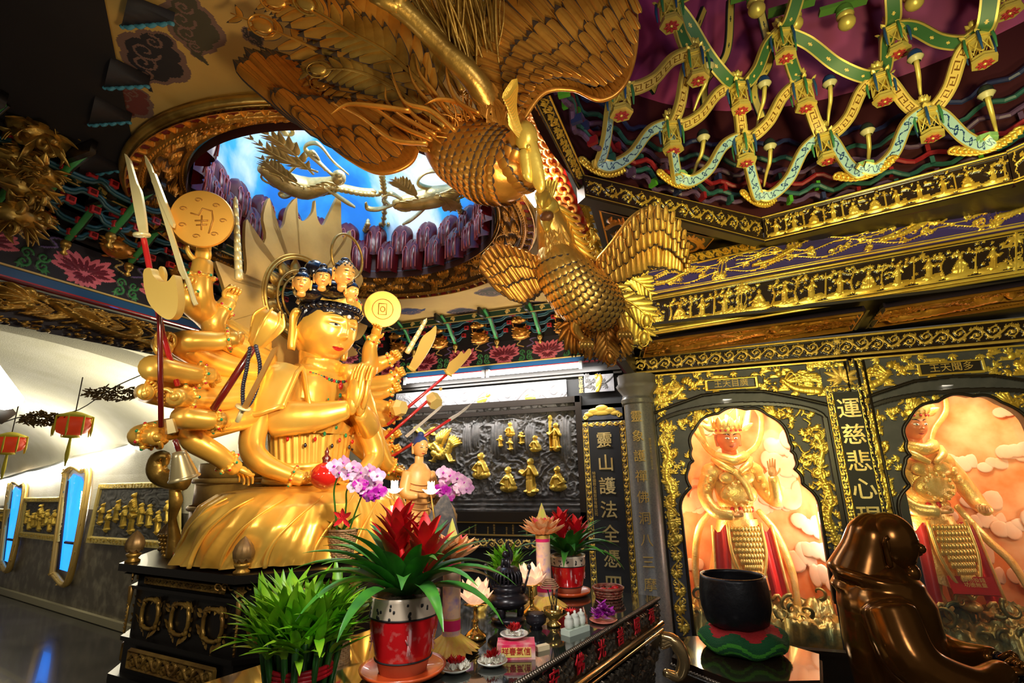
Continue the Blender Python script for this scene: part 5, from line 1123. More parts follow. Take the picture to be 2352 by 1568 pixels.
pairs3 = [(0, 0), (1, 1), (2, 1), (3, 2), (4, 2), (4, 3), (3, 1), (1, 0)]
for i, j in pairs3: rib(T2[i]+[0, 0, .02], T3[j], 'dot', MC, 'green edged ribbon rising to the highest lantern row', 'green ribbons of the dome', .07)
APX = np.array([DCX+.1, DCY+.5, 4.55])
for i, t in enumerate(T3+[T2[4]]): rib(t+[0, 0, .02], APX+[(i-2)*.22, 0, 0], 'dot', MC, 'green edged ribbon climbing from the highest lanterns toward the dome top', 'upper green ribbons of the dome', .075)
for (a, c), (e, g) in (((1500, 210), (1620, 20)), ((1620, 250), (1680, 0)), ((1750, 270), (1745, 10))):
    b = MB(); A, B_ = PZ(a, c, 3.75), PZ(e, g, 4.25); ribbon(b, [A, (A*.7+B_*.3)+[-.04, 0, -.02], (A+B_)/2+[.05, 0, 0], B_], .045, .02, 'dot'); tag(b.build('dome_ribbon', [REDGE, RDK, RDK], sharp=50), 'thin gilt rib arching over the magenta dome', 'dome ribbon', 'thin gilt ribs of the dome')
# gilt bulbs with green cups and blue capped pendants
b0 = None
for i, (a, c) in enumerate(((1738, 22), (1825, 55), (1945, 52), (2100, 6))):
    root = thing('pendant_bulb', f'gilt ball pendant under a green bracket, {["first", "second", "third", "fourth"][i]} from left at the top', 'pendant', PZ(a, c, 4.05), 'gilt ball pendants of the dome')
    L0 = PZ(a, c, 4.05); b = MB(); b.ell(L0, (.045, .045, .042), None, 16); b.lathe(L0, [(.03, .03), (.045, .045), (.04, .055)], 16); b.build('gilt_ball', LG, root)
    b = MB(); b.lathe(L0, [(.035, .05), (.045, .06), (.04, .10), (.02, .11)], 14); b.box(L0+[0, 0, .12], (.24, .05, .025)); b.build('green_cup', mat('cup_green', (.12, .30, .06), 0, .4), root, sharp=40)
for i, (a, c) in enumerate(((1625, 152), (1755, 192), (1905, 190), (2102, 132), (1615, 315), (1768, 335), (1992, 300), (2265, 215))):
    z = 3.72 if i < 4 else 3.45; L0 = PZ(a, c, z); root = thing('capped_pendant', f'small blue capped pendant with a gilt stem, {["first", "second", "third", "fourth"][i % 4]} from left in the {"upper" if i < 4 else "lower"} row', 'pendant', L0, 'blue capped pendants of the dome')
    b = MB(); b.lathe(L0, [(.001, .045), (.02, .043), (.032, .025), (.034, .0)], 16); b.build('blue_cap', RBN if i < 4 else RDK, root); b = MB(); b.lathe(L0, [(.034, 0), (.038, -.006), (.03, -.014), (.02, -.03)], 16); b.build('cup_rim', mat('pale_rim', (.6, .55, .3), 0, .4), root)
    d = nrm([DCX-L0[0], DCY-L0[1], 0])*-.10
    b = MB(); b.tube(smooth_path([L0+[0, 0, -.02], L0+d*.3+[0, 0, -.09], L0+d*.8+[0, 0, -.13], L0+d*1.3+[0, 0, -.19]], 12), [.013, .012, .01, .006], 7); b.build('gilt_stem', LG, root)
# tiers of dark bracketwork at the foot of the dome
b = MB(); rn = random.Random(6)
for k, (r_, z, m) in enumerate(((1.42, 3.16, 0), (1.43, 3.22, 1), (1.45, 3.30, 2), (1.48, 3.40, 0), (1.51, 3.50, 1), (1.52, 3.62, 3))):
    a = np.linspace(0, 2*PI, 241); b.tube(np.stack([DCX+(r_+.02*np.sin(a*24+k))*np.cos(a), DCY+(r_+.02*np.sin(a*24+k))*np.sin(a), z+.02*np.sin(a*48+k)], 1), [.014], 6, mi=m, cap=False)
for i in range(48):
    a = i*2*PI/48
    for k in range(3): b.box((DCX+(1.40+.04*k)*math.cos(a), DCY+(1.40+.04*k)*math.sin(a), 3.15+.10*k), (.05, .02, .04), rotz(a), mi=(i+k) % 5)
struct(b.build('ceiling_bracket_tiers', [mat('tier_purple', (.10, .05, .14), 0, .5), mat('tier_teal', (.02, .10, .10), 0, .5), mat('tier_red', (.25, .01, .02), 0, .5), mat('tier_navy', (.02, .03, .12), 0, .5), mat('tier_green', (.08, .35, .03), 0, .5)], smooth=False))
# gilt cloud carvings and green sockets on the beam
for i, (a, c) in enumerate(((1385, 398), (1560, 425), (1745, 468), (1990, 403), (2270, 342))):
    p = PZ(a, c, 3.10); q = PZ(a+20, c+(-6 if i > 2 else 5), 3.10); d = nrm((q-p)*[1, 1, 0]); b = MB()
    for k in range(-6, 7):
        zz = .045*(abs(k)/6)**2; pp = p+d*k*.020+[0, 0, zz]
        b.tube([pp+d*.022*math.cos(t)+[0, 0, .018*math.sin(t)] for t in np.linspace(0, 5, 8)], [.010, .008, .005], 6); b.ell(pp, .014, None, 8)
    tag(b.build('cloud_carving', GOLDY), f'gilt curling cloud carving on the beam under the pale ribbons, {["first", "second", "third", "fourth", "last"][i]} from left', 'carving', 'gilt cloud carvings on the dome beam')
    b = MB(); b.lathe(p+[0, 0, .03], [(.001, 0), (.045, 0), (.045, .012), (.05, .014), (.05, .035), (.001, .035)], 8); tag(b.build('ribbon_socket', mat('socket_green', (.25, .5, .2), 0, .4), smooth=False), f'small green faceted socket holding ribbons above the {["first", "second", "third", "fourth", "last"][i]} cloud carving', 'bracket', 'green ribbon sockets')
# ================================================================ phoenixes
FTH = lambda t: np.clip(np.minimum((t+.05)/.25, 1), 0, 1)**.5*np.sqrt(np.clip(1-np.clip((t-.72)/.28, 0, 1)**2, .0, 1))*.95+.03
PK = 1.                                                  # overall size of the bird being built (its distance and its scale go together)
def QD(x, y, d): return PD(x, y, d*PK)
def dpath(px, n): return smooth_path([QD(*p) for p in px], n)
def wing(root, Lp, Ep, toward, rows, name='wing', mats=GOLDW, edge=.02, curve=.18):
    b = MB(); toward = np.array(toward, float)
    n0 = 60; Lc = dpath(Lp, n0); Ec = dpath(Ep, n0)
    edge *= PK
    b.grid(np.stack([Lc+(Ec-Lc)*f_ for f_ in (0, .15, .3, .42)], 0)-toward*.012*PK, 1)  # dark backing stands in for the shadow between feathers
    for r_, (n, f0, f1, wd, lift) in enumerate(rows):
        for i in range(n):
            t = (i+.5)/n*(n0-1); k = min(n0-2, int(t)); u = t-k; A = Lc[k]*(1-u)+Lc[k+1]*u; B_ = Ec[k]*(1-u)+Ec[k+1]*u
            jit = math.sin(i*2.4+r_)*.0035*PK; base = A+(B_-A)*f0+toward*(lift*3.4*PK+.003*PK*(i % 2)); tip = A+(B_-A)*(f1+.02*math.sin(i*1.9))+toward*(lift*2.6*PK+.006*PK*(i % 2)+jit+.012*PK*(1 if r_ else 0)); L = np.linalg.norm(tip-base)
            if L < 1e-3: continue
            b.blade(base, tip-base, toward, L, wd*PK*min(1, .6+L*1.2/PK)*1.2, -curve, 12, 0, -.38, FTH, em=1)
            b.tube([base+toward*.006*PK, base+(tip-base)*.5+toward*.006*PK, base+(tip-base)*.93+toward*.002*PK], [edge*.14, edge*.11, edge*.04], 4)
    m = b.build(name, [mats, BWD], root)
    b = MB(); b.tube(Lc, [edge], 8, sq=.6); 
    for i in range(int(n0*.6)): p = Lc[int(i/.6)]; q = Ec[int(i/.6)]; b.blade(p+toward*edge*.5, q-p, toward, edge*3.6, edge*2.0, -.3, 5, 0, .4, FTH)
    b.build('leading_edge', mats, m)
    return m
def scaled_body(root, pts, rad, sc, name='body', mats=GOLDW, vox=.006, facing=None, hair=0):
    sc = sc*PK; P = smooth_path(pts, 40); R = interp(rad, 40)*PK; b = MB(); b.tube(P, R, 28)
    T = np.gradient(P, axis=0); T /= np.linalg.norm(T, axis=1)[:, None]; s = 0; acc = 0; row = 0
    for i in range(1, 39):
        acc += np.linalg.norm(P[i]-P[i-1])
        if acc < sc*.62: continue
        acc = 0; row += 1; a0 = nrm(np.cross(T[i], [0, 0, 1.])); a1 = np.cross(T[i], a0); n = max(8, int(2*PI*R[i]/(sc*.8)))
        for k in range(n):
            a = (k+.5*(row % 2))*2*PI/n; o = a0*math.cos(a)+a1*math.sin(a)
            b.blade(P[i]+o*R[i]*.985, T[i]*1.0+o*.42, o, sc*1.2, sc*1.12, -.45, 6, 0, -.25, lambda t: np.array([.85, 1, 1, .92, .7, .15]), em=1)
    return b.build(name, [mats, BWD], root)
def plume(b, pts, w, toward, n=12, eye=True, mi=0, lobes=1.):
    w = w*PK
    P = smooth_path(pts, 40); toward = np.array(toward, float); T = np.gradient(P, axis=0); T /= np.linalg.norm(T, axis=1)[:, None]; L = np.linalg.norm(P[-1]-P[0])
    b.tube(P, [w*.055, w*.045, w*.012], 6, mi=mi)
    for i in range(n):
        k = int(6+i/(n-1)*32); t = i/(n-1); ww = w*(.55+.55*math.sin(PI*min(1, t*1.15)))*(1-.35*t)
        for sg in (-1, 1):
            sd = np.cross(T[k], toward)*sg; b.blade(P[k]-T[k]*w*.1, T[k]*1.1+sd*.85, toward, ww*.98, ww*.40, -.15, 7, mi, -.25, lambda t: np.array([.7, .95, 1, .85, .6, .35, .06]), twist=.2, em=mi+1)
    if eye: c = P[34]; A = frame(toward, T[34]); b.ell(c+toward*w*.03, np.array([.24, .15, .07])*w, A, 14, mi); b.tube([c+toward*w*.02+A[:, 0]*w*.32*math.cos(a)+A[:, 1]*w*.21*math.sin(a) for a in np.linspace(0, 2*PI, 20)], [w*.022], 5, mi=mi, cap=False)
def strands(b, c, d, L, n, spread, r0, seed, wob=.3, nrm_=(0, 0, 1)):
    L *= PK; spread *= PK; r0 *= PK; rn = random.Random(seed); d = nrm(d); s1 = nrm(np.cross(d, nrm_)); s2 = np.cross(d, s1)
    for i in range(n):
        o = s1*rn.uniform(-1, 1)*spread+s2*rn.uniform(-1, 1)*spread*.5; l = L*rn.uniform(.6, 1.15); ph = rn.uniform(0, 6); q = d+s1*rn.uniform(-.35, .35)+s2*rn.uniform(-.3, .3)
        b.tube(smooth_path([c+o, c+o+q*l*.3+s1*math.sin(ph)*l*wob*.3, c+o+q*l*.65+s1*math.sin(ph+2)*l*wob*.35, c+o+q*l+s1*math.sin(ph+3.5)*l*wob*.5], 12), [r0, r0*1.1, r0*.8, r0*.15], 6, sq=.5)
tw = -fw
def big_phoenix():
    global PK; PK = .78
    root = thing('phoenix', 'large gilt wooden phoenix flying overhead with spread wings and long plumed tail', 'phoenix', QD(1090, 340, 2.0))
    wing(root, [(1188, 292, 1.92), (1245, 214, 1.9), (1315, 204, 1.9), (1380, 228, 1.9), (1432, 192, 1.9), (1457, 100, 1.92), (1453, -30, 1.95)],
         [(1165, 245, 1.92), (1088, 150, 1.95), (1086, 60, 1.98), (1120, -30, 2.0), (1220, -130, 2.0), (1340, -180, 2.0), (1448, -130, 2.0)], tw,
         [(21, .30, 1.0, .062, .0), (22, .16, .62, .052, .010), (22, .07, .40, .046, .018), (20, .02, .22, .044, .025)], 'right_wing', edge=.016)
    wing(root, [(930, 262, 2.05), (955, 320, 2.03), (940, 372, 2.02), (875, 394, 2.02), (805, 362, 2.04), (725, 298, 2.08)],
         [(800, 215, 2.1), (725, 165, 2.12), (650, 120, 2.14), (592, 98, 2.15), (550, 106, 2.16), (527, 138, 2.16)], tw,
         [(15, .12, 1.0, .075, .0), (13, .06, .55, .07, .012), (9, .03, .28, .06, .022), (8, .0, .18, .05, .03)], 'left_wing', mat('amber_gilt', (.74, .28, .035), .6, .36, (.45, .14, .015), 5, .5, .2, 30), edge=.018, curve=.1)
    scaled_body(root, [QD(985, 300, 2.05), QD(1040, 335, 2.02), QD(1110, 370, 1.98), QD(1165, 385, 1.94), QD(1185, 360, 1.92)], [.06, .13, .155, .13, .07], .040, 'body')
    b = MB()                                                # back and neck feathering
    b.tube(smooth_path([QD(1190, 380, 1.93), QD(1185, 320, 1.92), QD(1150, 260, 1.93), QD(1110, 210, 1.95)], 20), np.array([.08, .075, .06, .03])*PK, 16)
    for i in range(150):
        rn = random.Random(i); t = rn.random(); c = QD(1188-70*t+rn.uniform(-26, 26), 385-165*t+rn.uniform(-15, 15), 1.86); b.blade(c, QD(1176-12, 784-50, 1)-QD(1176, 784, 1)+rt*rn.uniform(-.02, .02), tw, .05*PK, .014*PK, rn.uniform(-.6, .2), 5, 0, .3, FTH)
    strands(b, QD(1080, 330, 1.93), QD(1010, 250, 1.9)-QD(1080, 340, 1.93), .16, 46, .07, .0065, 4, .5, tw)
    strands(b, QD(1010, 330, 1.95), QD(950, 270, 1.95)-QD(1010, 340, 1.95), .14, 34, .05, .0065, 5, .4, tw)
    b.build('neck_feathers', GOLDW, root)
    b = MB()                                                # curling hackles
    for k, pts in enumerate([[(1060, 280), (1010, 240), (980, 190), (985, 120)], [(1035, 290), (980, 230), (950, 190), (938, 150)], [(1040, 275), (1000, 215), (965, 170), (955, 130)], [(1010, 300), (950, 265), (915, 210), (895, 150)], [(1000, 310), (930, 270), (890, 235), (885, 200)],
                             [(1090, 275), (1060, 240), (1010, 228), (975, 240)], [(1100, 262), (1050, 232), (1028, 180), (1025, 125)], [(990, 320), (920, 290), (860, 250), (800, 235)], [(980, 330), (900, 320), (830, 270), (760, 235)], [(940, 255), (870, 245), (800, 240), (760, 262)], [(1045, 300), (990, 255), (930, 235), (900, 180)]]):
        b.tube(dpath([(a, c, 1.9-.01*k) for a, c in pts], 22), np.array([.017, .018, .013, .003])*PK, 8, sq=.45, x=tw)
    b.build('hackle', GOLDW, root)
    b = MB()                                                # head and beak hanging down at the right
    hc = QD(1208, 318, 1.86); b.ell(hc, np.array([.045, .05, .07])*PK, None, 16); b.tube(dpath([(1200, 300, 1.86), (1222, 370, 1.84), (1240, 425, 1.82), (1240, 442, 1.82)], 16), np.array([.040, .038, .022, .006])*PK, 14, sq=.7)
    b.tube(dpath([(1205, 350, 1.84), (1212, 400, 1.83), (1222, 418, 1.83)], 10), np.array([.028, .022, .006])*PK, 10); b.ell(QD(1214, 338, 1.81), .007, None, 10)
    for k in range(16): b.blade(QD(1202-3*k, 318-6*k, 1.82-.002*k), QD(1176-40+5*k, 784-50, 1)-QD(1176, 784, 1), tw, .085*PK, .03*PK, .3, 7, 0, .2, FTH)
    b.build('head', GOLDY, root)
    b = MB()
    b.tube(dpath([(1135, 262, 1.93), (1090, 185, 1.85), (1020, 115, 1.8), (950, 45, 1.75), (905, 5, 1.72)], 26), np.array([.055, .045, .036, .034, .038])*PK, 14)
    for k, e in enumerate([(870, -40), (905, -60), (850, 0), (950, -50)]): b.tube(dpath([(915, 15, 1.72), ((915+e[0])/2-8, e[1]/2, 1.70), (e[0], e[1], 1.72)], 10), np.array([.03, .024, .006])*PK, 8)
    b.build('leg', GOLDD, root)
    cols = [[(1010, 290), (860, 190), (720, 110), (530, 30)], [(1010, 270), (880, 150), (760, 60), (600, -60)], [(1030, 260), (930, 130), (820, 20), (720, -90)], [(1020, 290), (900, 200), (800, 160), (690, 165)], [(1000, 300), (900, 230), (790, 205), (700, 185)],
            [(1040, 240), (960, 110), (880, 0), (820, -90)], [(1000, 250), (860, 120), (700, 20), (600, 0)], [(1030, 250), (900, 130), (800, 70), (640, -30)]]
    for k, pts in enumerate(cols):
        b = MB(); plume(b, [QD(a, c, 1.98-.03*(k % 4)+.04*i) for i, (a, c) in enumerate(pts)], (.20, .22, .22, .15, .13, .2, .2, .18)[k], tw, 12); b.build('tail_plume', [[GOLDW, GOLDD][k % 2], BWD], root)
    b = MB()
    strands(b, QD(1100, 200, 2.0), QD(1010, -60, 1.95)-QD(1100, 200, 2.0), .55, 60, .09, .010, 8, .12, tw); strands(b, QD(1130, 220, 2.02), QD(1060, -60, 2.)-QD(1130, 220, 2.0), .5, 30, .05, .008, 9, .12, tw)
    b.build('back_strand', GOLDD, root)
    for k, pts in enumerate([[(1110, 240), (1090, 120), (1070, 30), (1060, -40)], [(1130, 250), (1120, 130), (1110, 40), (1090, -30)]]):
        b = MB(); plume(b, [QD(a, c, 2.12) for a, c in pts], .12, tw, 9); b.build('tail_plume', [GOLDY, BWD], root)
    return root
big_phoenix()
PK = 1.
def small_phoenix():
    global PK; PK = .80; D = 3.15
    root = thing('phoenix', 'smaller gilt phoenix with raised head and open beak below the large one', 'phoenix', QD(1330, 640, D))
    rows = [(20, .30, 1.0, .058, 0), (18, .16, .66, .05, .012), (16, .05, .42, .045, .022), (14, .0, .24, .04, .03)]
    wing(root, [(1372, 598, D), (1405, 560, D-.02), (1450, 502, D-.04), (1492, 478, D-.04), (1532, 492, D-.02), (1562, 540, D), (1577, 610, D+.03)], [(1385, 665, D), (1420, 655, D), (1462, 640, D), (1500, 620, D), (1530, 622, D), (1556, 624, D), (1578, 628, D+.03)], tw, rows, 'right_wing', GOLDY if False else mat('bright_gilt_wood', (.92, .56, .12), .65, .32, (.7, .36, .06), 6, .5, .15, 40), edge=.018)
    wing(root, [(1262, 614, D), (1222, 590, D), (1180, 573, D-.02), (1140, 567, D-.02), (1112, 588, D), (1104, 622, D+.02)], [(1262, 650, D), (1248, 668, D), (1238, 680, D), (1225, 690, D), (1200, 698, D), (1150, 668, D+.02)], tw, rows, 'left_wing', GOLDW, edge=.018)
    M_ = MATS['bright_gilt_wood']
    scaled_body(root, [QD(1278, 560, D-.05), QD(1290, 610, D-.08), QD(1325, 665, D-.06), QD(1370, 700, D), QD(1395, 715, D+.05)], [.11, .16, .185, .16, .09], .05, 'body', M_)
    b = MB(); b.tube(dpath([(1283, 575, D-.06), (1272, 530, D-.10), (1262, 500, D-.14), (1258, 480, D-.16)], 18), np.array([.13, .11, .085, .07])*PK, 16)
    for i in range(130):
        rn = random.Random(i); t = rn.random(); c = QD(1262+30*t+rn.uniform(-30, 30)*(.5+t*.5), 490+105*t, D-.2+.02*t); b.blade(c, QD(1176+rn.uniform(-12, 22), 784+40, 1)-QD(1176, 784, 1), tw, .10*PK, .028*PK, rn.uniform(-.3, .2), 6, 0, .3, FTH)
    b.build('neck_feathers', M_, root)
    b = MB(); b.ell(QD(1258, 478, D-.18), np.array([.07, .08, .065])*PK, None, 16); b.tube(dpath([(1252, 470, D-.2), (1245, 450, D-.3), (1243, 462, D-.36), (1246, 478, D-.37)], 14), np.array([.05, .045, .03, .008])*PK, 12); b.tube(dpath([(1256, 500, D-.2), (1254, 512, D-.26), (1256, 530, D-.30)], 10), np.array([.04, .032, .015])*PK, 10)
    for k in range(7): b.tube(dpath([(1265+4*k, 470+12*k, D-.12), (1290+8*k, 480+16*k, D-.12), (1310+9*k, 490+17*k, D-.14), (1325+8*k, 494+15*k, D-.18)], 12), np.array([.022, .02, .012, .003])*PK, 7)
    for k in range(5): b.blade(QD(1252+3*k, 455, D-.2), QD(1176-6+6*k, 784-50, 1)-QD(1176, 784, 1), tw, .11*PK, .03*PK, .4, 7, 0, .2, FTH, th=.005)
    b.build('head', GOLDY, root); b = MB(); b.ell(QD(1256, 497, D-.28), np.array([.042, .03, .032])*PK, None, 14); b.build('open_mouth', mat('beak_brown', (.22, .09, .03), .3, .4), root)
    for lg in ([(1388, 655), (1405, 690), (1425, 735), (1432, 762)], [(1330, 730), (1322, 755), (1335, 775), (1345, 785)]):
        b = MB(); b.tube(dpath([(a, c, D-.05) for a, c in lg], 16), np.array([.05, .034, .022, .024])*PK, 10); e = lg[-1]
        for k in range(4): b.tube(dpath([(e[0], e[1]-4, D-.06), (e[0]-10+8*k, e[1]+6, D-.12), (e[0]-10+9*k, e[1]+18, D-.1)], 8), np.array([.022, .02, .006])*PK, 7)
        b.build('leg', M_, root)
    sets = [([(1375, 710), (1390, 760), (1395, 800), (1405, 835)], GOLDW), ([(1385, 700), (1420, 745), (1425, 790), (1418, 822)], GOLDW), ([(1350, 715), (1355, 760), (1365, 795), (1380, 812)], GOLDW), ([(1330, 705), (1310, 750), (1325, 780), (1350, 800)], GOLDW), ([(1395, 690), (1440, 715), (1475, 760), (1478, 785)], GOLDY),
            ([(1395, 670), (1430, 665), (1460, 670), (1495, 655)], GOLDY), ([(1395, 680), (1440, 690), (1480, 720), (1485, 745)], GOLDY), ([(1400, 670), (1440, 640), (1470, 650), (1500, 678)], GOLDY), ([(1400, 700), (1440, 740), (1455, 780), (1470, 780)], GOLDY)]
    for k, (pts, m_) in enumerate(sets):
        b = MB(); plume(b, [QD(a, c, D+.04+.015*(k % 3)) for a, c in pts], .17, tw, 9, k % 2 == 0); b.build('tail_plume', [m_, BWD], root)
    b = MB(); strands(b, QD(1380, 690, D), QD(1440, 740, D+.1)-QD(1380, 690, D), .22, 40, .09, .009, 3, .4, tw); strands(b, QD(1360, 715, D), QD(1365, 790, D+.1)-QD(1360, 715, D), .24, 40, .1, .009, 5, .4, tw); strands(b, QD(1345, 600, D-.1), QD(1360, 680, D)-QD(1340, 590, D-.1), .18, 26, .05, .009, 6, .3, tw); b.build('tail_strand', M_, root)
small_phoenix()
PK = 1.
# bare lamp between the two birds
root = thing('bulb_lamp', 'glaring white bulb between the two phoenixes', 'lamp', PD(1222, 448, 2.75)); b = MB()
b.tube([PD(1205, 425, 2.75), PD(1238, 468, 2.75)], [.03], 12); b.build('bulb', mat('bulb_glow', (1, 1, 1), emis=(1, .98, .95), es=40), root); b = MB(); b.tube([PD(1205, 425, 2.75), PD(1199, 417, 2.75)], [.035], 12); b.tube([PD(1199, 417, 2.75), PZ(1190, 405, ZC)], [.006], 6); b.build('socket', mat('white_enamel', (.7, .7, .68), 0, .4), root)
lamp('POINT', PD(1232, 470, 2.70), 7, (1, .92, .75), .05)
# ================================================================ gilt figures flying in the sky dome
SG = mat('sky_gilt', (.80, .64, .30), .6, .33, (.55, .42, .15), 12, .5, .2, 50)
def sp(px, py, z=3.62): return PZ(px, py, z)
def spath(pts, n=24, z=3.62): return smooth_path([sp(a, c, z+.02*i) for i, (a, c) in enumerate(pts)], n)
def skyfig(label, body, ribs, plumes, head):
    root = thing('flying_figure', label, 'carving', sp(*head)); b = MB(); b.tube(spath(body), [.035, .075, .085, .06, .03], 14)
    for k in range(9): p = spath(body)[3+2*k]; b.tube([p+np.array([.07*math.cos(t), .07*math.sin(t), -.03]) for t in np.linspace(0, 2*PI, 14)], [.008], 5, cap=False)
    b.build('robed_body', SG, root); b = MB(); b.ell(sp(*head), (.05, .05, .055), None, 14); b.ell(sp(head[0], head[1]-6), (.03, .03, .03), None, 10); b.build('head', SG, root)
    for r in ribs: b = MB(); b.tube(spath(r, 40), interp([.014, .022, .022, .012], 40), 8, sq=.45); b.build('ribbon', SG, root)
    for r in plumes: b = MB(); plume(b, [sp(a, c, 3.60) for a, c in r], .15, np.array([0, 0, -1.]), 8, False); b.build('leaf_plume', [SG, SG], root)
    return root
skyfig('gilt flying figure with trailing ribbons over the left part of the painted sky', [(600, 385), (650, 415), (700, 432), (745, 425), (775, 412)],
       [[(775, 412), (740, 380), (700, 340), (730, 330), (765, 370), (800, 400)], [(745, 430), (790, 460), (815, 475)], [(660, 400), (690, 370), (720, 350), (745, 390)], [(700, 430), (660, 450), (645, 445), (655, 435)], [(600, 380), (640, 340), (680, 330)]], [[(720, 400), (660, 340), (585, 290)], [(730, 395), (650, 365), (570, 315)], [(690, 425), (640, 395), (598, 362)]], (778, 408))
skyfig('gilt flying figure with looped ribbons over the right part of the painted sky', [(905, 470), (950, 462), (1000, 452), (1040, 440), (1065, 425)],
       [[(1060, 420), (1030, 395), (980, 395), (960, 420), (990, 432), (1040, 425)], [(1000, 455), (950, 500), (925, 515)], [(905, 470), (870, 480), (845, 478), (840, 465)], [(940, 470), (900, 445), (880, 455), (895, 470)], [(1060, 430), (1085, 440), (1095, 455)]], [[(960, 455), (930, 430), (905, 412)], [(1010, 450), (1030, 470), (1040, 485)]], (1066, 420))
for i, (pts, w) in enumerate((([(755, 425), (790, 432), (830, 440), (860, 442)], 'middle'), ([(878, 400), (882, 430), (884, 470), (880, 515)], 'centre'), ([(1050, 455), (1060, 490), (1072, 520)], 'right'), ([(845, 510), (835, 535), (828, 560)], 'left'), ([(640, 262), (645, 285), (655, 300)], 'top left'))):
    P = spath(pts, 22, 3.66); b = MB(); b.tube(P, [.034], 8, sq=.5); [b.ell(p-[0, 0, .02], (.026, .026, .018), None, 8) for p in P[::2]]; b.tube([P[-1]+[.05*math.cos(t)*(1-t/8), .05*math.sin(t)*(1-t/8), 0] for t in np.linspace(0, 6, 14)], [.014], 6)
    tag(b.build('cloud_strap', SG), f'gilt cloud scroll strap crossing the painted sky, {w} one', 'carving', 'gilt cloud straps in the sky dome')
# ================================================================ the thousand-armed statue
SO = np.array([-2.72, 3.05, 1.12]); MODEL = (SO, .80, np.array([-2.176, 2.44, 1.216])); SYAW = R_(83); SA = rotz(SYAW)
def SL(x, y, z): return SO+SA@np.array([x, y, z])             # x: its left, y: backwards, z: up
SF = SA@np.array([0, -1., 0]); SLt = SA@np.array([1., 0, 0]); UZ = np.array([0, 0, 1.])
def stretch(V):
    V = V.copy(); z = V[:, 2]; V[:, 0] *= np.interp(z, [.3, .6, 1.0], [1., 1.12, 1.16]); V[:, 2] = np.interp(z, [0, .30, .58, 1.06, 1.2, 1.34, 1.6], [0, .20, .44, 1.20, 1.30, 1.38, 1.6]); return V
GST = thing('seated_deity_statue', 'huge gilt many-armed seated statue with flaming halo and palms pressed together', 'statue', SO)
# body: torso, lap, neck, praying arms grown as one surface
b = MB(); b.xf(SA, SO); b.warp = stretch
b.lathe((0, 0, 0), [(.001, .30), (.34, .33), (.30, .45), (.255, .58), (.25, .68), (.27, .80), (.295, .92), (.30, 1.02), (.25, 1.12), (.13, 1.19), (.001, 1.2)], 40, sq=(1, .74))
for sx in (-1, 1):
    b.ell((sx*.285, .0, 1.06), (.13, .125, .115), None, 20); b.ell((sx*.12, -.14, .97), (.14, .10, .12), None, 16)
    b.tube(smooth_path([(sx*.10, .08, .22), (sx*.34, -.10, .20), (sx*.42, -.22, .18), (sx*.22, -.36, .18), (-sx*.05, -.40, .24)], 24), [.20, .19, .17, .15, .11], 20, sq=.8)
b.tube(smooth_path([(0, .0, 1.14), (0, .0, 1.26), (0, .01, 1.42)], 10), [.135, .125, .13], 20)
for k in range(3): b.tube([(.128*math.cos(t), -.03-.012*k+.12*math.sin(t), 1.19+.045*k) for t in np.linspace(0, 2*PI, 30)], [.014], 8, cap=False)
b.tube(smooth_path([(-.30, .02, 1.06), (-.36, .0, .95), (-.34, -.06, .855)], 14), [.115, .10, .082], 18); b.tube(smooth_path([(-.34, -.06, .855), (-.20, -.27, .865), (-.05, -.41, .90)], 16), [.082, .068, .045], 18)
b.tube(smooth_path([(.30, .0, 1.06), (.38, -.05, .92), (.38, -.12, .82)], 14), [.115, .10, .085], 18); b.tube(smooth_path([(.38, -.12, .82), (.24, -.30, .85), (.05, -.41, .90)], 16), [.085, .075, .05], 18)
body = b.build('torso_and_lap', GOLD, GST); remesh(body, .012, 5)
# pressed palms
b = MB(); b.xf(SA, SO); b.warp = stretch
for sx in (-1, 1):
    hand(b, (sx*.036, -.415, .90), (0, -.22, .72), (sx*-1, 0, 0), .27, 'flat', 0, sx)
b.build('pressed_hands', GOLD, GST)
# robe over the lap falling in wide folds
th = np.linspace(-PI, PI, 260, endpoint=False); nz = 46; G = np.zeros((nz, 260, 3))
fold = np.zeros(260); rnf = random.Random(5)
for k in range(30):
    t0 = -PI+k*2*PI/30+rnf.uniform(-.05, .05); w_ = rnf.uniform(.03, .07); dth = (th-t0+PI) % (2*PI)-PI; fold += rnf.uniform(.5, 1)*np.exp(-(dth/w_)**2)
for i, v in enumerate(np.linspace(0, 1, nz)):
    sx_ = np.interp(v, [0, .1, .5, .75, .92, 1], [.78, .775, .745, .70, .60, .38]); sy_ = np.interp(v, [0, .1, .5, .75, .92, 1], [.66, .655, .635, .59, .50, .32]); z = .43*v
    tw_ = th+.22*v*np.sign(np.sin(th))*0
    kn = .07*np.exp(-((np.abs(th-0)-.95)/.35)**2)*math.sin(PI*min(1, v*1.1))
    sh = np.interp((th+.35*v*np.sin(th)) % (2*PI), np.mod(th, 2*PI)[np.argsort(np.mod(th, 2*PI))], fold[np.argsort(np.mod(th, 2*PI))])
    r_ = 1+.065*sh*(1-v)**.5+.02*np.sin(th*9+v*6)*(1-v)+kn
    G[i, :, 0] = sx_*r_*np.sin(th); G[i, :, 1] = -sy_*r_*np.cos(th)-.02; G[i, :, 2] = z+.0
b = MB(); b.xf(SA, SO); b.grid(G, cu=True)
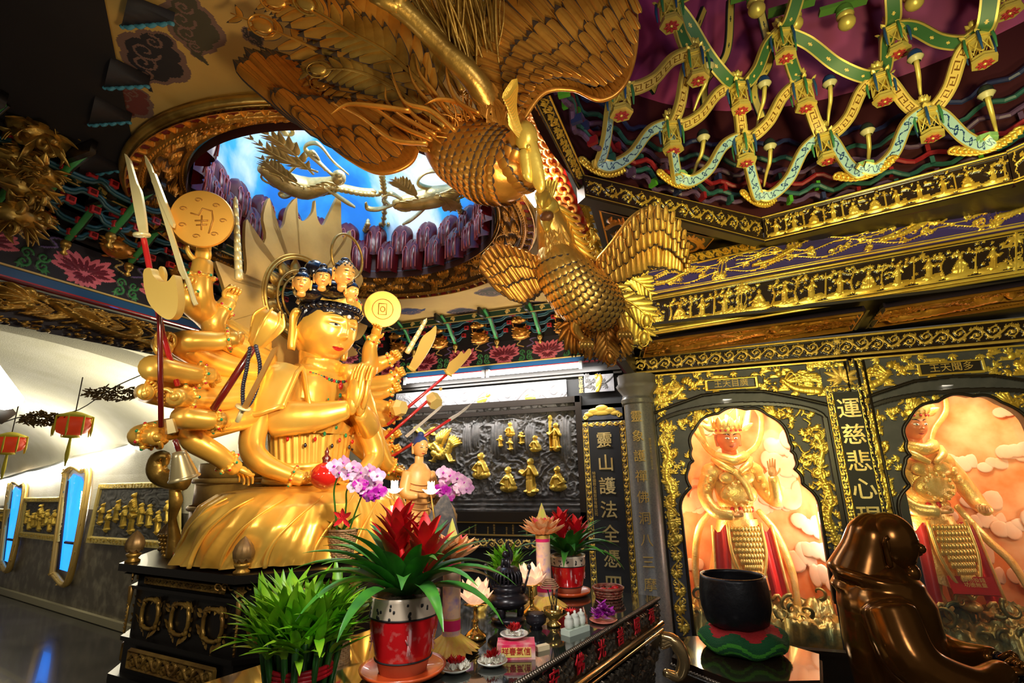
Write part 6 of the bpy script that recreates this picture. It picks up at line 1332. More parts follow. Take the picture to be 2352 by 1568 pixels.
for k in range(9):                                                # long raised hem lines of the drapery
    t0 = -1.9+k*.33; pts = []
    for v in np.linspace(0, .86, 14):
        sx_ = np.interp(v, [0, .1, .5, .75, .92, 1], [.78, .775, .745, .70, .60, .38]); sy_ = np.interp(v, [0, .1, .5, .75, .92, 1], [.66, .655, .635, .59, .50, .32]); t = t0+.55*v*v; q = 1.035+.05*np.exp(-((abs(t)-.95)/.35)**2)*math.sin(PI*min(1, v*1.1)); pts.append((sx_*q*math.sin(t), -sy_*q*math.cos(t)-.02, .43*v))
    b.tube(pts, [.016, .014, .010, .006], 8, sq=.6)
b.build('draped_robe', GOLD, GST)
# pleated bodice, ruffle and belts
b = MB(); b.xf(SA, SO); b.warp = stretch; t = np.linspace(-PI, PI, 200, endpoint=False); G = np.zeros((14, 200, 3))
for i, v in enumerate(np.linspace(0, 1, 14)):
    r_ = np.interp(v, [0, .5, 1], [.285, .262, .285])+.006*np.sin(t*34+3*v); G[i] = np.stack([r_*1.02*np.sin(t), -r_*.80*np.cos(t), 0*t+.50+.30*v+.012*np.sin(5*t)], 1)
b.grid(G, cu=True); G = np.zeros((6, 200, 3))
for i, v in enumerate(np.linspace(0, 1, 6)): r_ = .292+.03*v+.014*np.sin(t*22)*v; G[i] = np.stack([r_*1.02*np.sin(t), -r_*.80*np.cos(t), 0*t+.80+.045*v+.014*np.sin(t*11)*v], 1)
b.grid(G, cu=True)
for z, rr in ((.585, .020), (.625, .024), (.662, .017)): b.tube([(.275*1.04*math.sin(a), -.275*.84*math.cos(a), z+.01*math.sin(2*a)) for a in np.linspace(0, 2*PI, 60)], [rr], 8, cap=False)
for k in range(26): a = -2.2+k*.17; b.blade((.30*math.sin(a), -.25*math.cos(a), .57), (math.sin(a)*.12, -math.cos(a)*.12, -1), (math.sin(a), -math.cos(a), 0), .22, .05, -.2, 7, 0, -.4)
b.build('pleated_bodice', GOLD, GST)
# mantle over the shoulders and upper arms
b = MB(); b.xf(SA, SO); b.warp = stretch
for sx in (-1, 1):
    G = np.zeros((16, 14, 3))
    for i, v in enumerate(np.linspace(0, 1, 16)):
        for j, u in enumerate(np.linspace(-1.35, 1.5, 14)):
            c = np.array([sx*(.22+.14*v), .03-.02*v, 1.12-.24*v]); r_ = .17+.04*v+.008*math.sin(u*9+v*4); G[i, j] = c+np.array([sx*math.cos(u)*r_*.80, -math.sin(u)*r_, .05*math.cos(u)*(1-v)-.02*math.sin(u*3)*v])
    b.grid(G); b.tube(G[:, -1], [.016], 8); b.tube(G[-1], [.012], 8); b.tube(G[:, 0], [.012], 8)
    b.tube(smooth_path([(sx*.10, .10, 1.22), (sx*.20, -.10, 1.13), (sx*.24, -.24, .95), (sx*.19, -.27, .80)], 16), [.03, .035, .03, .02], 10, sq=.5)
b.build('mantle', GOLD, GST)
JR = mat('ruby', (.5, .01, .01), 0, .12, coat=.8); JG = mat('emerald', (.01, .22, .08), 0, .12, coat=.8); JB = mat('onyx', (.01, .01, .02), 0, .12, coat=.8)
b = MB(); b.xf(SA, SO); b.warp = stretch
for k in range(21): a = (k-10)*.09; b.ell((.165*math.sin(a)*1.3, -.155*math.cos(a)-.06, 1.13-.085*math.cos(a*1.2)), .009, None, 8, k % 3)
for (x, z, r_, mi) in ((0, 1.02, .018, 0), (0, .94, .02, 0), (0, .975, .012, 1), (.03, .94, .01, 1), (-.03, .94, .01, 1), (0, .905, .01, 1), (0, .86, .016, 0), (-.09, .92, .012, 0), (.09, .92, .012, 0), (-.09, .95, .006, 1), (.09, .95, .006, 1), (0, .83, .012, 1)): b.ell((x, -.262+.8*x*x-(0 if z > .9 else -.02), z), r_, None, 10, mi)
for k in range(12): a = (k-5.5)*.2; b.ell((.30*math.sin(a), -.252*math.cos(a), .77+.03*math.sin(k*2.1)), .011, None, 8, (0, 1, 2)[k % 3])
b.build('jewel', [JR, JG, JB], GST)
# head
HC = SL(0, -.05, 1.625); HA = rotz(SYAW-.10)@rotx(.20); HH = .60
b = MB(); MI = dict(skin=0, lip=1, brow=2, eye=3, pupil=2)
make_head(b, HC, HH, HA, MI, closed=.78, nose=.95, brow_up=.25, fat=1.08, ear=1.35, n=(190, 240)); b.ell(HC+HA@np.array([0, -.445, .145])*HH, .016, None, 12, 4)
b.build('head', [GOLD, LIPR, BLACKH, mat('eye_pale', (.75, .68, .5), 0, .3), mat('pearl', (.8, .78, .72), 0, .2)], GST)
b = MB(); hair_cap(b, HC, HH, HA, 0, front=.185, bun=0, waves=1.2)
for k in range(17):                                             # rolled curls over the brow
    a = (k-8)*.19; b.ell(HC+HA@np.array([math.sin(a)*.385, -math.cos(a)*.425, .235+.02*math.cos(a)-.10*abs(a/1.6)**3])*HH, np.array([.030, .028, .026]), None, 10)
for sx in (-1, 1): b.tube([HC+HA@np.array([sx*.37, -.10, .2])*HH, HC+HA@np.array([sx*.385, -.04, .02])*HH, HC+HA@np.array([sx*.37, .04, -.12])*HH], [.026, .022, .012], 8)
b.ell(HC+HA@np.array([0, .10, .62])*HH, (.10, .10, .12), HA, 16)
b.build('hair', BLACKH, GST)
b = MB(); G = []                                                 # gemmed crown band
for z, k in ((.25, 1.0), (.32, .96), (.41, .86), (.42, .78)):
    G.append([HC+HA@np.array([math.sin(a)*.40*k, -math.cos(a)*.44*k, z+.05*max(0, math.cos(a))+(.025*math.cos(4*a) if z > .4 else 0)])*HH for a in np.linspace(-PI, PI, 64, endpoint=False)])
b.grid(np.array(G), cu=True)
for k in range(22): a = -1.9+k*.18; b.ell(HC+HA@np.array([math.sin(a)*.372, -math.cos(a)*.41, .345+.05*max(0, math.cos(a))])*HH, .011, None, 8, 1+k % 3)
b.build('crown_band', [GOLD, JR, JG, JB], GST)
def small_head(px, py, d, H, label, yaw, hair='cap', pitch=.1):
    c = PD(px, py, d); b = MB(); A = rotz(yaw)@rotx(pitch); make_head(b, c, H, A, MI, closed=.7, ear=1.2, fat=1.05, n=(70, 84)); b.tube([c+A@np.array([0, .02, -.42])*H, c+np.array([0, 0, -.62])*H], [.19*H, .20*H], 12)
    o = b.build('small_head', [mat('warm_gilt_face', (.92, .48, .12), .45, .3), LIPR, BLACKH, BLACKH], GST); o['label'] = label
    h = MB()
    if hair == 'snail': h.ell(c+A@np.array([0, .03, .08])*H, np.array([.385, .42, .44])*H, A, 20); snail_hair(h, c, H, A, 0)
    else: hair_cap(h, c, H, A, 0, front=.18, bun=.2)
    h.build('hair', BLACKH, o)
small_head(790, 628, 3.55, .19, 'largest small head with curled hair at the top', SYAW-.2, 'snail')
small_head(694, 648, 3.42, .145, 'small head at the left of the crown', SYAW-.75); small_head(741, 637, 3.50, .14, 'small head at the middle of the crown', SYAW-.6); small_head(806, 668, 3.55, .13, 'small head at the right of the crown', SYAW+.2)
b = MB(); b.ell(PD(722, 622, 3.72), (.075, .075, .085), None, 16); b.ell(PD(712, 672, 3.72), (.12, .12, .07), None, 20); b.ell(PD(765, 668, 3.74), (.13, .12, .07), None, 20); b.build('hair_mass', BLACKH, GST)
b = MB(); A = frame(SF, UZ); c = PD(798, 590, 3.75); b.tube([c+A[:, 1]*.155*math.cos(t)+UZ*.175*math.sin(t) for t in np.linspace(0, 2*PI, 48)], [.010], 6, cap=False); b.build('head_hoop', GOLDD, GST)
# flaming halo
HO = SL(0, .34, 1.50); HN = SF
def onh(px, py): return PP(px, py, HO, HN)
hu = nrm(np.cross(UZ, HN)); C0 = onh(690, 690)
def loc(px, py): v = onh(px, py)-C0; return (v@hu, v@UZ)
out = [(500, 860), (490, 800), (455, 760), (500, 745), (520, 720), (508, 660), (488, 600), (520, 640), (545, 650), (560, 620), (556, 560), (560, 505), (575, 550), (590, 570), (605, 545), (598, 500), (612, 456), (618, 500), (625, 530), (645, 520), (655, 480), (676, 456), (672, 490), (690, 510), (712, 490), (718, 462), (722, 500), (735, 520), (752, 490), (775, 450), (778, 520), (785, 560), (798, 530), (802, 560), (800, 600), (828, 640), (815, 672), (808, 700), (836, 708), (825, 735), (812, 752), (838, 748), (822, 778), (800, 790), (815, 815), (770, 830), (700, 900)]
b = MB(); op = [loc(*p) for p in smooth_path([(a, c) for a, c in out], 150)]
inner = []; 
for k in range(150): pass
r_in = .36; ang = [math.atan2(y, x) for x, y in op]; inn = [(r_in*math.cos(a), r_in*math.sin(a)) for a in ang]
b.ring_prism(op, inn, C0, hu, UZ, .035)
b.build('flame_halo', mat('matt_gilt', (.78, .48, .13), .5, .42, (.58, .33, .08), 4, .5, .1, 30), GST, sharp=40)
b = MB()
for r_, t_ in ((.36, .016), (.385, .012), (.25, .012), (.20, .010)): b.tube([C0+HN*.03+hu*r_*math.cos(a)+UZ*r_*math.sin(a) for a in np.linspace(0, 2*PI, 72)], [t_], 6, cap=False)
for k in range(14): a = k*2*PI/14; d = hu*math.cos(a)+UZ*math.sin(a); b.blade(C0+HN*.0+d*.20, d, HN, .17, .12, -.15, 8, 0, -.3, th=.006)
b.build('halo_ring', GOLDD, GST)
# ---- arms
def dep(px): return 3.62-(740-px)*.0027 if px < 740 else 3.75+(px-780)*.0040
def Q(p): return PD(p[0], p[1], p[2] if len(p) > 2 else dep(p[0]))
def arm(pts, r, hd, palm, pose, S, side, jewel=True, sub=None):
    b = MB(); P = [Q(p) for p in pts]; k = 26; path = smooth_path(P, k); b.tube(path, interp(r, k), 16)
    w = P[-1]; d = nrm(Q(hd)-w) if len(hd) < 4 else hd
    hand(b, w-d*.02, d, palm, S, pose, 0, side); o = b.build('arm', GOLD, GST); 
    if jewel:
        t = nrm(path[-3]-path[-6]); c = path[-4]; A = frame(t); b = MB(); rr = r[-1]*1.12
        b.tube([c+A[:, 0]*rr*math.cos(a)+A[:, 1]*rr*math.sin(a) for a in np.linspace(0, 2*PI, 24)], [.011], 6, cap=False)
        for m in range(8): a = m*PI/4; b.ell(c+A[:, 0]*rr*1.1*math.cos(a)+A[:, 1]*rr*1.1*math.sin(a), .016, None, 8, 0); b.ell(c+A[:, 0]*rr*1.32*math.cos(a)+A[:, 1]*rr*1.32*math.sin(a), .009, None, 8, 1 if m % 2 else 2)
        b.build('bracelet', [GOLD, JR, JG], o)
    return o
TC = -fw; tl = -rt
# image left
arm([(600, 800, 3.6), (520, 760, 3.3), (462, 700), (466, 600)], [.09, .085, .075, .052], (468, 560), TC, 'relax', .21, -1)
arm([(600, 820, 3.6), (530, 770, 3.3), (440, 700), (432, 672)], [.085, .075, .06, .046], (440, 630), rt, 'fist', .19, 1)
arm([(610, 830, 3.55), (560, 800, 3.25), (492, 752), (526, 690)], [.085, .075, .068, .046], (545, 645), TC+rt, 'fist', .19, -1)
arm([(600, 850, 3.5), (500, 830, 3.1), (416, 788, 2.72), (500, 783, 2.85), (545, 778, 2.9)], [.085, .08, .066, .052, .044], (590, 775), TC, 'fist', .19, -1)
arm([(590, 860, 3.5), (480, 830, 3.1), (380, 790, 2.85), (375, 800, 2.6)], [.085, .07, .05, .045], (372, 770), rt+TC*.5, 'fist', .18, 1, False)
arm([(600, 900, 3.5), (450, 880, 3.0), (352, 845, 2.55), (430, 858, 2.68), (485, 862, 2.8)], [.085, .08, .066, .056, .046], (530, 862), TC, 'fist', .20, -1)
arm([(600, 900, 3.5), (500, 915, 3.0), (400, 912, 2.55)], [.085, .075, .046], (362, 910), TC, 'fist', .17, 1)
arm([(590, 940, 3.45), (500, 930, 3.1), (350, 905, 2.75), (335, 900, 2.5)], [.08, .07, .055, .04], (345, 880), rt, 'fist', .15, 1, False)
arm([(600, 950, 3.45), (500, 970, 3.0), (422, 958, 2.66), (470, 964, 2.7), (512, 965, 2.78)], [.08, .07, .062, .054, .046], (555, 955), TC, 'fist', .20, -1)
arm([(590, 960, 3.5), (480, 970, 3.1), (328, 998, 2.6), (362, 1002, 2.5)], [.08, .07, .056, .046], (400, 1004), TC, 'fist', .18, -1)
arm([(600, 950, 3.4), (520, 970, 3.1), (440, 1000, 2.8), (500, 1045, 2.85), (540, 1075, 2.95)], [.08, .075, .068, .056, .046], (600, 1100), -UZ+TC, 'relax', .21, -1)
arm([(600, 930, 3.4), (578, 1020, 3.25), (600, 1060, 3.2), (650, 1085, 3.2), (695, 1100, 3.22)], [.085, .08, .07, .056, .046], (755, 1105), UZ+TC*.4, 'relax', .22, 1)
arm([(610, 820, 3.6), (500, 740, 3.4), (470, 690, 3.3)], [.08, .07, .05], (480, 650), TC, 'relax', .16, 1, False)
# image right
arm([(790, 860, 3.9), (845, 850, 4.1), (850, 800, 4.2), (862, 770, 4.2)], [.085, .075, .06, .04], (872, 735), TC, 'relax', .19, 1)
for i, (e, w_, h_) in enumerate((((860, 840), (905, 822), (940, 792)), ((880, 880), (915, 858), (945, 842)), ((870, 900), (905, 892), (938, 880)), ((870, 935), (905, 935), (940, 920)), ((875, 962), (905, 955), (945, 948)), ((870, 1000), (905, 998), (938, 975)), ((880, 1030), (905, 1035), (945, 1015)), ((890, 1080), (915, 1085), (940, 1070)))):
    arm([(800, 870+i*18, 3.95), (*e, 4.2), (*w_, 4.25)], [.085, .07, .044], (*h_, 4.15), TC+tl*.2, 'fist' if i < 7 else 'relax', .19, -1)
arm([(800, 900, 3.85), (858, 1030, 3.9), (840, 1080, 3.75), (800, 1110, 3.6)], [.085, .08, .065, .05], (770, 1112, 3.5), UZ, 'relax', .2, -1)
arm([(820, 880, 3.9), (872, 1040, 4.0), (905, 1075, 4.1)], [.09, .075, .05], (935, 1085, 4.1), UZ, 'relax', .2, -1)
# ---- things in the hands
WOODR = mat('dark_red_pole', (.13, .008, .006), 0, .25, coat=.5); BLD = mat('pale_gilt_blade', (.90, .78, .38), .4, .32)
GHELD = 'ritual objects held by the statue'
def held(name, label, cat, at): return thing(name, label, cat, at, GHELD)
def plate(b, pxs, d, th, mi=0, n=None):
    """flat thing traced on the plane facing the viewer at distance d, given its real thickness"""
    o = PD(pxs[0][0], pxs[0][1], d); n = nrm(-fw if n is None else n); P = np.array([PP(a, c, o, n) for a, c in pxs]); u = nrm(np.cross([0, 0, 1.], n)); v = np.cross(n, u)
    b.prism([((p-o)@u, (p-o)@v) for p in P], o, u, v, th, mi)
r = held('curved_sword', 'tall curved pale sword with round guard and red handle at the far left', 'sword', PD(330, 550, 2.5))
b = MB(); plate(b, smooth_path([(291, 355), (300, 400), (308, 450), (325, 535), (341, 536), (330, 450), (318, 420), (303, 370)], 40), 2.5, .016); b.build('blade', BLD, r, sharp=30)
b = MB(); b.lathe(PD(326, 543, 2.49), [(.001, 0), (.035, 0), (.038, .008), (.035, .016), (.001, .016)], 20, A=frame(PD(326, 500, 2.5)-PD(330, 545, 2.5))); b.build('guard', BLD, r)
b = MB(); b.tube([PD(330, 548, 2.5), PD(372, 760, 2.55), PD(408, 885, 2.6)], [.014], 10); b.build('handle', mat('bright_red_pole', (.45, .015, .015), 0, .25, coat=.5), r)
r = held('straight_sword', 'long double edged pale sword rising toward the ceiling ring', 'sword', PD(400, 550, 2.7))
b = MB(); plate(b, [(336, 358), (350, 382), (362, 420), (426, 620), (434, 640), (424, 642), (414, 622), (352, 415), (338, 375)], 2.7, .014); plate(b, [(350, 395), (360, 400), (404, 515), (402, 524), (396, 516), (354, 420)], 2.69, .02); b.tube([PD(430, 640, 2.7), PD(445, 690, 2.7), PD(450, 700, 2.7)], [.012], 8); b.build('blade', BLD, r, sharp=30)
r = held('ritual_axe', 'broad gilt axe head on a dark red pole in front of the left arms', 'axe', PD(372, 700, 2.4))
b = MB(); plate(b, smooth_path([(346, 632), (350, 621), (362, 619), (369, 636), (384, 649), (402, 648), (415, 634), (421, 655), (425, 690), (420, 722), (404, 735), (380, 722), (358, 695), (348, 660)], 60), 2.38, .05); plate(b, smooth_path([(370, 640), (371, 618), (378, 613), (385, 630), (383, 648)], 14), 2.42, .02)
for k in range(5): c = PD(368+6*k, 655+8*k, 2.375); b.tube([c+rt*.012*math.cos(t)*(1-t/8)+up*.012*math.sin(t)*(1-t/8) for t in np.linspace(0, 5, 9)], [.003], 5)
b.build('axe_head', mat('axe_gilt', (.74, .50, .12), .5, .4), r, sharp=30); b = MB(); b.tube([PD(366, 640, 2.44), PD(370, 980, 2.44)], [.0125], 10); b.build('pole', WOODR, r)
def disc(px, py, rx, ry, d, label, sign):
    r = held('sun_disc', label, 'disc', PD(px, py, d)); c = PD(px, py, d); n = nrm(TC*math.sin(rx/ry*1.4)+SF*.35+tl*0); A = frame(n, UZ); R = ry*d/1150; b = MB()
    b.lathe(c, [(.001, -.012), (R*.97, -.012), (R, -.004), (R, .004), (R*.97, .012), (.001, .012)], 48, A=A); b.build('disc_plate', mat('disc_gilt', (.86, .44, .07), .6, .36), r, sharp=40)
    b = MB(); f = lambda x, y: c+n*.013+A[:, 1]*-x*R+A[:, 0]*y*R
    if sign:
        for pts in ([(-.35, .15), (-.1, .1), (.0, .35), (.3, .3), (.35, .0), (.25, -.5)], [(-.2, -.1), (.2, -.05)], [(-.15, -.25), (.18, -.2)], [(0, .1), (.02, -.4)]): b.tube([f(*p) for p in pts], [.005], 5)
        for k in range(7): a = k*.9; b.tube([f(.65*math.cos(a)+.12*math.cos(t)*(1-t/9), .65*math.sin(a)+.08*math.sin(t)*(1-t/9)) for t in np.linspace(0, 6, 12)], [.0035], 5)
    else: b.tube([f(*p) for p in ((-.22, .3), (.2, .3), (.2, -.3), (-.22, -.3), (-.22, .3))], [.005], 5); b.tube([f(.1*math.cos(t)*1.2, .14*math.sin(t)) for t in np.linspace(0, 2*PI, 12)], [.005], 5); b.tube([f(.55*math.cos(t), .55*math.sin(t)) for t in np.linspace(0, 2*PI, 30)], [.004], 5)
    b.build('engraving', mat('engraved_brown', (.40, .18, .03), .5, .4), r)
disc(465, 503, 58, 66, 2.78, 'large gilt disc engraved with clouds held up by the upper left hand', 1); disc(879, 710, 33, 42, 4.15, 'smaller gilt disc held up at the right of the statue', 0)
def rod(a, c, d0, d1, label, n=8, w=.018): 
    r = held('ringed_rod', label, 'rod', PD(*a, d0)); b = MB(); A, B_ = PD(*a, d0), PD(*c, d1)
    for k in range(n): b.tube([A+(B_-A)*k/n, A+(B_-A)*(k+.93)/n], [w*(1-.05*k)], 6)
    b.tube([B_, B_+(B_-A)/n*.4], [w*.5, .002], 6); b.build('ringed_shaft', BLD, r); return r
rod((549, 640), (541, 458), 3.0, 3.1, 'upright jointed gilt rod beside the flaming halo', 9, .024); rod((935, 810), (978, 735), 4.15, 4.2, 'jointed gilt rod slanting up from the right hands', 6, .024)
r = held('lotus_bud_club', 'gilt lotus bud on a dark red stick crossing the left arms', 'club', PD(600, 760, 2.9)); b = MB(); A, B_ = PD(490, 940, 2.72), PD(588, 790, 2.82); b.tube([A, B_], [.02], 10); b.build('stick', WOODR, r); b = MB(); T_ = PD(620, 730, 2.86); d = nrm(T_-B_); Af = frame(d); L = .22
b.lathe(B_-d*.02, [(.02, 0), (.045, .02), (.075, .11), (.085, .16), (.07, .20), (.03, .225), (.001, .23)], 28, A=Af, lobes=7, amp=.07)
for k in range(7): a = k*2*PI/7; b.tube(smooth_path([B_+Af@np.array([math.cos(a)*q, math.sin(a)*q, z]) for q, z in ((.025, 0), (.07, .08), (.088, .15), (.05, .215))], 10), [.007], 6)
b.build('lotus_bud', GOLD, r)
r = held('prayer_beads', 'long loop of dark beads hanging from the left hands', 'beads', PD(590, 830, 2.75)); b = MB(); P = smooth_path([PD(*p) for p in ((588, 795, 2.75), (597, 840, 2.74), (592, 885, 2.74), (575, 925, 2.74), (560, 930, 2.74), (558, 890, 2.75), (566, 850, 2.76), (574, 800, 2.77))], 56)
for p in P: b.ell(p, .0125, None, 8)
b.build('bead_strand', mat('dark_bead', (.03, .03, .05), 0, .25, coat=.4), r); r2 = MB()
r = held('broad_sword', 'dark gilt sword slanting in front of the shoulder from the left fist', 'sword', PD(600, 900, 2.7)); b = MB(); plate(b, [(556, 940), (566, 945), (636, 806), (640, 795), (628, 802)], 2.72, .02); b.build('blade', mat('dark_sword_gilt', (.42, .20, .04), .5, .35), r, sharp=30); b = MB(); b.lathe(PD(557, 938, 2.72), [(.001, 0), (.04, 0), (.04, .012), (.001, .012)], 18, A=frame(PD(630, 800, 2.7)-PD(560, 940, 2.7))); b.tube([PD(557, 940, 2.72), PD(545, 968, 2.72)], [.014], 8); b.build('hilt', BLD, r)
r = held('hand_bell', 'ribbed bronze bell hanging below the lowest left fist', 'bell', PD(420, 1060, 2.5)); c = PD(424, 1100, 2.5); A = frame(PD(408, 1020, 2.5)-c); b = MB(); pr = [(.070, 0), (.072, .006)]
for k in range(9): pr += [(.066-.0035*k, .012+.013*k), (.062-.0035*k, .018+.013*k)]
pr += [(.03, .14), (.001, .145)]; b.lathe(c, pr, 30, A=A); b.build('bell_body', mat('bell_bronze', (.50, .40, .20), .7, .3), r); b = MB(); b.tube([c+A[:, 2]*.14, PD(402, 1010, 2.5)], [.012], 8); b.build('handle', WOODR, r); b = MB(); b.lathe(PD(393, 985, 2.5), [(.001, -.03), (.03, -.02), (.022, .05), (.001, .055)], 5, A=A); b.build('bell_knob', mat('bell_bronze', (.5, .4, .2)), r, sharp=30)
def spear(pts, d0, d1, label, cat, hd):
    r = held(cat.replace(' ', '_'), label, cat, PD(*pts[0], d0)); b = MB(); b.tube([PD(*pts[0], d0), PD(*pts[1], d1)], [.013], 8); b.build('shaft', mat('bright_red_pole', (.45, .015, .015)), r); hd(r); return r
def h1(r): b = MB(); plate(b, smooth_path([(1022, 858), (1036, 862), (1058, 842), (1082, 812), (1078, 800), (1066, 812), (1060, 806), (1050, 818), (1032, 832)], 30), 4.3, .014); b.lathe(PD(1028, 858, 4.3), [(.001, 0), (.045, 0), (.045, .012), (.001, .012)], 14, A=frame(PD(1050, 830, 4.3)-PD(1020, 865, 4.3))); b.build('notched_blade', mat('brass_blade', (.66, .42, .10), .5, .35), r, sharp=30)
spear(((890, 975), (1026, 860)), 4.1, 4.3, 'red poled halberd with notched brass blade pointing right', 'halberd', h1)
def h2(r): b = MB(); A = frame(PD(1012, 895, 4.3)-PD(940, 945, 4.25)); b.lathe(PD(992, 912, 4.3), [(.001, 0), (.06, 0), (.06, .10), (.001, .10)], 6, A=A@roty(PI/2)); b.ell(PD(1012, 893, 4.28), (.016, .016, .016), None, 8); b.build('mallet_head', mat('pale_brass', (.80, .60, .20), .4, .35), r, smooth=False)
spear(((880, 1010), (992, 912)), 4.1, 4.3, 'red handled mallet with six sided brass head', 'mallet', h2)
def h3(r): b = MB(); plate(b, [(1030, 960), (1052, 948), (1070, 934), (1084, 926), (1072, 940), (1054, 954), (1036, 966)], 4.35, .012); b.build('spear_tip', mat('silver_tip', (.7, .68, .65), .5, .3), r, sharp=30)
spear(((890, 1055), (1036, 962)), 4.15, 4.35, 'thin red spear with silver tip pointing right', 'spear', h3)
r = held('curved_saber', 'broad curved brass saber rising from the right hands', 'sword', PD(960, 830, 4.2)); b = MB(); plate(b, smooth_path([(938, 845), (952, 852), (980, 815), (1000, 775), (1002, 748), (990, 758), (970, 775), (955, 810)], 30), 4.15, .014); b.lathe(PD(944, 848, 4.15), [(.001, 0), (.045, 0), (.045, .012), (.001, .012)], 14, A=frame(PD(980, 790, 4.3)-PD(940, 850, 4.3))); b.build('blade', mat('brass_blade', (.66, .42, .10)), r, sharp=30)
r = held('silver_dart', 'slim silver pointed dart above the red spear', 'dart', PD(980, 950, 4.2)); b = MB(); plate(b, [(930, 1000), (936, 1004), (1010, 940), (1020, 927), (1008, 934)], 4.15, .012); b.build('blade', mat('silver_tip', (.7, .68, .65)), r, sharp=30)
r = held('brass_block', 'six sided brass block gripped by a right hand', 'block', PD(905, 925, 4.1)); b = MB(); b.lathe(PD(905, 938, 4.05), [(.001, 0), (.055, 0), (.075, .05), (.055, .10), (.001, .10)], 6, A=frame(SF)); b.build('faceted_block', mat('pale_brass', (.8, .6, .2)), r, smooth=False)
r = held('alms_bowl', 'round glossy red bowl with a lidded knob held in the lap hand', 'bowl', PD(747, 1090, 3.2)); b = MB(); c = PD(747, 1092, 3.2); b.ell(c, (.095, .095, .085), None, 24); b.build('red_bowl', mat('gloss_red', (.55, .015, .01), 0, .12, coat=.8), r); b = MB(); b.lathe(c+[0, 0, .07], [(.03, 0), (.022, .02), (.03, .04), (.012, .06), (.014, .08), (.001, .11)], 12); b.build('lid_knob', WOODR, r)
b = MB(); plate(b, [(390, 817), (440, 822), (438, 850), (388, 842)], 5.2, .004); tag(b.build('yellow_note', mat('note_yellow', (.75, .72, .02), 0, .6), smooth=False), 'small yellow paper note seen between the left arms', 'note')
MODEL = None
# ================================================================ octagonal lacquer base
BZ = 1.20; BC = np.array([-2.29, 2.65, 0]); Ff = np.array([math.cos(R_(-7)), math.sin(R_(-7)), 0]); Lf = np.array([-Ff[1], Ff[0], 0])
def BL(f, l, z=0): return BC+Ff*f+Lf*l+UZ*z
oc = [(.445, -.8), (.8, -.445), (.8, .445), (.445, .8), (-.445, .8), (-.8, .445), (-.8, -.445), (-.445, -.8)]
root = thing('octagonal_pedestal', 'black lacquered octagonal pedestal with gilt openwork panels under the great statue', 'pedestal', BL(0, 0, 0))
b = MB()
for s0, s1, z0, z1 in ((1.03, 1.03, BZ-.035, BZ), (.97, 1.0, BZ-.05, BZ-.035), (.93, .93, 1.09, BZ-.05), (.96, .96, 1.075, 1.09), (.93, .93, .86, 1.075), (.97, .97, .84, .86), (.95, .95, .70, .84), (1.0, 1.0, .66, .70), (.97, 1.05, .0, .66)):
    P = [[BL(f*s1, l*s1, z0) for f, l in oc], [BL(f*s0, l*s0, z1) for f, l in oc]]; b.grid(np.array(P), cu=True); b.add(P[1], [list(range(8))]); b.add(P[0], [list(range(8))[::-1]])
b.build('pedestal_body', BLACKL, root, smooth=False)
def face(i, s, z0, z1, u0, u1, off=.003):
    A = np.array(oc[i-1] if i else oc[7]); B_ = np.array(oc[i]); a = A+(B_-A)*u0; c = A+(B_-A)*u1; n = nrm(np.array([*(a+c)/2, 0])); N = Ff*n[0]+Lf*n[1]
    return [BL(*(a*s), z0)+N*off, BL(*(c*s), z0)+N*off, BL(*(c*s), z1)+N*off, BL(*(a*s), z1)+N*off], N
PG = mat('panel_gilt', (.46, .28, .06), .6, .35, (.25, .13, .03), 12, .5)
for i in (7, 0, 1):
    for (z0, z1, u0, u1, s) in ((1.098, 1.146, .12, .88, .935), (.725, .82, .10, .90, .953)):
        q, N = face(i, s, z0, z1, u0, u1, .012); r = RL(np.linalg.norm(q[1]-q[0]), z1-z0, .004); r.scroll(.02, r.W-.02, .005, r.H-.005, 1, .07, 1., 1.3)
        for _ in range(16): r.leaf(random.uniform(.03, r.W-.03), random.uniform(.02, r.H-.02), random.uniform(0, 6), r.H*.3, 1, .8)
        r.st([(.01, .01), (r.W-.01, .01), (r.W-.01, r.H-.01), (.01, r.H-.01), (.01, .01)], .006, 1, .9); relief('carved_panel', r, q, .014, [BLACKW, PG], root, n=N)
    n = 3 if i in (0,) else 2
    for k in range(n):
        u0, u1 = .07+.88*k/n, .07+.88*(k+.92)/n; q, N = face(i, .932, .875, 1.065, u0, u1, .01); c = sum(q)/4; U = (q[1]-q[0])/2*.80; V_ = (q[3]-q[0])/2*.84
        b = MB(); cusp = [c+U*math.copysign(abs(math.cos(t))**.45, math.cos(t))*(1+.06*math.cos(8*t))*.72+V_*math.copysign(abs(math.sin(t))**.45, math.sin(t))*(1+.05*math.cos(8*t))*.78 for t in np.linspace(0, 2*PI, 60)]
        b.tube(cusp, [.009], 8, cap=False)
        for t in np.linspace(0, 2*PI, 26): p = c+U*math.copysign(abs(math.cos(t))**.5, math.cos(t))*.95+V_*math.copysign(abs(math.sin(t))**.5, math.sin(t))*.95; b.blade(p, U*math.cos(t*3)+V_*math.sin(t*2+1), N, .035, .018, .6, 5, 0, .3)
        b.build('window_frame', PG, root)
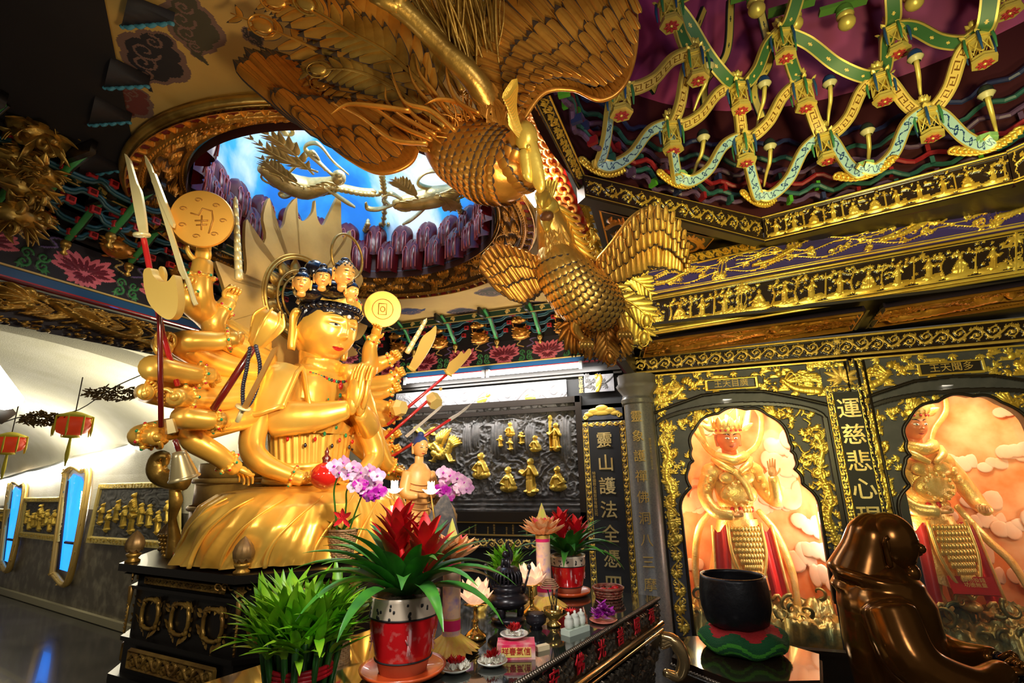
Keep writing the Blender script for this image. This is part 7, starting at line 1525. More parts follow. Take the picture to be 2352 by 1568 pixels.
for i in (0, 7, 1, 6):
    f, l = oc[i]; n = nrm(np.array([f, l, 0])); N = Ff*n[0]+Lf*n[1]; b = MB(); T_ = nrm(np.cross(UZ, N))
    c = BL(f*.955, l*.955, 1.125); [b.blade(c, T_*math.cos(a)+UZ*math.sin(a), N, .03, .02, .3, 5, 0, .3) for a in np.linspace(0, 2*PI, 7)[:-1]]
    for sg in (-1, 1): [b.tube([c+T_*sg*(.04+.03*k)+UZ*.02+T_*.014*math.cos(t)+UZ*.014*math.sin(t) for t in np.linspace(0, 5, 8)], [.005], 5) for k in range(3)]
    b.tube([c-UZ*.04, c-UZ*.10, c-UZ*.14], [.014, .010, .004], 6)
    b.tube([BL(f*.945, l*.945, 1.02)+N*.01, BL(f*.945, l*.945, .87)+N*.01], [.006], 5); [b.ell(BL(f*.945, l*.945, .88+.017*k)+N*.014, .006, None, 6) for k in range(9)]
    b.build('corner_ornament', PG, root)
# green and red petalled rim under the robe
GRT = mat('rim_green', (.0, .10, .045), 0, .35); RDT = mat('rim_red', (.62, .035, .015), 0, .35)
b = MB(); t = np.linspace(0, 2*PI, 240, endpoint=False); G = []; K_ = 16; sc = np.abs(np.sin(t*K_/2))
for r_, z, mi in ((.001, BZ+.016, 0), (.66, BZ+.016, 0)): G.append([BL(r_*math.cos(a), r_*math.sin(a), z) for a in t])
b.grid(np.array(G), 0, cu=True)
b.grid(np.array([[BL(.66*math.cos(a), .66*math.sin(a), BZ+.016) for a in t], [BL((.66+.045*s_)*math.cos(a), (.66+.045*s_)*math.sin(a), BZ+.004) for a, s_ in zip(t, sc)]]), 0, cu=True)
b.tube([BL((.67+.05*s_)*math.cos(a), (.67+.05*s_)*math.sin(a), BZ+.014+.012*s_) for a, s_ in zip(t, sc)], [.010], 6, mi=1, cap=False)
tag(b.build('petal_rim', [GRT, RDT]), 'green plinth edge with red scalloped petals under the statue robe', 'plinth')
def finial(f, l, lb):
    p = BL(f*.97, l*.97, BZ); root = thing('lotus_finial', lb, 'finial', p, 'lotus bud finials on the pedestal'); b = MB(); b.lathe(p, [(.001, 0), (.034, 0), (.034, .01), (.022, .018), (.03, .028), (.035, .04), (.02, .045)], 20); b.build('finial_foot', GOLDD, root)
    b = MB(); b.lathe(p, [(.02, .045), (.040, .065), (.044, .09), (.036, .115), (.018, .14), (.001, .155)], 28, lobes=9, amp=.05); [b.blade(p+UZ*.05+np.array([math.cos(a), math.sin(a), 0])*.036, UZ+np.array([math.cos(a), math.sin(a), 0])*.2, (math.cos(a), math.sin(a), 0), .07, .035, -.9, 6, 0, -.2) for a in np.linspace(0, 2*PI, 9)[:-1]]
    b.build('lotus_bud', mat('old_bronze_gilt', (.33, .20, .07), .5, .42, (.18, .10, .04), 20, .5), root)
finial(.445, -.8, 'carved lotus bud finial on the near front corner of the pedestal'); finial(-.445, -.8, 'carved lotus bud finial on the left corner of the pedestal'); finial(-.8, -.445, 'carved lotus bud finial behind the left corner, beside the throne')
# throne back behind the statue
root = thing('throne_back', 'gilt drum shaped throne with scrolled dragon ends behind the robe', 'throne', BL(-.55, -.1, BZ)); b = MB()
TB = BL(-.42, .0, BZ)
for z0, z1, r_ in ((.0, .10, .47), (.10, .22, .45), (.22, .25, .47), (.25, .38, .44), (.38, .41, .46), (.41, .50, .43)): b.lathe(TB, [(r_*.98, z0), (r_, z0+.006), (r_, z1-.006), (r_*.98, z1)], 48)
b.lathe(TB, [(.43, .5), (.001, .5)], 30); b.build('throne_drum', mat('throne_gilt', (.75, .45, .10), .5, .4, (.5, .28, .06), 8, .5, .2, 40), root)
b = MB(); D_ = 2.72
b.tube([PD(*p) for p in smooth_path([(404, 1275, D_), (400, 1230, D_), (396, 1190, D_), (404, 1150, D_), (398, 1110, D_), (402, 1080, D_)], 26)], [.05, .03, .02, .034, .02, .03], 12); b.tube([PD(*p) for p in smooth_path([(425, 1100, D_), (385, 1100, D_), (362, 1085, D_), (362, 1055, D_), (378, 1048, D_), (380, 1060, D_), (372, 1070, D_)], 26)], [.06, .05, .05, .035, .02, .02], 12)
b.tube([PD(*p) for p in ((362, 1070, D_), (350, 1072, D_), (344, 1074, D_))], [.014, .01, .012], 6)
for k in range(7):
    for j in range(5): b.ell(PD(368+8*j+2*k, 1230+9*k, D_+.06), (.016, .016, .012), None, 8)
b.build('scrolled_dragon', GOLDD, root)
b = MB()
for s_, z in ((1.18, .0), (1.32, -.13)): P = [[BL(f*s_, l*s_, z-.0) for f, l in oc], [BL(f*s_*.97, l*s_*.97, z+.13) for f, l in oc]]; b.grid(np.array(P)+[0, 0, .02], cu=True)
for k, (a_, c_) in enumerate((((215, 1475), 2.6), ((200, 1530), 2.55))):
    pass
tag(b.build('stepped_plinth', mat('plinth_gilt', (.35, .26, .10), .3, .4), smooth=False), 'low stepped gilt plinth at the foot of the pedestal', 'plinth')
# ================================================================ corridor to the left
CW = [np.array([-15.2, 7.1, 0]), np.array([-3.6, 4.75, 0])]
CWd = nrm(CW[1]-CW[0]); CWn = np.array([CWd[1], -CWd[0], 0]); CWn = CWn if CWn@(CP-CW[0]) > 0 else -CWn
def CQ(px, py, off=0.): return PP(px, py, CW[0]+CWn*off, CWn)
fz = -.5
MARB = mat('grey_marble', (.12, .10, .075), 0, .3, (.34, .30, .22), 5.5, .62, tex='NOISE')
lamp_z = 1.72
b = MB(); b.quad(CW[0]+UZ*fz, CW[1]+UZ*fz, CW[1]+UZ*1.15, CW[0]+UZ*1.15, 1); b.quad(CW[0]+UZ*1.15, CW[1]+UZ*1.15, CW[1]+UZ*lamp_z, CW[0]+UZ*lamp_z, 0)
struct(b.build('wall_corridor', [WHITEP, MARB], smooth=False))
b = MB(); L_ = np.linalg.norm(CW[1]-CW[0]); s_ = np.linspace(-2, L_+.1, 40); a = np.linspace(0, PI*.62, 20); R0 = 3.1
P = np.array([[CW[0]+CWd*s+UZ*(lamp_z+1.55*math.sin(t))+CWn*R0*(1-math.cos(t)) for s in s_] for t in a]); b.grid(P); struct(b.build('ceiling_vault', WHITEP))
b = MB(); c0 = PZ(60, 870, 2.9); 
gr = np.array([[CW[0]+CWd*(L_-1.9+.2*math.sin(t)*0)+CWn*(3.0-2.9*math.cos(t))+UZ*(1.9+1.15*math.sin(t))+CWd*k*.5 for t in np.linspace(.15, PI*.6, 24)] for k in (0, 1)]); b.grid(gr-UZ*.06); struct(b.build('ceiling_rib', mat('rib_plaster', (.66, .61, .46), 0, .8, bump=.6, bs=80)))
b = MB(); b.box(sum(CW)/2+CWn*.03+UZ*(fz+.05), (L_, .06, .1), rotz(math.atan2(CWd[1], CWd[0]))); struct(b.build('baseboard_corridor', mat('stone_skirting', (.35, .32, .22), 0, .5), smooth=False))
def cpanel(pxs, label, seed):
    q = [CQ(a, c, .04) for a, c in pxs]; W_ = np.linalg.norm(q[1]-q[0]); H_ = np.linalg.norm(q[3]-q[0]); r = RL(W_, H_, .013); m_ = .10
    r.h = .25+.5*vnoise(r.h.shape, (6, 8), seed)*np.abs(np.sin(12*vnoise(r.h.shape, (9, 14), seed+1))); rn = random.Random(seed)
    for k in range(9): x = m_+.12+(k+.5)*(W_-2*m_-.24)/9; r.fig(x, H_*(.22+.28*(k % 3 != 1)*rn.uniform(.2, 1)), H_*(.34 if k != 4 else .42), 'stand', 1, rn.randint(0, 99), 1.6)
    r.fig(W_*.5, H_*.5, H_*.34, 'sit', 1, 3, 1.8)
    for (x0, x1, y0, y1) in ((0, W_, 0, m_), (0, W_, H_-m_, H_), (0, m_, 0, H_), (W_-m_, W_, 0, H_)): sl = r._box(x0, x1, y0, y1); r.h[sl] = 1.; r.m[sl] = 2
    for k in range(int(W_/.12)): r.spiral(k*.12+.06, m_/2, .035, k, 1, .008, 1, 1.3, False); r.spiral(k*.12+.06, H_-m_/2, .035, k, 1, .008, 1, 1.3, False)
    root = thing('corridor_relief', label, 'relief', (q[0]+q[1])/2, 'gilt framed relief panels in the corridor'); relief('carved_face', r, q, .05, [STONE, GOLDY, mat('relief_frame_gilt', (.75, .58, .18), .3, .45)], root)
cpanel([(205, 1245), (420, 1262), (420, 1104), (235, 1110)], 'dark relief with gilt figures in a gilt frame, nearest the pedestal', 3); cpanel([(50, 1232), (140, 1243), (152, 1140), (62, 1142)], 'smaller dark relief with gilt figures between the two blue windows', 7); cpanel([(-70, 1215), (12, 1225), (28, 1168), (-70, 1165)], 'dark relief with gilt figures at the left edge of the photo', 9)
BGL = mat('blue_glass', (.01, .10, .5), 0, .1, (.02, .30, .85), 3, .5, emis=(.01, .16, .75), es=2.4)
def cwin(outer, inner, label, nm):
    root = thing(nm, label, 'window', CQ(*outer[0], .05), kind='structure')
    b = MB(); o = [CQ(a, c, .06) for a, c in smooth_path(outer+[outer[0]], 60)]; b.tube(o, [.05], 8, cap=False); b.tube([q_+CWn*.03 for q_ in o], [.03], 8, cap=False); rn = random.Random(3)
    for p in o: b.blade(p, nrm([rn.uniform(-1, 1), -.3, rn.uniform(-1, 1)]), CWn, .08, .08, 1., 5, 0, .3); 
    b.build('window_frame', mat('frame_gilt', (.62, .42, .12), .5, .4), root)
    b = MB(); q = [CQ(a, c, .02) for a, c in inner]; b.add(q, [list(range(len(q)))]); b.build('blue_pane', BGL, root, smooth=False)
    b = MB(); A, B_ = CQ((inner[0][0]+inner[1][0])/2-4, (inner[0][1]+inner[-1][1])/2+18, .03), CQ((inner[1][0]+inner[2][0])/2+2, (inner[0][1]+inner[-1][1])/2+20, .03); b.tube([CQ(*inner[0], .03), CQ(*inner[-1], .03)], [.03], 5); b.tube([CQ(150, 1245, .03), CQ(176, 1248, .03)] if nm.endswith('1') else [CQ(18, 1238, .03), CQ(32, 1240, .03)], [.025], 5); b.build('window_bar', BWD, root)
    return root
cwin([(122, 1318), (160, 1328), (203, 1100), (188, 1082), (168, 1072), (152, 1085), (150, 1105)], [(134, 1306), (160, 1314), (197, 1118), (186, 1096), (168, 1088), (156, 1105)], 'tall blue glass window in a leaning gilt frame, nearer one', 'window_1')
cwin([(2, 1292), (24, 1300), (58, 1130), (48, 1115), (34, 1106), (24, 1118)], [(8, 1286), (24, 1293), (54, 1140), (46, 1124), (34, 1118), (27, 1130)], 'narrow blue glass window in a gilt frame, farther one', 'window_2')
b = MB(); b.quad(CQ(180, 1200, .07), CQ(187, 1200, .07), CQ(196, 1130, .07), CQ(187, 1128, .07)); tag(b.build('window_glint_tube', TUBEM, smooth=False), 'white tube light seen in the nearer blue window', 'lamp')
pts = [(-40, 1120), (5, 1109), (60, 1093), (118, 1080), (165, 1062), (238, 1047), (312, 1027), (400, 1008)]
for k, (a_, c_) in enumerate(zip(pts[:-1], pts[1:])):
    if k % 2 == 0 and k: pass
    A, B_ = CQ(*a_, .10), CQ(*c_, .10); root = thing('corridor_tube_lamp', f'long glowing tube in the row along the corridor vault, {["first", "second", "third", "fourth", "fifth", "sixth", "seventh"][k]} from left', 'lamp', (A+B_)/2, 'tube lamps along the corridor'); b = MB(); b.tube([A+(B_-A)*.04, A+(B_-A)*.96], [.038], 8); b.build('tube', TUBEM, root); b = MB(); b.tube([A+UZ*.07, B_+UZ*.07], [.05], 4); b.build('housing', mat('white_enamel', (.7, .7, .68)), root)
for px in (60, 330): p = CQ(px, 1060 if px > 200 else 1100, .9); lamp('AREA', p, 34, (1, .93, .68), 1.6, p+[0, 0, 3], sy=.3); lamp('POINT', p-UZ*.1, 8, (1, .9, .65), .2)
# big white lamp at the left edge
b = MB(); A, B_ = PD(-60, 812, 1.5), PD(27, 925, 1.62); root = thing('tube_lamp', 'blurred white tube lamp cut by the left edge of the photo', 'lamp', B_); b.tube([A, B_], [.032], 16); b.build('tube', TUBEM, root); b = MB(); b.box((PD(-80, 850, 1.55)+PD(15, 962, 1.67))/2, (.04, np.linalg.norm(A-B_), .05), frame(B_-A)@rotx(PI/2)); b.build('housing', mat('lamp_case', (.3, .3, .28), 0, .5), root)
def rlantern(px, py, s, label):
    c = PD(px, py, 5.2); root = thing('red_lantern', label, 'lantern', c, 'red paper lanterns in the corridor'); b = MB(); b.lathe(c, [(.05*s, .11*s), (.12*s, .07*s), (.15*s, 0), (.12*s, -.08*s), (.06*s, -.11*s)], 16, lobes=16, amp=.03); b.build('lantern_shade', mat('lantern_red_paper', (.62, .03, .01), 0, .5, emis=(.6, .05, .01), es=.25), root)
    b = MB(); b.lathe(c, [(.001, .14*s), (.05*s, .13*s), (.16*s, .085*s), (.155*s, .07*s)], 8); b.lathe(c, [(.06*s, -.10*s), (.08*s, -.13*s), (.001, -.14*s)], 8)
    for k in range(8): a = k*PI/4; p = c+np.array([math.cos(a)*.16*s, math.sin(a)*.16*s, .08*s]); b.tube([p, p-UZ*.14*s, p-UZ*.2*s], [.008*s, .012*s, .004], 5)
    b.tube([c-UZ*.13*s, c-UZ*.3*s, c-UZ*.42*s], [.010, .02*s, .006], 6); b.build('yellow_tassel', mat('tassel_yellow', (.78, .68, .05), 0, .6), root); b = MB(); b.tube([c+UZ*.13*s, c+UZ*.5], [.006], 5); b.build('cord', BWD, root)
rlantern(168, 975, 1.0, 'red lantern with yellow tassels in the middle of the corridor vault'); rlantern(22, 1018, .85, 'red lantern with yellow tassels near the left edge')
for (x0, x1, y, lb) in ((195, 330, 903, 'larger mat of brown twigs pinned to the vault'), (48, 145, 962, 'smaller mat of brown twigs on the vault near the lantern')):
    b = MB(); rn = random.Random(x0)
    for k in range(260): t = rn.random(); px = x0+(x1-x0)*t; h = 17*math.sin(PI*max(.02, t))**.5; p = PD(px, y+rn.uniform(-h, h), 5.2-rn.uniform(0, .1)); b.tube([p, p+np.array([rn.uniform(-.08, .08), rn.uniform(-.03, .03), rn.uniform(-.025, .025)])], [.009, .006], 4)
    tag(b.build('twig_mat', mat('twig_brown', (.24, .13, .03), 0, .6, (.08, .04, .01), 20, .5)), lb, 'twigs', kind='stuff')
b = MB(); b.tube([PD(*p) for p in smooth_path([(0, 972, 5.2), (60, 955, 5.2), (170, 945, 5.2), (260, 890, 5.1), (350, 850, 5.0)], 20)], [.006], 5); tag(b.build('lamp_cable', BWD), 'thin dark cable sagging under the corridor vault', 'cable')
# gilt carved arch fringe with a phoenix under the left frieze
XQ = XL+.02; q = [PX(-60, 742, XQ), PX(345, 803, XQ), PX(345, 748, XQ), PX(-60, 600, XQ)]; q = [PX(-30, 738, XQ), PX(348, 812, XQ), PX(348, 742, XQ), PX(-30, 640, XQ)]
r = RL(np.linalg.norm(q[1]-q[0]), .42, .006); rn = random.Random(4)
for _ in range(int(r.W*90)): x, y = rn.uniform(0, r.W), rn.uniform(.0, .10+.06*math.sin(PI*0)); r.blob(x, y, .02, .011, rn.uniform(0, 3), 1, rn.uniform(.6, 1.2))
for k in range(26): x = rn.uniform(0, r.W*.95); r.st(smooth_path([(x, .14), (x+.12, .24), (x+.02, .33), (x+.2, .39)], 10), .014, 1, .9, .006); r.spiral(x, rn.uniform(.15, .36), .04, rn.uniform(0, 6), 1, .009, 1, .9, False)
w0 = r.W*.62
for k in range(11): r.lobe(w0-.02*k, .22, 2.3-.10*k, .26-.010*k, .034, 1, 1.5)
for k in range(9): r.lobe(w0+.15, .14, .05-.07*k, .30, .03, 1, 1.4)
r.st(smooth_path([(w0-.25, .32), (w0-.1, .2), (w0+.1, .13), (w0+.2, .20), (w0+.18, .28)], 16), .045, 1, 1.5, .03); r.leaf(w0+.2, .30, 1.6, .1, 1, 1.5); r.leaf(w0-.35, .3, 2.8, .25, 1, 1.2, 7)
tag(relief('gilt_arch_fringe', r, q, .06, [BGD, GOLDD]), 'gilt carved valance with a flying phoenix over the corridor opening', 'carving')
# shadowed gilt carvings at the upper left
b0 = None
for k, (px, py, s) in enumerate(((130, 20, 1.6), (60, 110, 1.3), (115, 175, 1.5), (55, 235, 1.2), (90, 310, 1.4), (45, 370, 1.1), (60, 430, 1.2), (45, 500, 1.2), (125, 95, 1.), (115, 260, 1.), (95, 400, .9))):
    c = PD(px, py, 2.35); b = MB(); rn = random.Random(k); b.ell(c, (.06*s, .09*s, .05*s), None, 12)
    for j in range(26): d = nrm([rn.uniform(-.3, 1), rn.uniform(-1, 1), rn.uniform(-1, .6)]); b.blade(c+d*.03*s, d, UZ, .09*s, .045*s, rn.uniform(-1.5, 1.5), 6, 0, .35, th=.004)
    for j in range(3): a0 = rn.uniform(0, 6); o_ = c+nrm([.5, rn.uniform(-1, 1), rn.uniform(-1, 1)])*.07*s; b.tube([o_+rt*.03*s*math.cos(a0+t)*(1-t/8)+up*.03*s*math.sin(a0+t)*(1-t/8) for t in np.linspace(0, 6, 12)], [.011*s, .007*s], 6)
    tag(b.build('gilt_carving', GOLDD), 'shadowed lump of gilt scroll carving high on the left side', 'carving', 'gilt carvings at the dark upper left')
b = MB(); b.box((-3.45, 1.0, 3.3), (.9, 1.0, .02)); struct(b.build('ceiling_left_dark', BLACKW, smooth=False))
# ================================================================ altar table
TZ = 1.06; TA = np.array([-.25, 2.51, 0]); td = -np.array([.26, .966, 0]); tp = np.array([-.966, .26, 0])
def TP(a, b_, z=TZ): return TA+td*a+tp*b_+UZ*z
TOPM = mat('black_polished_stone', (.012, .014, .012), 0, .06, (.03, .035, .03), 7, .6, coat=.6)
SILV = mat('dark_silver_carving', (.17, .14, .11), .75, .3); RCH = mat('red_character', (.5, .01, .02), 0, .4); BRS = mat('polished_brass', (.66, .46, .22), .9, .2)
root = thing('altar_table', 'polished black stone altar table with carved silvery gilt side and red characters', 'table', TP(1, .36, 0)); WT, LT = .72, 1.95
b = MB(); b.add([TP(0, 0, TZ-.03), TP(LT, 0, TZ-.03), TP(LT, WT, TZ-.03), TP(0, WT, TZ-.03), TP(0, 0), TP(LT, 0), TP(LT, WT), TP(0, WT)], np.array([[0, 1, 2, 3], [4, 7, 6, 5], [0, 4, 5, 1], [1, 5, 6, 2], [2, 6, 7, 3], [3, 7, 4, 0]])); b.build('table_top', TOPM, root, smooth=False)
b = MB(); P = lambda a, c, z: TP(a, c, z); b.add([P(.06, .05, 0), P(LT, .05, 0), P(LT, WT-.05, 0), P(.06, WT-.05, 0), P(.06, .05, TZ-.03), P(LT, .05, TZ-.03), P(LT, WT-.05, TZ-.03), P(.06, WT-.05, TZ-.03)], np.array([[0, 4, 5, 1], [1, 5, 6, 2], [2, 6, 7, 3], [3, 7, 4, 0]])); b.build('table_body', BLACKL, root, smooth=False)
b = MB(); n = 170
for k in range(n): b.ell(TP(LT*k/n, -.004, TZ-.008), (.0085, .0085, .0085), None, 6)
b.tube([TP(0, -.01, TZ-.105), TP(LT, -.01, TZ-.105)], [.011], 8, mi=1); b.tube([TP(0, -.012, TZ-.13), TP(LT, -.012, TZ-.13)], [.006], 6, mi=1); b.build('gilt_rail', [SILV, BRS], root)
r = RL(LT, .075, .003); 
for k in range(int(LT/.035)): r.spiral(.035*k, .037, .03, k*2, (-1) ** k, .004, 1, 1, True)
for k in range(9): x = .12+k*.16; r.m[r._box(x-.026, x+.026, .01, .065)] = 0; r.h[r._box(x-.026, x+.026, .01, .065)] = .1
relief('carved_strip', r, [TP(0, -.0, TZ-.10), TP(LT, -.0, TZ-.10), TP(LT, -.0, TZ-.02), TP(0, -.0, TZ-.02)], .008, [BLACKW, SILV], root, n=-tp)
for k, ch in enumerate('合境平安佛光普照福'[::-1]): text(ch, 'red_writing', TP(.12+k*.16, -.012, TZ-.024), -td, UZ, .062, RCH, root, .002)
r = RL(LT, .38, .0042); rn = random.Random(9)
for _ in range(620): x, y = rn.uniform(0, LT), rn.uniform(0, .38); r.spiral(x, y, .026, rn.uniform(0, 6), rn.choice((-1, 1)), .0055, 1, rn.uniform(.6, 1), False); r.leaf(x+.03, y, rn.uniform(0, 6), .035, 1, .7, 3)
relief('carved_apron', r, [TP(.04, .10, TZ-.52), TP(LT, .10, TZ-.52), TP(LT, -.015, TZ-.14), TP(.04, -.015, TZ-.14)], .016, [BLACKW, SILV], root, n=-tp)
b = MB(); c = TP(.02, .0, TZ-.17)
for k in range(3): b.tube(smooth_path([c+[0, 0, .02-.02*k], c-tp*.05-td*.03+[0, 0, .0], c-tp*.08-td*.05-UZ*.07, c-tp*.05-td*.05-UZ*.14, c-tp*.01-UZ*.12], 16), [.018, .03, .026, .016], 10)
b.build('corner_scroll', BRS, root)
# ---- helpers for the offerings
LEAFG = mat('leaf_green', (.035, .16, .03), 0, .35, (.07, .30, .03), 14, .5); LEAFB = mat('bamboo_leaf', (.13, .46, .012), 0, .4, (.38, .66, .03), 9, .5); REDBR = mat('bract_red', (.68, .012, .01), 0, .45, (.45, .0, .01), 20, .5)
TERR = mat('terracotta', (.52, .19, .09), 0, .6); SOIL = mat('moss_soil', (.20, .14, .09), 0, .9, (.07, .05, .03), 60, .5, .8, 90); CREAM = mat('cream_glaze', (.72, .58, .44), 0, .25, coat=.5)
REDG = mat('red_glaze', (.62, .008, .012), 0, .18, (.75, .42, .38), 30, .72, coat=.7); SAUC = mat('orange_saucer', (.72, .10, .02), 0, .3, coat=.4); WHTC = mat('white_china', (.72, .74, .66), 0, .2, coat=.5)
def ABV(p): return np.array(p, float)
def guzmania(px, py, s, label, nleaf=30, seed=1):
    p = PZ(px, py, TZ); root = thing('bromeliad_pot', label, 'potted plant', p, 'red flowering bromeliads in red pots'); q = p+UZ*.012
    b = MB(); b.lathe(p, [(.001, .004), (.10*s, .004), (.118*s, .014), (.122*s, .024), (.112*s, .020), (.09*s, .012), (.001, .012)], 40); b.build('saucer', SAUC, root)
    b = MB(); b.lathe(q, [(.001, 0), (.066*s, 0), (.074*s, .03*s), (.078*s, .034*s)], 40, mi=1); b.lathe(q, [(.078*s, .034*s), (.094*s, .10*s), (.099*s, .145*s)], 40, mi=0); b.lathe(q, [(.099*s, .145*s), (.101*s, .19*s), (.103*s, .20*s), (.095*s, .20*s), (.092*s, .18*s)], 40, mi=2)
    for z in (.036, .146): b.tube([q+[.0795*s*math.cos(t)*(1 if z < .1 else 1.25), .0795*s*math.sin(t)*(1 if z < .1 else 1.25), z*s] for t in np.linspace(0, 2*PI, 40)], [.0025*s], 5, mi=3, cap=False)
    rn = random.Random(seed)
    for k in range(14):
        a = k*2*PI/14; c = q+[.1005*s*math.cos(a), .1005*s*math.sin(a), (.168+rn.uniform(-.01, .01))*s]
        for j in range(5): a2 = rn.uniform(-.1, .1); b.ell(q+[.0985*s*math.cos(a+a2), .0985*s*math.sin(a+a2), (.168+rn.uniform(-.018, .018))*s], (.0045*s, .0045*s, .0055*s), None, 6, 3)
        if k % 3 == 0:                                               # white crane motif
            for j in range(7): an = rn.uniform(0, 6); c2 = a+.10*math.cos(an)*.9; z2 = .085+.025*math.sin(an); rr = .0925; b.tube([q+[rr*s*math.cos(a)*1.0, rr*s*math.sin(a)*1.0, .085*s], q+[(rr+.004)*s*math.cos(c2), (rr+.004)*s*math.sin(c2), z2*s]], [.0016*s], 4, mi=4)
    b.build('glazed_pot', [REDG, TERR, CREAM, BLACKM, mat('crane_pink', (.75, .35, .35), 0, .4)], root)
    b = MB(); b.ell(q+UZ*.17*s, (.092*s, .092*s, .03*s), None, 20, half=True); b.build('soil', SOIL, root)
    for k in range(nleaf):
        b = MB(); a = k*2.399+rn.uniform(-.2, .2); up_ = .7+1.9*(k/nleaf); d = nrm([math.cos(a), math.sin(a), up_]); L = (.30-.05*(k/nleaf)+rn.uniform(-.03, .03))*s
        b.blade(q+UZ*.18*s+np.array([math.cos(a), math.sin(a), 0])*.018*s, d, -UZ+np.array([math.cos(a), math.sin(a), 0])*.5, L*1.12, .056*s, 1.7-.9*(k/nleaf)+rn.uniform(-.2, .3), 12, 0, -.35, lambda t: np.clip(1.05-t**2.4, 0, 1)*(.75+.25*np.sin(PI*t)))
        b.build('leaf', LEAFG, root)
    for k in range(3):
        a = PI*.15+k*2*PI/3; c = q+UZ*.18*s+np.array([math.cos(a+YAW), math.sin(a+YAW)*.5, 0])*.035*s+rt*(k-1)*.055*s*(1 if k != 1 else 0); H = (.24, .20, .19)[k]*s; b = MB(); b.tube([c-rt*(k-1)*.04*s, c+UZ*H*.8], [.010*s, .008*s], 8)
        for j in range(15): a2 = j*2.399; z = H*(.35+.5*j/15); b.blade(c+UZ*z, nrm([math.cos(a2), math.sin(a2), 1.1+.09*j]), -UZ*.2+np.array([math.cos(a2), math.sin(a2), 0]), (.10+.0035*(15-j))*s, .040*s, .35, 7, 0, -.3)
        b.build('red_bract', REDBR, root)
guzmania(925, 1548, 1.0, 'bromeliad with three red flower heads in a large red pot, nearest the viewer', 34, 1)
guzmania(1308, 1366, .80, 'bromeliad with red flowers in the smaller red pot at the far table end', 30, 5)
def bamboo(px, py, s, label, seed, n=26, nl=9, col=LEAFB, frac=1.):
    p = PZ(px, py, TZ); root = thing('lucky_bamboo', label, 'potted plant', p, 'bundles of lucky bamboo'); rn = random.Random(seed); st = MB()
    for k in range(n): a = k*2.399; r_ = .012*math.sqrt(k)*s; c = p+[math.cos(a)*r_, math.sin(a)*r_, 0]; st.tube([c, c+[math.cos(a)*.02*s, math.sin(a)*.02*s, .10*s]], [.0075*s], 6)
    st.build('cane_bundle', mat('cane_green', (.03, .13, .02), 0, .3), root); b = MB(); [b.tube([p+[.066*s*math.cos(t), .066*s*math.sin(t), z] for t in np.linspace(0, 2*PI, 30)], [.005*s], 6, cap=False) for z in (.03, .04, .05)]; b.build('red_tie', mat('red_tie', (.55, .01, .02), 0, .4), root)
    for k in range(n):
        a = k*2.399; r_ = .015*math.sqrt(k)*s; c0 = p+[math.cos(a)*r_, math.sin(a)*r_, .075*s]; b = MB()
        for j in range(nl): a2 = a+rn.uniform(-1.5, 1.5); e = rn.uniform(.25, 3.0); b.blade(c0+UZ*rn.uniform(-.015, .06)*s, nrm([math.cos(a2), math.sin(a2), e]), -UZ*.4+np.array([math.cos(a2), math.sin(a2), 0]), rn.uniform(.08, .135)*s, .021*s, rn.uniform(.1, .9), 7, 0, -.25)
        b.build('leaf_shoot', col, root)
bamboo(690, 1572, 1.22, 'bushy bright green bamboo bundle with red tie at the near left of the table', 3, 34, 10)
bamboo(1165, 1350, .9, 'smaller bamboo bundle behind the black censer', 7, 14, 7)
# paper lotus candles
PAP = mat('yellow_paper', (.85, .60, .10), 0, .5, (.80, .35, .12), 30, .6); ORP = mat('orange_lotus_paper', (.92, .30, .07), 0, .5, (.95, .62, .30), 30, .5); PRN = mat('dragon_print', (.90, .62, .42), 0, .3, (.35, .25, .62), 38, .62); MGT = mat('magenta_band', (.75, .02, .16), 0, .4); PNK = mat('pink_lotus_paper', (.85, .10, .14), 0, .5)
def pcandle(px, py, s, label, cone=True):
    p = PZ(px, py, TZ); root = thing('paper_lotus_pillar', label, 'votive pillar', p, 'paper lotus pillars on the altar'); b = MB()
    for k in range(20): a = k*2*PI/20; d = np.array([math.cos(a), math.sin(a), 0]); b.blade(p+d*.020*s+UZ*.055*s, nrm(d-UZ*.75), UZ+d, .085*s, .034*s, .15, 6, 0, -.3, lambda t: np.array([.6, .8, .9, 1., .8, .05]), th=.001)
    b.build('pleated_skirt', PAP, root); b = MB(); b.lathe(p, [(.029*s, .03*s), (.029*s, .27*s)], 28, mi=0)
    for z0, z1, m in ((.065, .095, 1), (.095, .10, 2), (.25, .262, 1), (.262, .275, 2)): b.lathe(p, [(.0298*s, z0*s), (.0298*s, z1*s)], 28, mi=m)
    b.build('printed_tube', [PRN, MGT, GOLDF], root); b = MB(); q = p+UZ*.275*s
    for z, r_, n, e in ((0, .095, 11, .35), (.012, .085, 11, .7), (.024, .065, 9, 1.2), (.03, .045, 7, 2.)):
        for k in range(n): a = k*2*PI/n+z*60; d = np.array([math.cos(a), math.sin(a), 0]); b.blade(q+UZ*z*s+d*.01*s, nrm(d+UZ*e*.6), UZ, r_*s, .042*s, .5, 7, 2 if k % 4 == 0 and z > .02 else 0, .35, th=.001)
    if cone: b.lathe(q, [(.028*s, .05*s), (.001, .125*s)], 4, mi=1)
    b.build('paper_lotus', [ORP, mat('lime_cone', (.75, .72, .12), 0, .5, (.8, .4, .3), 30, .6), PNK], root, sharp=40)
pcandle(1036, 1497, 1.0, 'paper pillar with orange lotus top standing beside the near red pot'); pcandle(1252, 1398, 1.04, 'paper pillar with orange lotus and pointed cone behind the black censer')
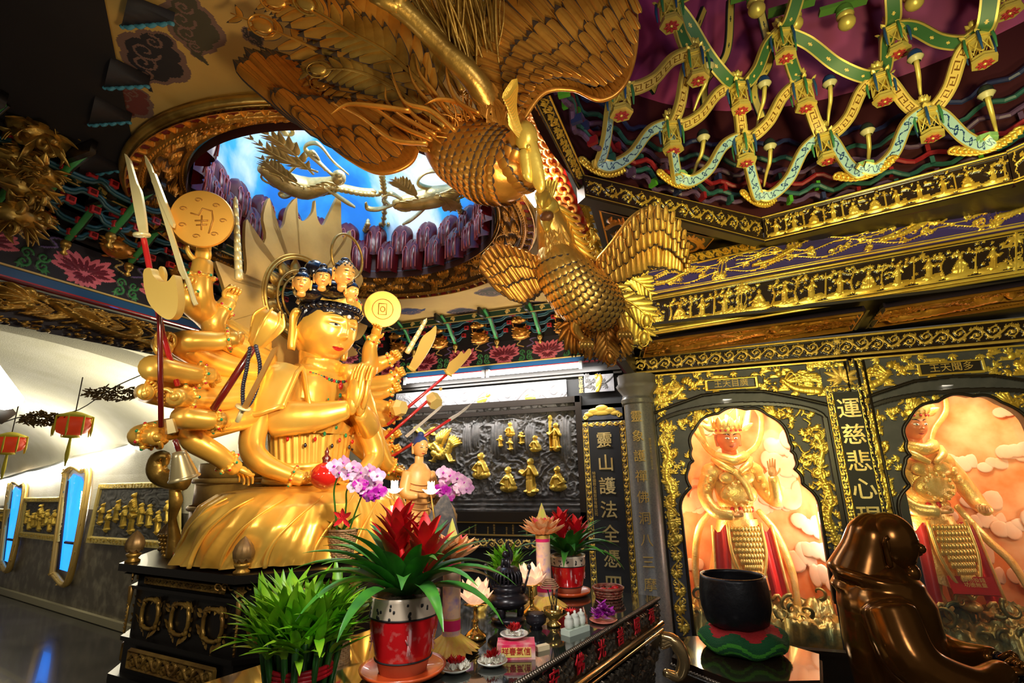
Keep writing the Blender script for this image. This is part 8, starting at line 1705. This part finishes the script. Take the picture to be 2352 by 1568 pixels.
# lotus lamps
def lotus_lamp(px, py, s, label):
    p = PZ(px, py, TZ); root = thing('lotus_lamp', label, 'lamp', p, 'glass lotus lamps on brass stems'); b = MB(); b.lathe(p, [(.001, .002), (.036*s, .002), (.037*s, .010), (.024*s, .022*s), (.010*s, .032*s), (.008*s, .05*s), (.013*s, .055*s), (.007*s, .065*s), (.007*s, .095*s), (.03*s, .105*s), (.04*s, .107*s), (.001, .11*s)], 28); b.build('brass_stem', mat('bright_brass', (.85, .58, .16), .9, .18), root)
    b = MB(); e = MB(); q = p+UZ*.108*s
    for n, L, w, el, r_ in ((8, .085, .050, 1.3, .014), (8, .062, .046, .55, .018)):
        for k in range(n):
            a = k*2*PI/n+L*30; d = np.array([math.cos(a), math.sin(a), 0]); b.blade(q+d*r_*s, nrm(d*1.+UZ*el), -d+UZ*.6, L*s, w*s, .55, 9, 0, .2, th=.001)
    b.build('glass_petals', mat('lit_petal', (.92, .62, .45), 0, .3, emis=(1, .55, .32), es=.55), root); b = MB(); b.ell(q+UZ*.03*s, .012*s, None, 10); b.build('bulb', mat('warm_bulb', (1, 1, 1), emis=(1, .85, .6), es=9), root)
lotus_lamp(1092, 1466, 1.0, 'pink white glass lotus lamp on a brass stem, left of the black censer'); lotus_lamp(1222, 1410, 1.0, 'pink white glass lotus lamp right of the black censer')
# censer
p = PZ(1167, 1425, TZ); root = thing('black_censer', 'large black lidded censer with lion knob, slotted lid and big ears', 'incense burner', p); CEN = mat('black_censer_metal', (.018, .016, .022), .3, .28)
b = MB(); b.lathe(p, [(.001, .0), (.062, .0), (.066, .012), (.05, .018), (.001, .018)], 28); [b.tube([p+[.045*math.cos(a), .045*math.sin(a), .015], p+[.05*math.cos(a), .05*math.sin(a), .05]], [.012, .016], 8) for a in (0.3, 2.4, 4.5)]; b.build('foot_ring', CEN, root)
b = MB(); b.lathe(p+UZ*.045, [(.001, 0), (.05, .002), (.078, .02), (.080, .032), (.066, .048), (.055, .055), (.062, .062), (.062, .075), (.056, .08)], 40); b.build('censer_bowl', CEN, root)
b = MB(); b.lathe(p+UZ*.125, [(.056, 0), (.058, .006), (.056, .01), (.048, .012)], 36); 
for k in range(22): a = k*2*PI/22; d = np.array([math.cos(a), math.sin(a), 0]); b.tube([p+UZ*.135+d*.056, p+UZ*.165+d*.052, p+UZ*.185+d*.034], [.0045], 5)
b.lathe(p+UZ*.18, [(.045, -.004), (.036, .010), (.001, .014)], 30); b.build('slotted_lid', CEN, root); b = MB(); q = p+UZ*.19; b.ell(q+UZ*.018, (.017, .022, .02), None, 12); b.ell(q+UZ*.045+[-.004, -.006, 0], (.014, .015, .014), None, 12); b.tube(smooth_path([q+[.01, .01, .02], q+[.012, .012, .05], q+[.0, .008, .075], q+[.006, .006, .095]], 12), [.010, .009, .008, .003], 8)
[b.tube([q+[sx*.012, -.015, .03], q+[sx*.014, -.02, 0]], [.006], 6) for sx in (-1, 1)]; b.build('lion_knob', CEN, root)
for sx in (-1, 1): b = MB(); A = rt*sx; b.prism([(-.016, 0), (.016, 0), (.02, .09), (-.02, .09)], p+A*.058+UZ*.10-fw*[1, 1, 0]*0, np.cross(UZ, A), UZ+A*.30, .007); b.tube([p+A*.085+UZ*.19+np.cross(UZ, A)*t for t in (-.02, .02)], [.009], 8); b.build('ear_handle', CEN, root)
# small things
def sm(name, label, cat, px, py, z=TZ): return thing(name, label, cat, PZ(px, py, z)), PZ(px, py, z)
r, p = sm('ribbed_incense_pot', 'small dark ribbed incense pot in front of the right lotus lamp', 'incense pot', 1232, 1444); b = MB(); b.lathe(p, [(.001, 0), (.022, 0), (.018, .01), (.034, .022), (.036, .036), (.028, .046), (.03, .052), (.026, .052)], 32, lobes=16, amp=.04); b.build('ribbed_bowl', CEN, r); b = MB(); b.ell(p+UZ*.05, (.027, .027, .006), None, 14); b.build('ash_lid', BWD, r)
r, p = sm('brass_cup', 'brass footed cup with dark incense sticks and a coil', 'cup', 1272, 1437); b = MB(); b.lathe(p, [(.001, .002), (.026, .002), (.026, .008), (.014, .016), (.020, .026), (.034, .042), (.036, .06), (.033, .06), (.03, .045), (.001, .04)], 28); b.build('cup_body', MATS['bright_brass'], r); b = MB(); [b.tube([p+[.01*math.cos(k), .01*math.sin(k), .045], p+[.02*math.cos(k*2), .02*math.sin(k*2), .125]], [.0016], 4) for k in range(7)]; b.build('incense_stick', BLACKM, r); b = MB(); [b.tube([p+[-.01+(.034-.004*k)*math.cos(t), (.034-.004*k)*math.sin(t), .13+.006*k] for t in np.linspace(0, 2*PI, 30)], [.0022], 5, cap=False) for k in range(5)]; b.build('incense_coil', mat('coil_brown', (.42, .22, .12), 0, .6), r)
def fplate(px, py, z, rx, label, red, n=26, seed=0, mats_=None, pm=WHTC, r0=.045):
    r, p = sm('flower_plate', label, 'plate', px, py, z); rn = random.Random(seed); b = MB(); b.lathe(p, [(.001, .002), (r0*.6, .002), (r0, .012), (r0*.98, .014), (r0*.6, .006), (.001, .006)], 36); b.build('dish', pm, r)
    for nm, m, rad, cnt, cx_ in (('white_blossom', mat('white_petal', (.85, .83, .72), 0, .5), r0*.75, n, 0), ('red_blossom', REDBR, r0*.35, red, .3)):
        b = MB()
        for k in range(cnt):
            a = rn.uniform(0, 2*PI); q = rad*math.sqrt(rn.random()); c = p+[q*math.cos(a), q*math.sin(a), .012+(0 if m is not REDBR else .01)]
            for j in range(6): d = nrm([rn.uniform(-1, 1), rn.uniform(-1, 1), rn.uniform(.1, 1.2)]); b.blade(c, d, UZ, .018 if nm[0] == 'w' else .022, .008, .4, 4, 0, .2)
        if cnt: b.build(nm, m, r)
fplate(1046, 1542, TZ, 0, 'white dish heaped with white and red blossoms, nearest the red pot', 9, 24, 1); fplate(1131, 1527, TZ, 0, 'white dish with red blossoms ringed by white ones in front of the bright box', 8, 26, 2)
r, p = sm('incense_box', 'magenta and gold printed box under the raised flower dish', 'box', 1186, 1505); b = MB(); Ab = rotz(R_(20)); b.box(p+UZ*.020, (.115, .075, .04), Ab); b.box(p+UZ*.020+Ab@np.array([0, -.0378, 0]), (.09, .002, .026), Ab, 1); b.box(p+UZ*.020+Ab@np.array([-.058, 0, 0]), (.002, .055, .026), Ab, 2)
b.build('box_body', [mat('box_magenta', (.75, .03, .12), 0, .4, (.8, .6, .5), 22, .6), mat('box_blue_gold', (.85, .60, .16), 0, .4), mat('box_orange', (.8, .35, .05), 0, .4)], r, smooth=False); text('祥春氣信', 'box_writing', p+UZ*.033+Ab@np.array([0, -.040, 0]), Ab@np.array([1., 0, 0]), UZ, .022, RCH, r, .0005)
fplate(1181, 1464, TZ+.041, 0, 'white dish of bright red blossoms set on the magenta box', 14, 6, 3)
r, p = sm('match_box', 'small white and gold match box beside the magenta box', 'box', 1245, 1492); b = MB(); b.box(p+UZ*.007, (.045, .02, .014), rotz(.9)); b.build('match_box_body', mat('match_gold', (.8, .65, .4), 0, .5), r, smooth=False)
r, p = sm('cup_tray', 'white porcelain tray holding three lidded offering cups with red flowers', 'tray', 1322, 1452); Ab = rotz(R_(62)); b = MB(); b.box(p+UZ*.009, (.105, .042, .018), Ab); b.build('tray_base', mat('celadon', (.62, .72, .62), 0, .2, coat=.5), r, smooth=False)
for k in (-1, 0, 1): b = MB(); c = p+Ab@np.array([k*.033, 0, .018]); b.lathe(c, [(.001, 0), (.011, .001), (.016, .012), (.015, .026), (.011, .034), (.014, .038), (.004, .044), (.005, .05), (.001, .053)], 20); b.build('lidded_cup', WHTC, r)
b = MB(); [b.blade(p+[-.02, .02, .05], nrm([math.cos(a), math.sin(a), .6]), UZ, .03, .01, .5, 5, 0, .2) for a in np.linspace(0, 6.2, 14)]; b.build('red_blossom', REDBR, r)
ORC = mat('orchid_purple', (.42, .01, .42), 0, .45, (.75, .40, .70), 30, .62); ORP2 = mat('orchid_pink', (.68, .30, .70), 0, .45, (.85, .62, .82), 26, .5)
r, p = sm('orchid_plate', 'pink dish piled with purple orchid blossoms at the table edge', 'plate', 1386, 1428); b = MB(); b.lathe(p, [(.001, .002), (.04, .002), (.052, .010), (.04, .007), (.001, .006)], 30); b.build('dish', mat('pink_dish', (.75, .22, .16), 0, .3), r)
rn = random.Random(5)
for k in range(16): b = MB(); a = rn.uniform(0, 6.3); q = .032*math.sqrt(rn.random()); c = p+[q*math.cos(a), q*math.sin(a), .018+.05*rn.random()*(1-q*18)]; [b.blade(c, nrm([math.cos(t+a), math.sin(t+a), rn.uniform(-.1, .8)]), UZ, .028, .018, .3, 5, 0, .2) for t in np.linspace(0, 2*PI, 6)[:-1]]; b.build('orchid_blossom', ORC, r)
def basket(p, r0, r1, h, name, label, cat, col, n=30):
    root = thing(name, label, cat, p); b = MB(); m = int(h/.009)
    for k in range(m): v = (k+.5)/m; rr = r0+(r1-r0)*v; b.tube([p+[(rr+.002*math.sin(t*n/2+k*PI))*math.cos(t), (rr+.002*math.sin(t*n/2+k*PI))*math.sin(t), h*v] for t in np.linspace(0, 2*PI, 90)], [.0042], 5, cap=False)
    [b.tube([p+[r0*math.cos(a), r0*math.sin(a), 0], p+[r1*math.cos(a), r1*math.sin(a), h]], [.003], 4) for a in np.linspace(0, 2*PI, n+1)[:-1]]; b.tube([p+[(r1+.002)*math.cos(t), (r1+.002)*math.sin(t), h] for t in np.linspace(0, 2*PI, 60)], [.006], 6, cap=False); b.lathe(p, [(.001, .004), (r0, .004)], 20); b.build('woven_wall', col, root); return root
WIC = mat('wicker', (.24, .12, .05), 0, .5, (.42, .26, .13), 40, .5)
r = basket(PZ(1398, 1372, TZ), .052, .064, .042, 'offering_basket', 'low dark red woven basket at the far corner of the table', 'basket', mat('dark_red_wicker', (.20, .03, .02), 0, .4, (.35, .18, .10), 40, .6)); p = PZ(1398, 1372, TZ); b = MB(); [b.ell(p+[.03*math.cos(k*1.3), .03*math.sin(k*1.3), .02+.004*k], (.018, .014, .01), None, 8) for k in range(6)]; b.build('red_contents', REDBR, r)
# orchids in a basket on the pedestal
OP = PZ(784, 1284, BZ+.017); root = basket(OP, .050, .066, .135, 'orchid_basket', 'pink and purple orchids in a woven basket with a red bow on the pedestal', 'potted plant', WIC)
def blossoms(root, pxs, d, dark, s=.036):
    for k, (a_, c_) in enumerate(pxs):
        b = MB(); c = PD(a_, c_, d+.03*math.sin(k*2)); rn = random.Random(k); n_ = nrm(-fw+np.array([rn.uniform(-.4, .4), rn.uniform(-.2, .2), rn.uniform(-.3, .3)])); A = frame(n_, UZ)
        for t, w, L in ((0, .8, 1), (PI/2-.1, 1.15, 1.05), (-PI/2+.1, 1.15, 1.05), (2.4, .7, .9), (-2.4, .7, .9)): d_ = A[:, 0]*math.cos(t)+A[:, 1]*math.sin(t); b.blade(c, d_, n_, s*L, s*w, .25, 6, 0, -.15, lambda q: np.array([.35, .85, 1, .95, .7, .15]))
        b.ell(c+n_*.004, s*.16, None, 8, 1); b.build('orchid_blossom', [ORC if dark(k) else ORP2, ORC], root)
d0 = float((OP-CP)@fw)
blossoms(root, [(768, 1070), (790, 1062), (812, 1072), (830, 1085), (850, 1080), (868, 1092), (800, 1090), (820, 1105), (845, 1105), (780, 1085), (862, 1110), (838, 1122), (815, 1118)], d0-.1, lambda k: False); blossoms(root, [(828, 1112), (846, 1122), (862, 1135), (850, 1140), (835, 1128), (872, 1128)], d0-.12, lambda k: True)
b = MB(); [b.tube([PD(*q) for q in smooth_path(pp, 20)], [.005, .004], 6) for pp in ([(775, 1225, d0), (770, 1170, d0), (768, 1120, d0), (785, 1085, d0-.05), (830, 1080, d0-.1)], [(790, 1225, d0), (795, 1160, d0), (800, 1120, d0-.04), (845, 1100, d0-.1)], [(800, 1225, d0), (815, 1180, d0), (830, 1140, d0-.05)])]; b.build('flower_stem', LEAFG, root)
b = MB(); [b.blade(OP+UZ*.13, PD(*q, d0)-PD(785, 1225, d0), -UZ, .13, .05, .4, 8, 0, -.2) for q in ((735, 1200), (820, 1180), (760, 1205), (840, 1215))]; b.build('leaf', LEAFG, root)
b = MB(); c = PD(788, 1190, d0-.07); [b.blade(c, PD(788+x, 1190+y, d0-.07)-c, -fw, .055, .022, .5, 7, 0, .3) for x, y in ((-25, 20), (20, 22), (-14, -12), (18, -14), (0, -20), (-32, -28))]; b.build('red_bow', mat('red_ribbon', (.65, .02, .03), 0, .3), root)
root = thing('orchid_spray', 'second spray of pink orchids rising behind the wooden Buddha', 'potted plant', PD(1030, 1260, 3.0)); blossoms(root, [(1018, 1085), (1035, 1092), (1050, 1098), (1068, 1108), (1040, 1110), (1058, 1120), (1072, 1122), (1025, 1105), (1045, 1128)], 2.95, lambda k: False, .045); blossoms(root, [(1020, 1128), (1030, 1138), (1012, 1122)], 2.93, lambda k: True, .045); b = MB(); b.tube([PD(*q) for q in smooth_path([(1035, 1300, 3.0), (1030, 1200, 3.0), (1022, 1130, 2.98), (1050, 1100, 2.96)], 20)], [.006], 6); b.build('flower_stem', LEAFG, root)
# standing wooden buddha
d1 = 2.95; p0 = PD(958, 1235, d1); root = thing('wooden_buddha', 'slim wooden standing Buddha with blue hair on a root carving', 'statue', p0); WOD = mat('honey_wood', (.78, .42, .14), 0, .4, (.55, .26, .07), 9, .5); A = rotz(R_(60)); T = lambda x, y, z: p0+A@np.array([x, y, z])
b = MB(); b.xf(A, p0); b.lathe((0, 0, 0), [(.001, 0), (.07, .0), (.085, .10), (.075, .20), (.078, .30), (.085, .37), (.05, .42), (.028, .43), (.028, .47)], 28, sq=(1, .7)); [b.tube(smooth_path([(sx*.075, 0, .37), (sx*.10, -.02, .26), (sx*.05, -.08, .24)], 12), [.034, .032, .018], 10) for sx in (-1, 1)]
for k in range(9): b.tube([(.082*math.sin(t), -.064*math.cos(t)-.004, .05+.035*k-.03*math.cos(t)) for t in np.linspace(-1.3, 1.3, 14)], [.004], 5)
b.build('robed_body', WOD, root); b = MB(); make_head(b, T(0, -.01, .525), .125, A@rotx(.15), MI, closed=.8, ear=1.2, n=(70, 80)); b.build('head', [WOD, LIPR, BLACKH, BLACKH], root); b = MB(); c = T(0, -.005, .53); hair_cap(b, c, .125, A@rotx(.15), 0, front=.2, bun=.17); b.build('hair', mat('blue_hair', (.012, .03, .14), 0, .6), root)
b = MB(); [b.tube(smooth_path([p0+[rn.uniform(-.05, .2), rn.uniform(-.05, .1), -.05], p0+[rn.uniform(-.02, .22), rn.uniform(0, .1), .1], p0+[rn.uniform(-.02, .12), rn.uniform(0, .1), rn.uniform(.15, .32)]], 10), [.03, .022, .008], 7) for _ in range(26)]; b.build('root_carving', mat('root_wood', (.40, .24, .10), 0, .5, (.12, .07, .03), 12, .5), root)
b = MB(); plate(b, smooth_path([(985, 1290), (975, 1210), (1000, 1160), (1022, 1135), (1038, 1160), (1055, 1230), (1068, 1300)], 24), 2.85, .02); tag(b.build('grey_tablet', mat('grey_slate', (.13, .13, .15), 0, .5, (.3, .26, .24), 40, .6), smooth=False), 'grey flame shaped tablet behind the bromeliad flowers', 'tablet')
for k, (a_, c_, lb) in enumerate(((906, 1120, 'white lotus bloom lamp left of the wooden Buddha'), (990, 1122, 'white lotus bloom lamp right of the wooden Buddha'), (905, 1178, 'white lotus bloom lamp lowest, below the wooden Buddha'))):
    c = PD(a_, c_, 2.8); root = thing('white_lotus', lb, 'lamp', c, 'white lotus bloom lamps'); b = MB(); [b.blade(c-UZ*.03, nrm([math.cos(t), math.sin(t), e]), -UZ+np.array([math.cos(t), math.sin(t), 0])*-1, L, .04, .4, 7, 0, .3, th=.001) for e, L, n in ((.8, .06, 8), (2., .075, 7)) for t in np.linspace(0, 2*PI, n+1)[:-1]]; b.build('petals', mat('white_lit_petal', (.9, .86, .78), 0, .4, emis=(1, .85, .65), es=.7), root); b = MB(); b.tube([c-UZ*.03, c-UZ*.15+rt*.02, c-UZ*.30], [.005], 6); b.build('stem', GOLDD, root)
# ================================================================ bowl on its cushion and stand
SZ = .72; p = PZ(1712, 1505, SZ); root = thing('bowl_stand', 'dark polished polygonal stand under the crocheted cushion', 'stand', p-UZ*SZ); hexp = [PZ(*q, SZ) for q in ((1535, 1478), (1605, 1600), (1700, 1560), (1912, 1512), (1870, 1465), (1620, 1455))]
b = MB(); hp = [p+UZ*0+.36*np.array([math.cos(a+.35), math.sin(a+.35), 0]) for a in np.linspace(0, 2*PI, 7)[:-1]]; c6 = lambda s, z: [p*[1, 1, 0]+(h-p)*s+UZ*z for h in hp]
G = [c6(1, SZ), c6(1, SZ-.03), c6(.93, SZ-.06), c6(.9, SZ-.12), c6(.82, SZ-.14), c6(.8, .1), c6(.95, .0)]; b.grid(np.array(G), cu=True); b.add(c6(1, SZ), [[0, 1, 2, 3, 4, 5]]); b.build('stand_body', mat('dark_lacquer_stand', (.02, .011, .007), 0, .12, coat=.6), root, smooth=False); b = MB(); [b.ell(q+(hp[(i+1) % 6]-q)*t-UZ*.035, (.012, .012, .01), None, 6) for i, q in enumerate(hp) for t in np.linspace(0, 1, 22)[:-1]]; b.build('beaded_edge', SILV, root)
cp = PZ(1708, 1482, SZ+.02); cols = [mat('crochet_red', (.42, .01, .012), 0, .9, bump=.8, bs=220), mat('crochet_dark_green', (.004, .085, .02), 0, .9, bump=.8, bs=220), mat('crochet_light_green', (.05, .30, .02), 0, .9, bump=.8, bs=220)]
b = MB(); nr, na = 34, 160; th = np.linspace(0, 2*PI, na, endpoint=False); G = np.zeros((nr, na, 3)); m = np.zeros((nr-1, na), int)
for i in range(nr):
    ph = i/(nr-1)*PI; z = .062*math.cos(ph)+.055; z = z if z > 0 else 0; rr = (.21*math.sin(ph)**.6)*(1+.03*np.sin(6*th))+.0018*np.sin(th*80)+.0022*math.cos(i*PI); G[i] = np.stack([cp[0]+rr*np.cos(th), cp[1]+rr*np.sin(th), SZ+z+.012*math.sin(ph)*np.sin(6*th)+.0*th], 1)
for i in range(nr-1):
    j = np.clip(i+1.6*np.sin(6*th), 0, nr); m[i] = np.where(j < 8, 0, np.where(j < 12, 1, np.where(j < 15, 1, np.where(j < 18, 2, np.where(j < 21, 1, np.where(j < 23, 2, 1))))))
b.grid(G, m, cu=True); tag(b.build('crocheted_cushion', cols), 'round crocheted cushion striped green with a red centre under the black bowl', 'cushion')
bp = cp*[1, 1, 0]+UZ*(SZ+.10)+[-.015, 0, 0]; b = MB(); b.lathe(bp, [(.001, .0), (.10, .002), (.15, .03), (.168, .10), (.170, .17), (.160, .235), (.158, .25), (.148, .25), (.150, .235), (.155, .12), (.12, .03), (.001, .02)], 60); tag(b.build('black_singing_bowl', mat('hammered_black', (.014, .014, .018), .4, .38, bump=.25, bs=30)), 'large hammered black singing bowl resting on the green cushion', 'bowl')
# ================================================================ bronze monk
MK = np.array([.70, 2.88, 0]); MA = rotz(R_(78)); BRZ = mat('polished_bronze', (.26, .105, .02), .75, .2, (.16, .06, .01), 4, .5); root = thing('bronze_monk', 'polished bronze statue of a hooded monk seen from behind, holding dark beads', 'statue', MK); b = MB(); b.xf(MA, MK)
b.lathe((0, 0, 0), [(.001, .0), (.16, .02), (.20, .2), (.185, .45), (.17, .52), (.195, .62), (.225, .85), (.215, 1.02), (.16, 1.12), (.10, 1.17), (.001, 1.18)], 40, sq=(1, .85)); b.ell((0, .02, 1.0), (.22, .17, .15), None, 24)
b.tube(smooth_path([(0, -.03, 1.22), (0, .03, 1.14), (0, .05, 1.05)], 10), [.085, .12, .16], 20); b.tube([(.155*math.cos(t), .02+.15*math.sin(t), 1.115+.03*math.sin(t)) for t in np.linspace(0, 2*PI, 30)], [.028], 10, cap=False)
for sx in (-1, 1): b.tube(smooth_path([(sx*.18, 0, 1.02), (sx*.25, -.05, .85), (sx*.20, -.22, .78), (sx*.08, -.34, .82)], 20), [.10, .10, .075, .045], 16); b.tube(smooth_path([(sx*.20, -.12, .80), (sx*.20, -.14, .65), (sx*.17, -.12, .48)], 10), [.08, .06, .03], 12); pass
body = b.build('robed_body', BRZ, root); remesh(body, .009, 6); b = MB(); make_head(b, MK+MA@np.array([0, -.055, 1.265]), .26, MA@rotx(.12), dict(skin=0, lip=0, brow=0, eye=0, pupil=0), closed=.9, nose=.55, ear=1.25, fat=1.0, n=(110, 130)); b.tube(smooth_path([MK+MA@np.array([0, y_, z_]) for y_, z_ in ((-.02, 1.37), (.0, 1.315), (.03, 1.22), (.07, 1.11))], 12), [.05, .092, .11, .145], 18); b.ell(MK+MA@np.array([0, -.115, 1.145]), (.045, .035, .04), MA, 14); b.ell(MK+MA@np.array([0, -.165, 1.245]), (.02, .022, .022), MA, 12); b.build('head', BRZ, root); b = MB(); b.xf(MA, MK); b.tube([(.192*math.cos(t), .165*math.sin(t), .50+.03*math.cos(t)) for t in np.linspace(0, 2*PI, 40)], [.014], 8, cap=False); b.build('rope_belt', BRZ, root)
[(lambda b: (hand(b, MK+MA@np.array([sx*.08, -.34, .82]), MA@np.array([-sx*.4, -1, .1]), MA@np.array([0, 0, 1]), .13, 'fist', 0, sx), b.build('hand', BRZ, root)))(MB()) for sx in (-1, 1)]
b = MB(); rn = random.Random(2); [b.ell(MK+MA@np.array([.10*math.cos(k*.45), -.40+.06*math.sin(k*.45), .78+.05*math.sin(k*.9)]), .026, None, 10) for k in range(18)]; tag(b.build('black_bead_string', mat('glossy_black_bead', (.01, .01, .018), 0, .1, coat=.8)), 'string of glossy black beads in the bronze monk hands', 'beads')
b = MB(); b.box(MK+[0, 0, -.0], (.5, .5, .06)); tag(b.build('monk_plinth', BLACKW, smooth=False), 'low dark plinth under the bronze monk', 'plinth')
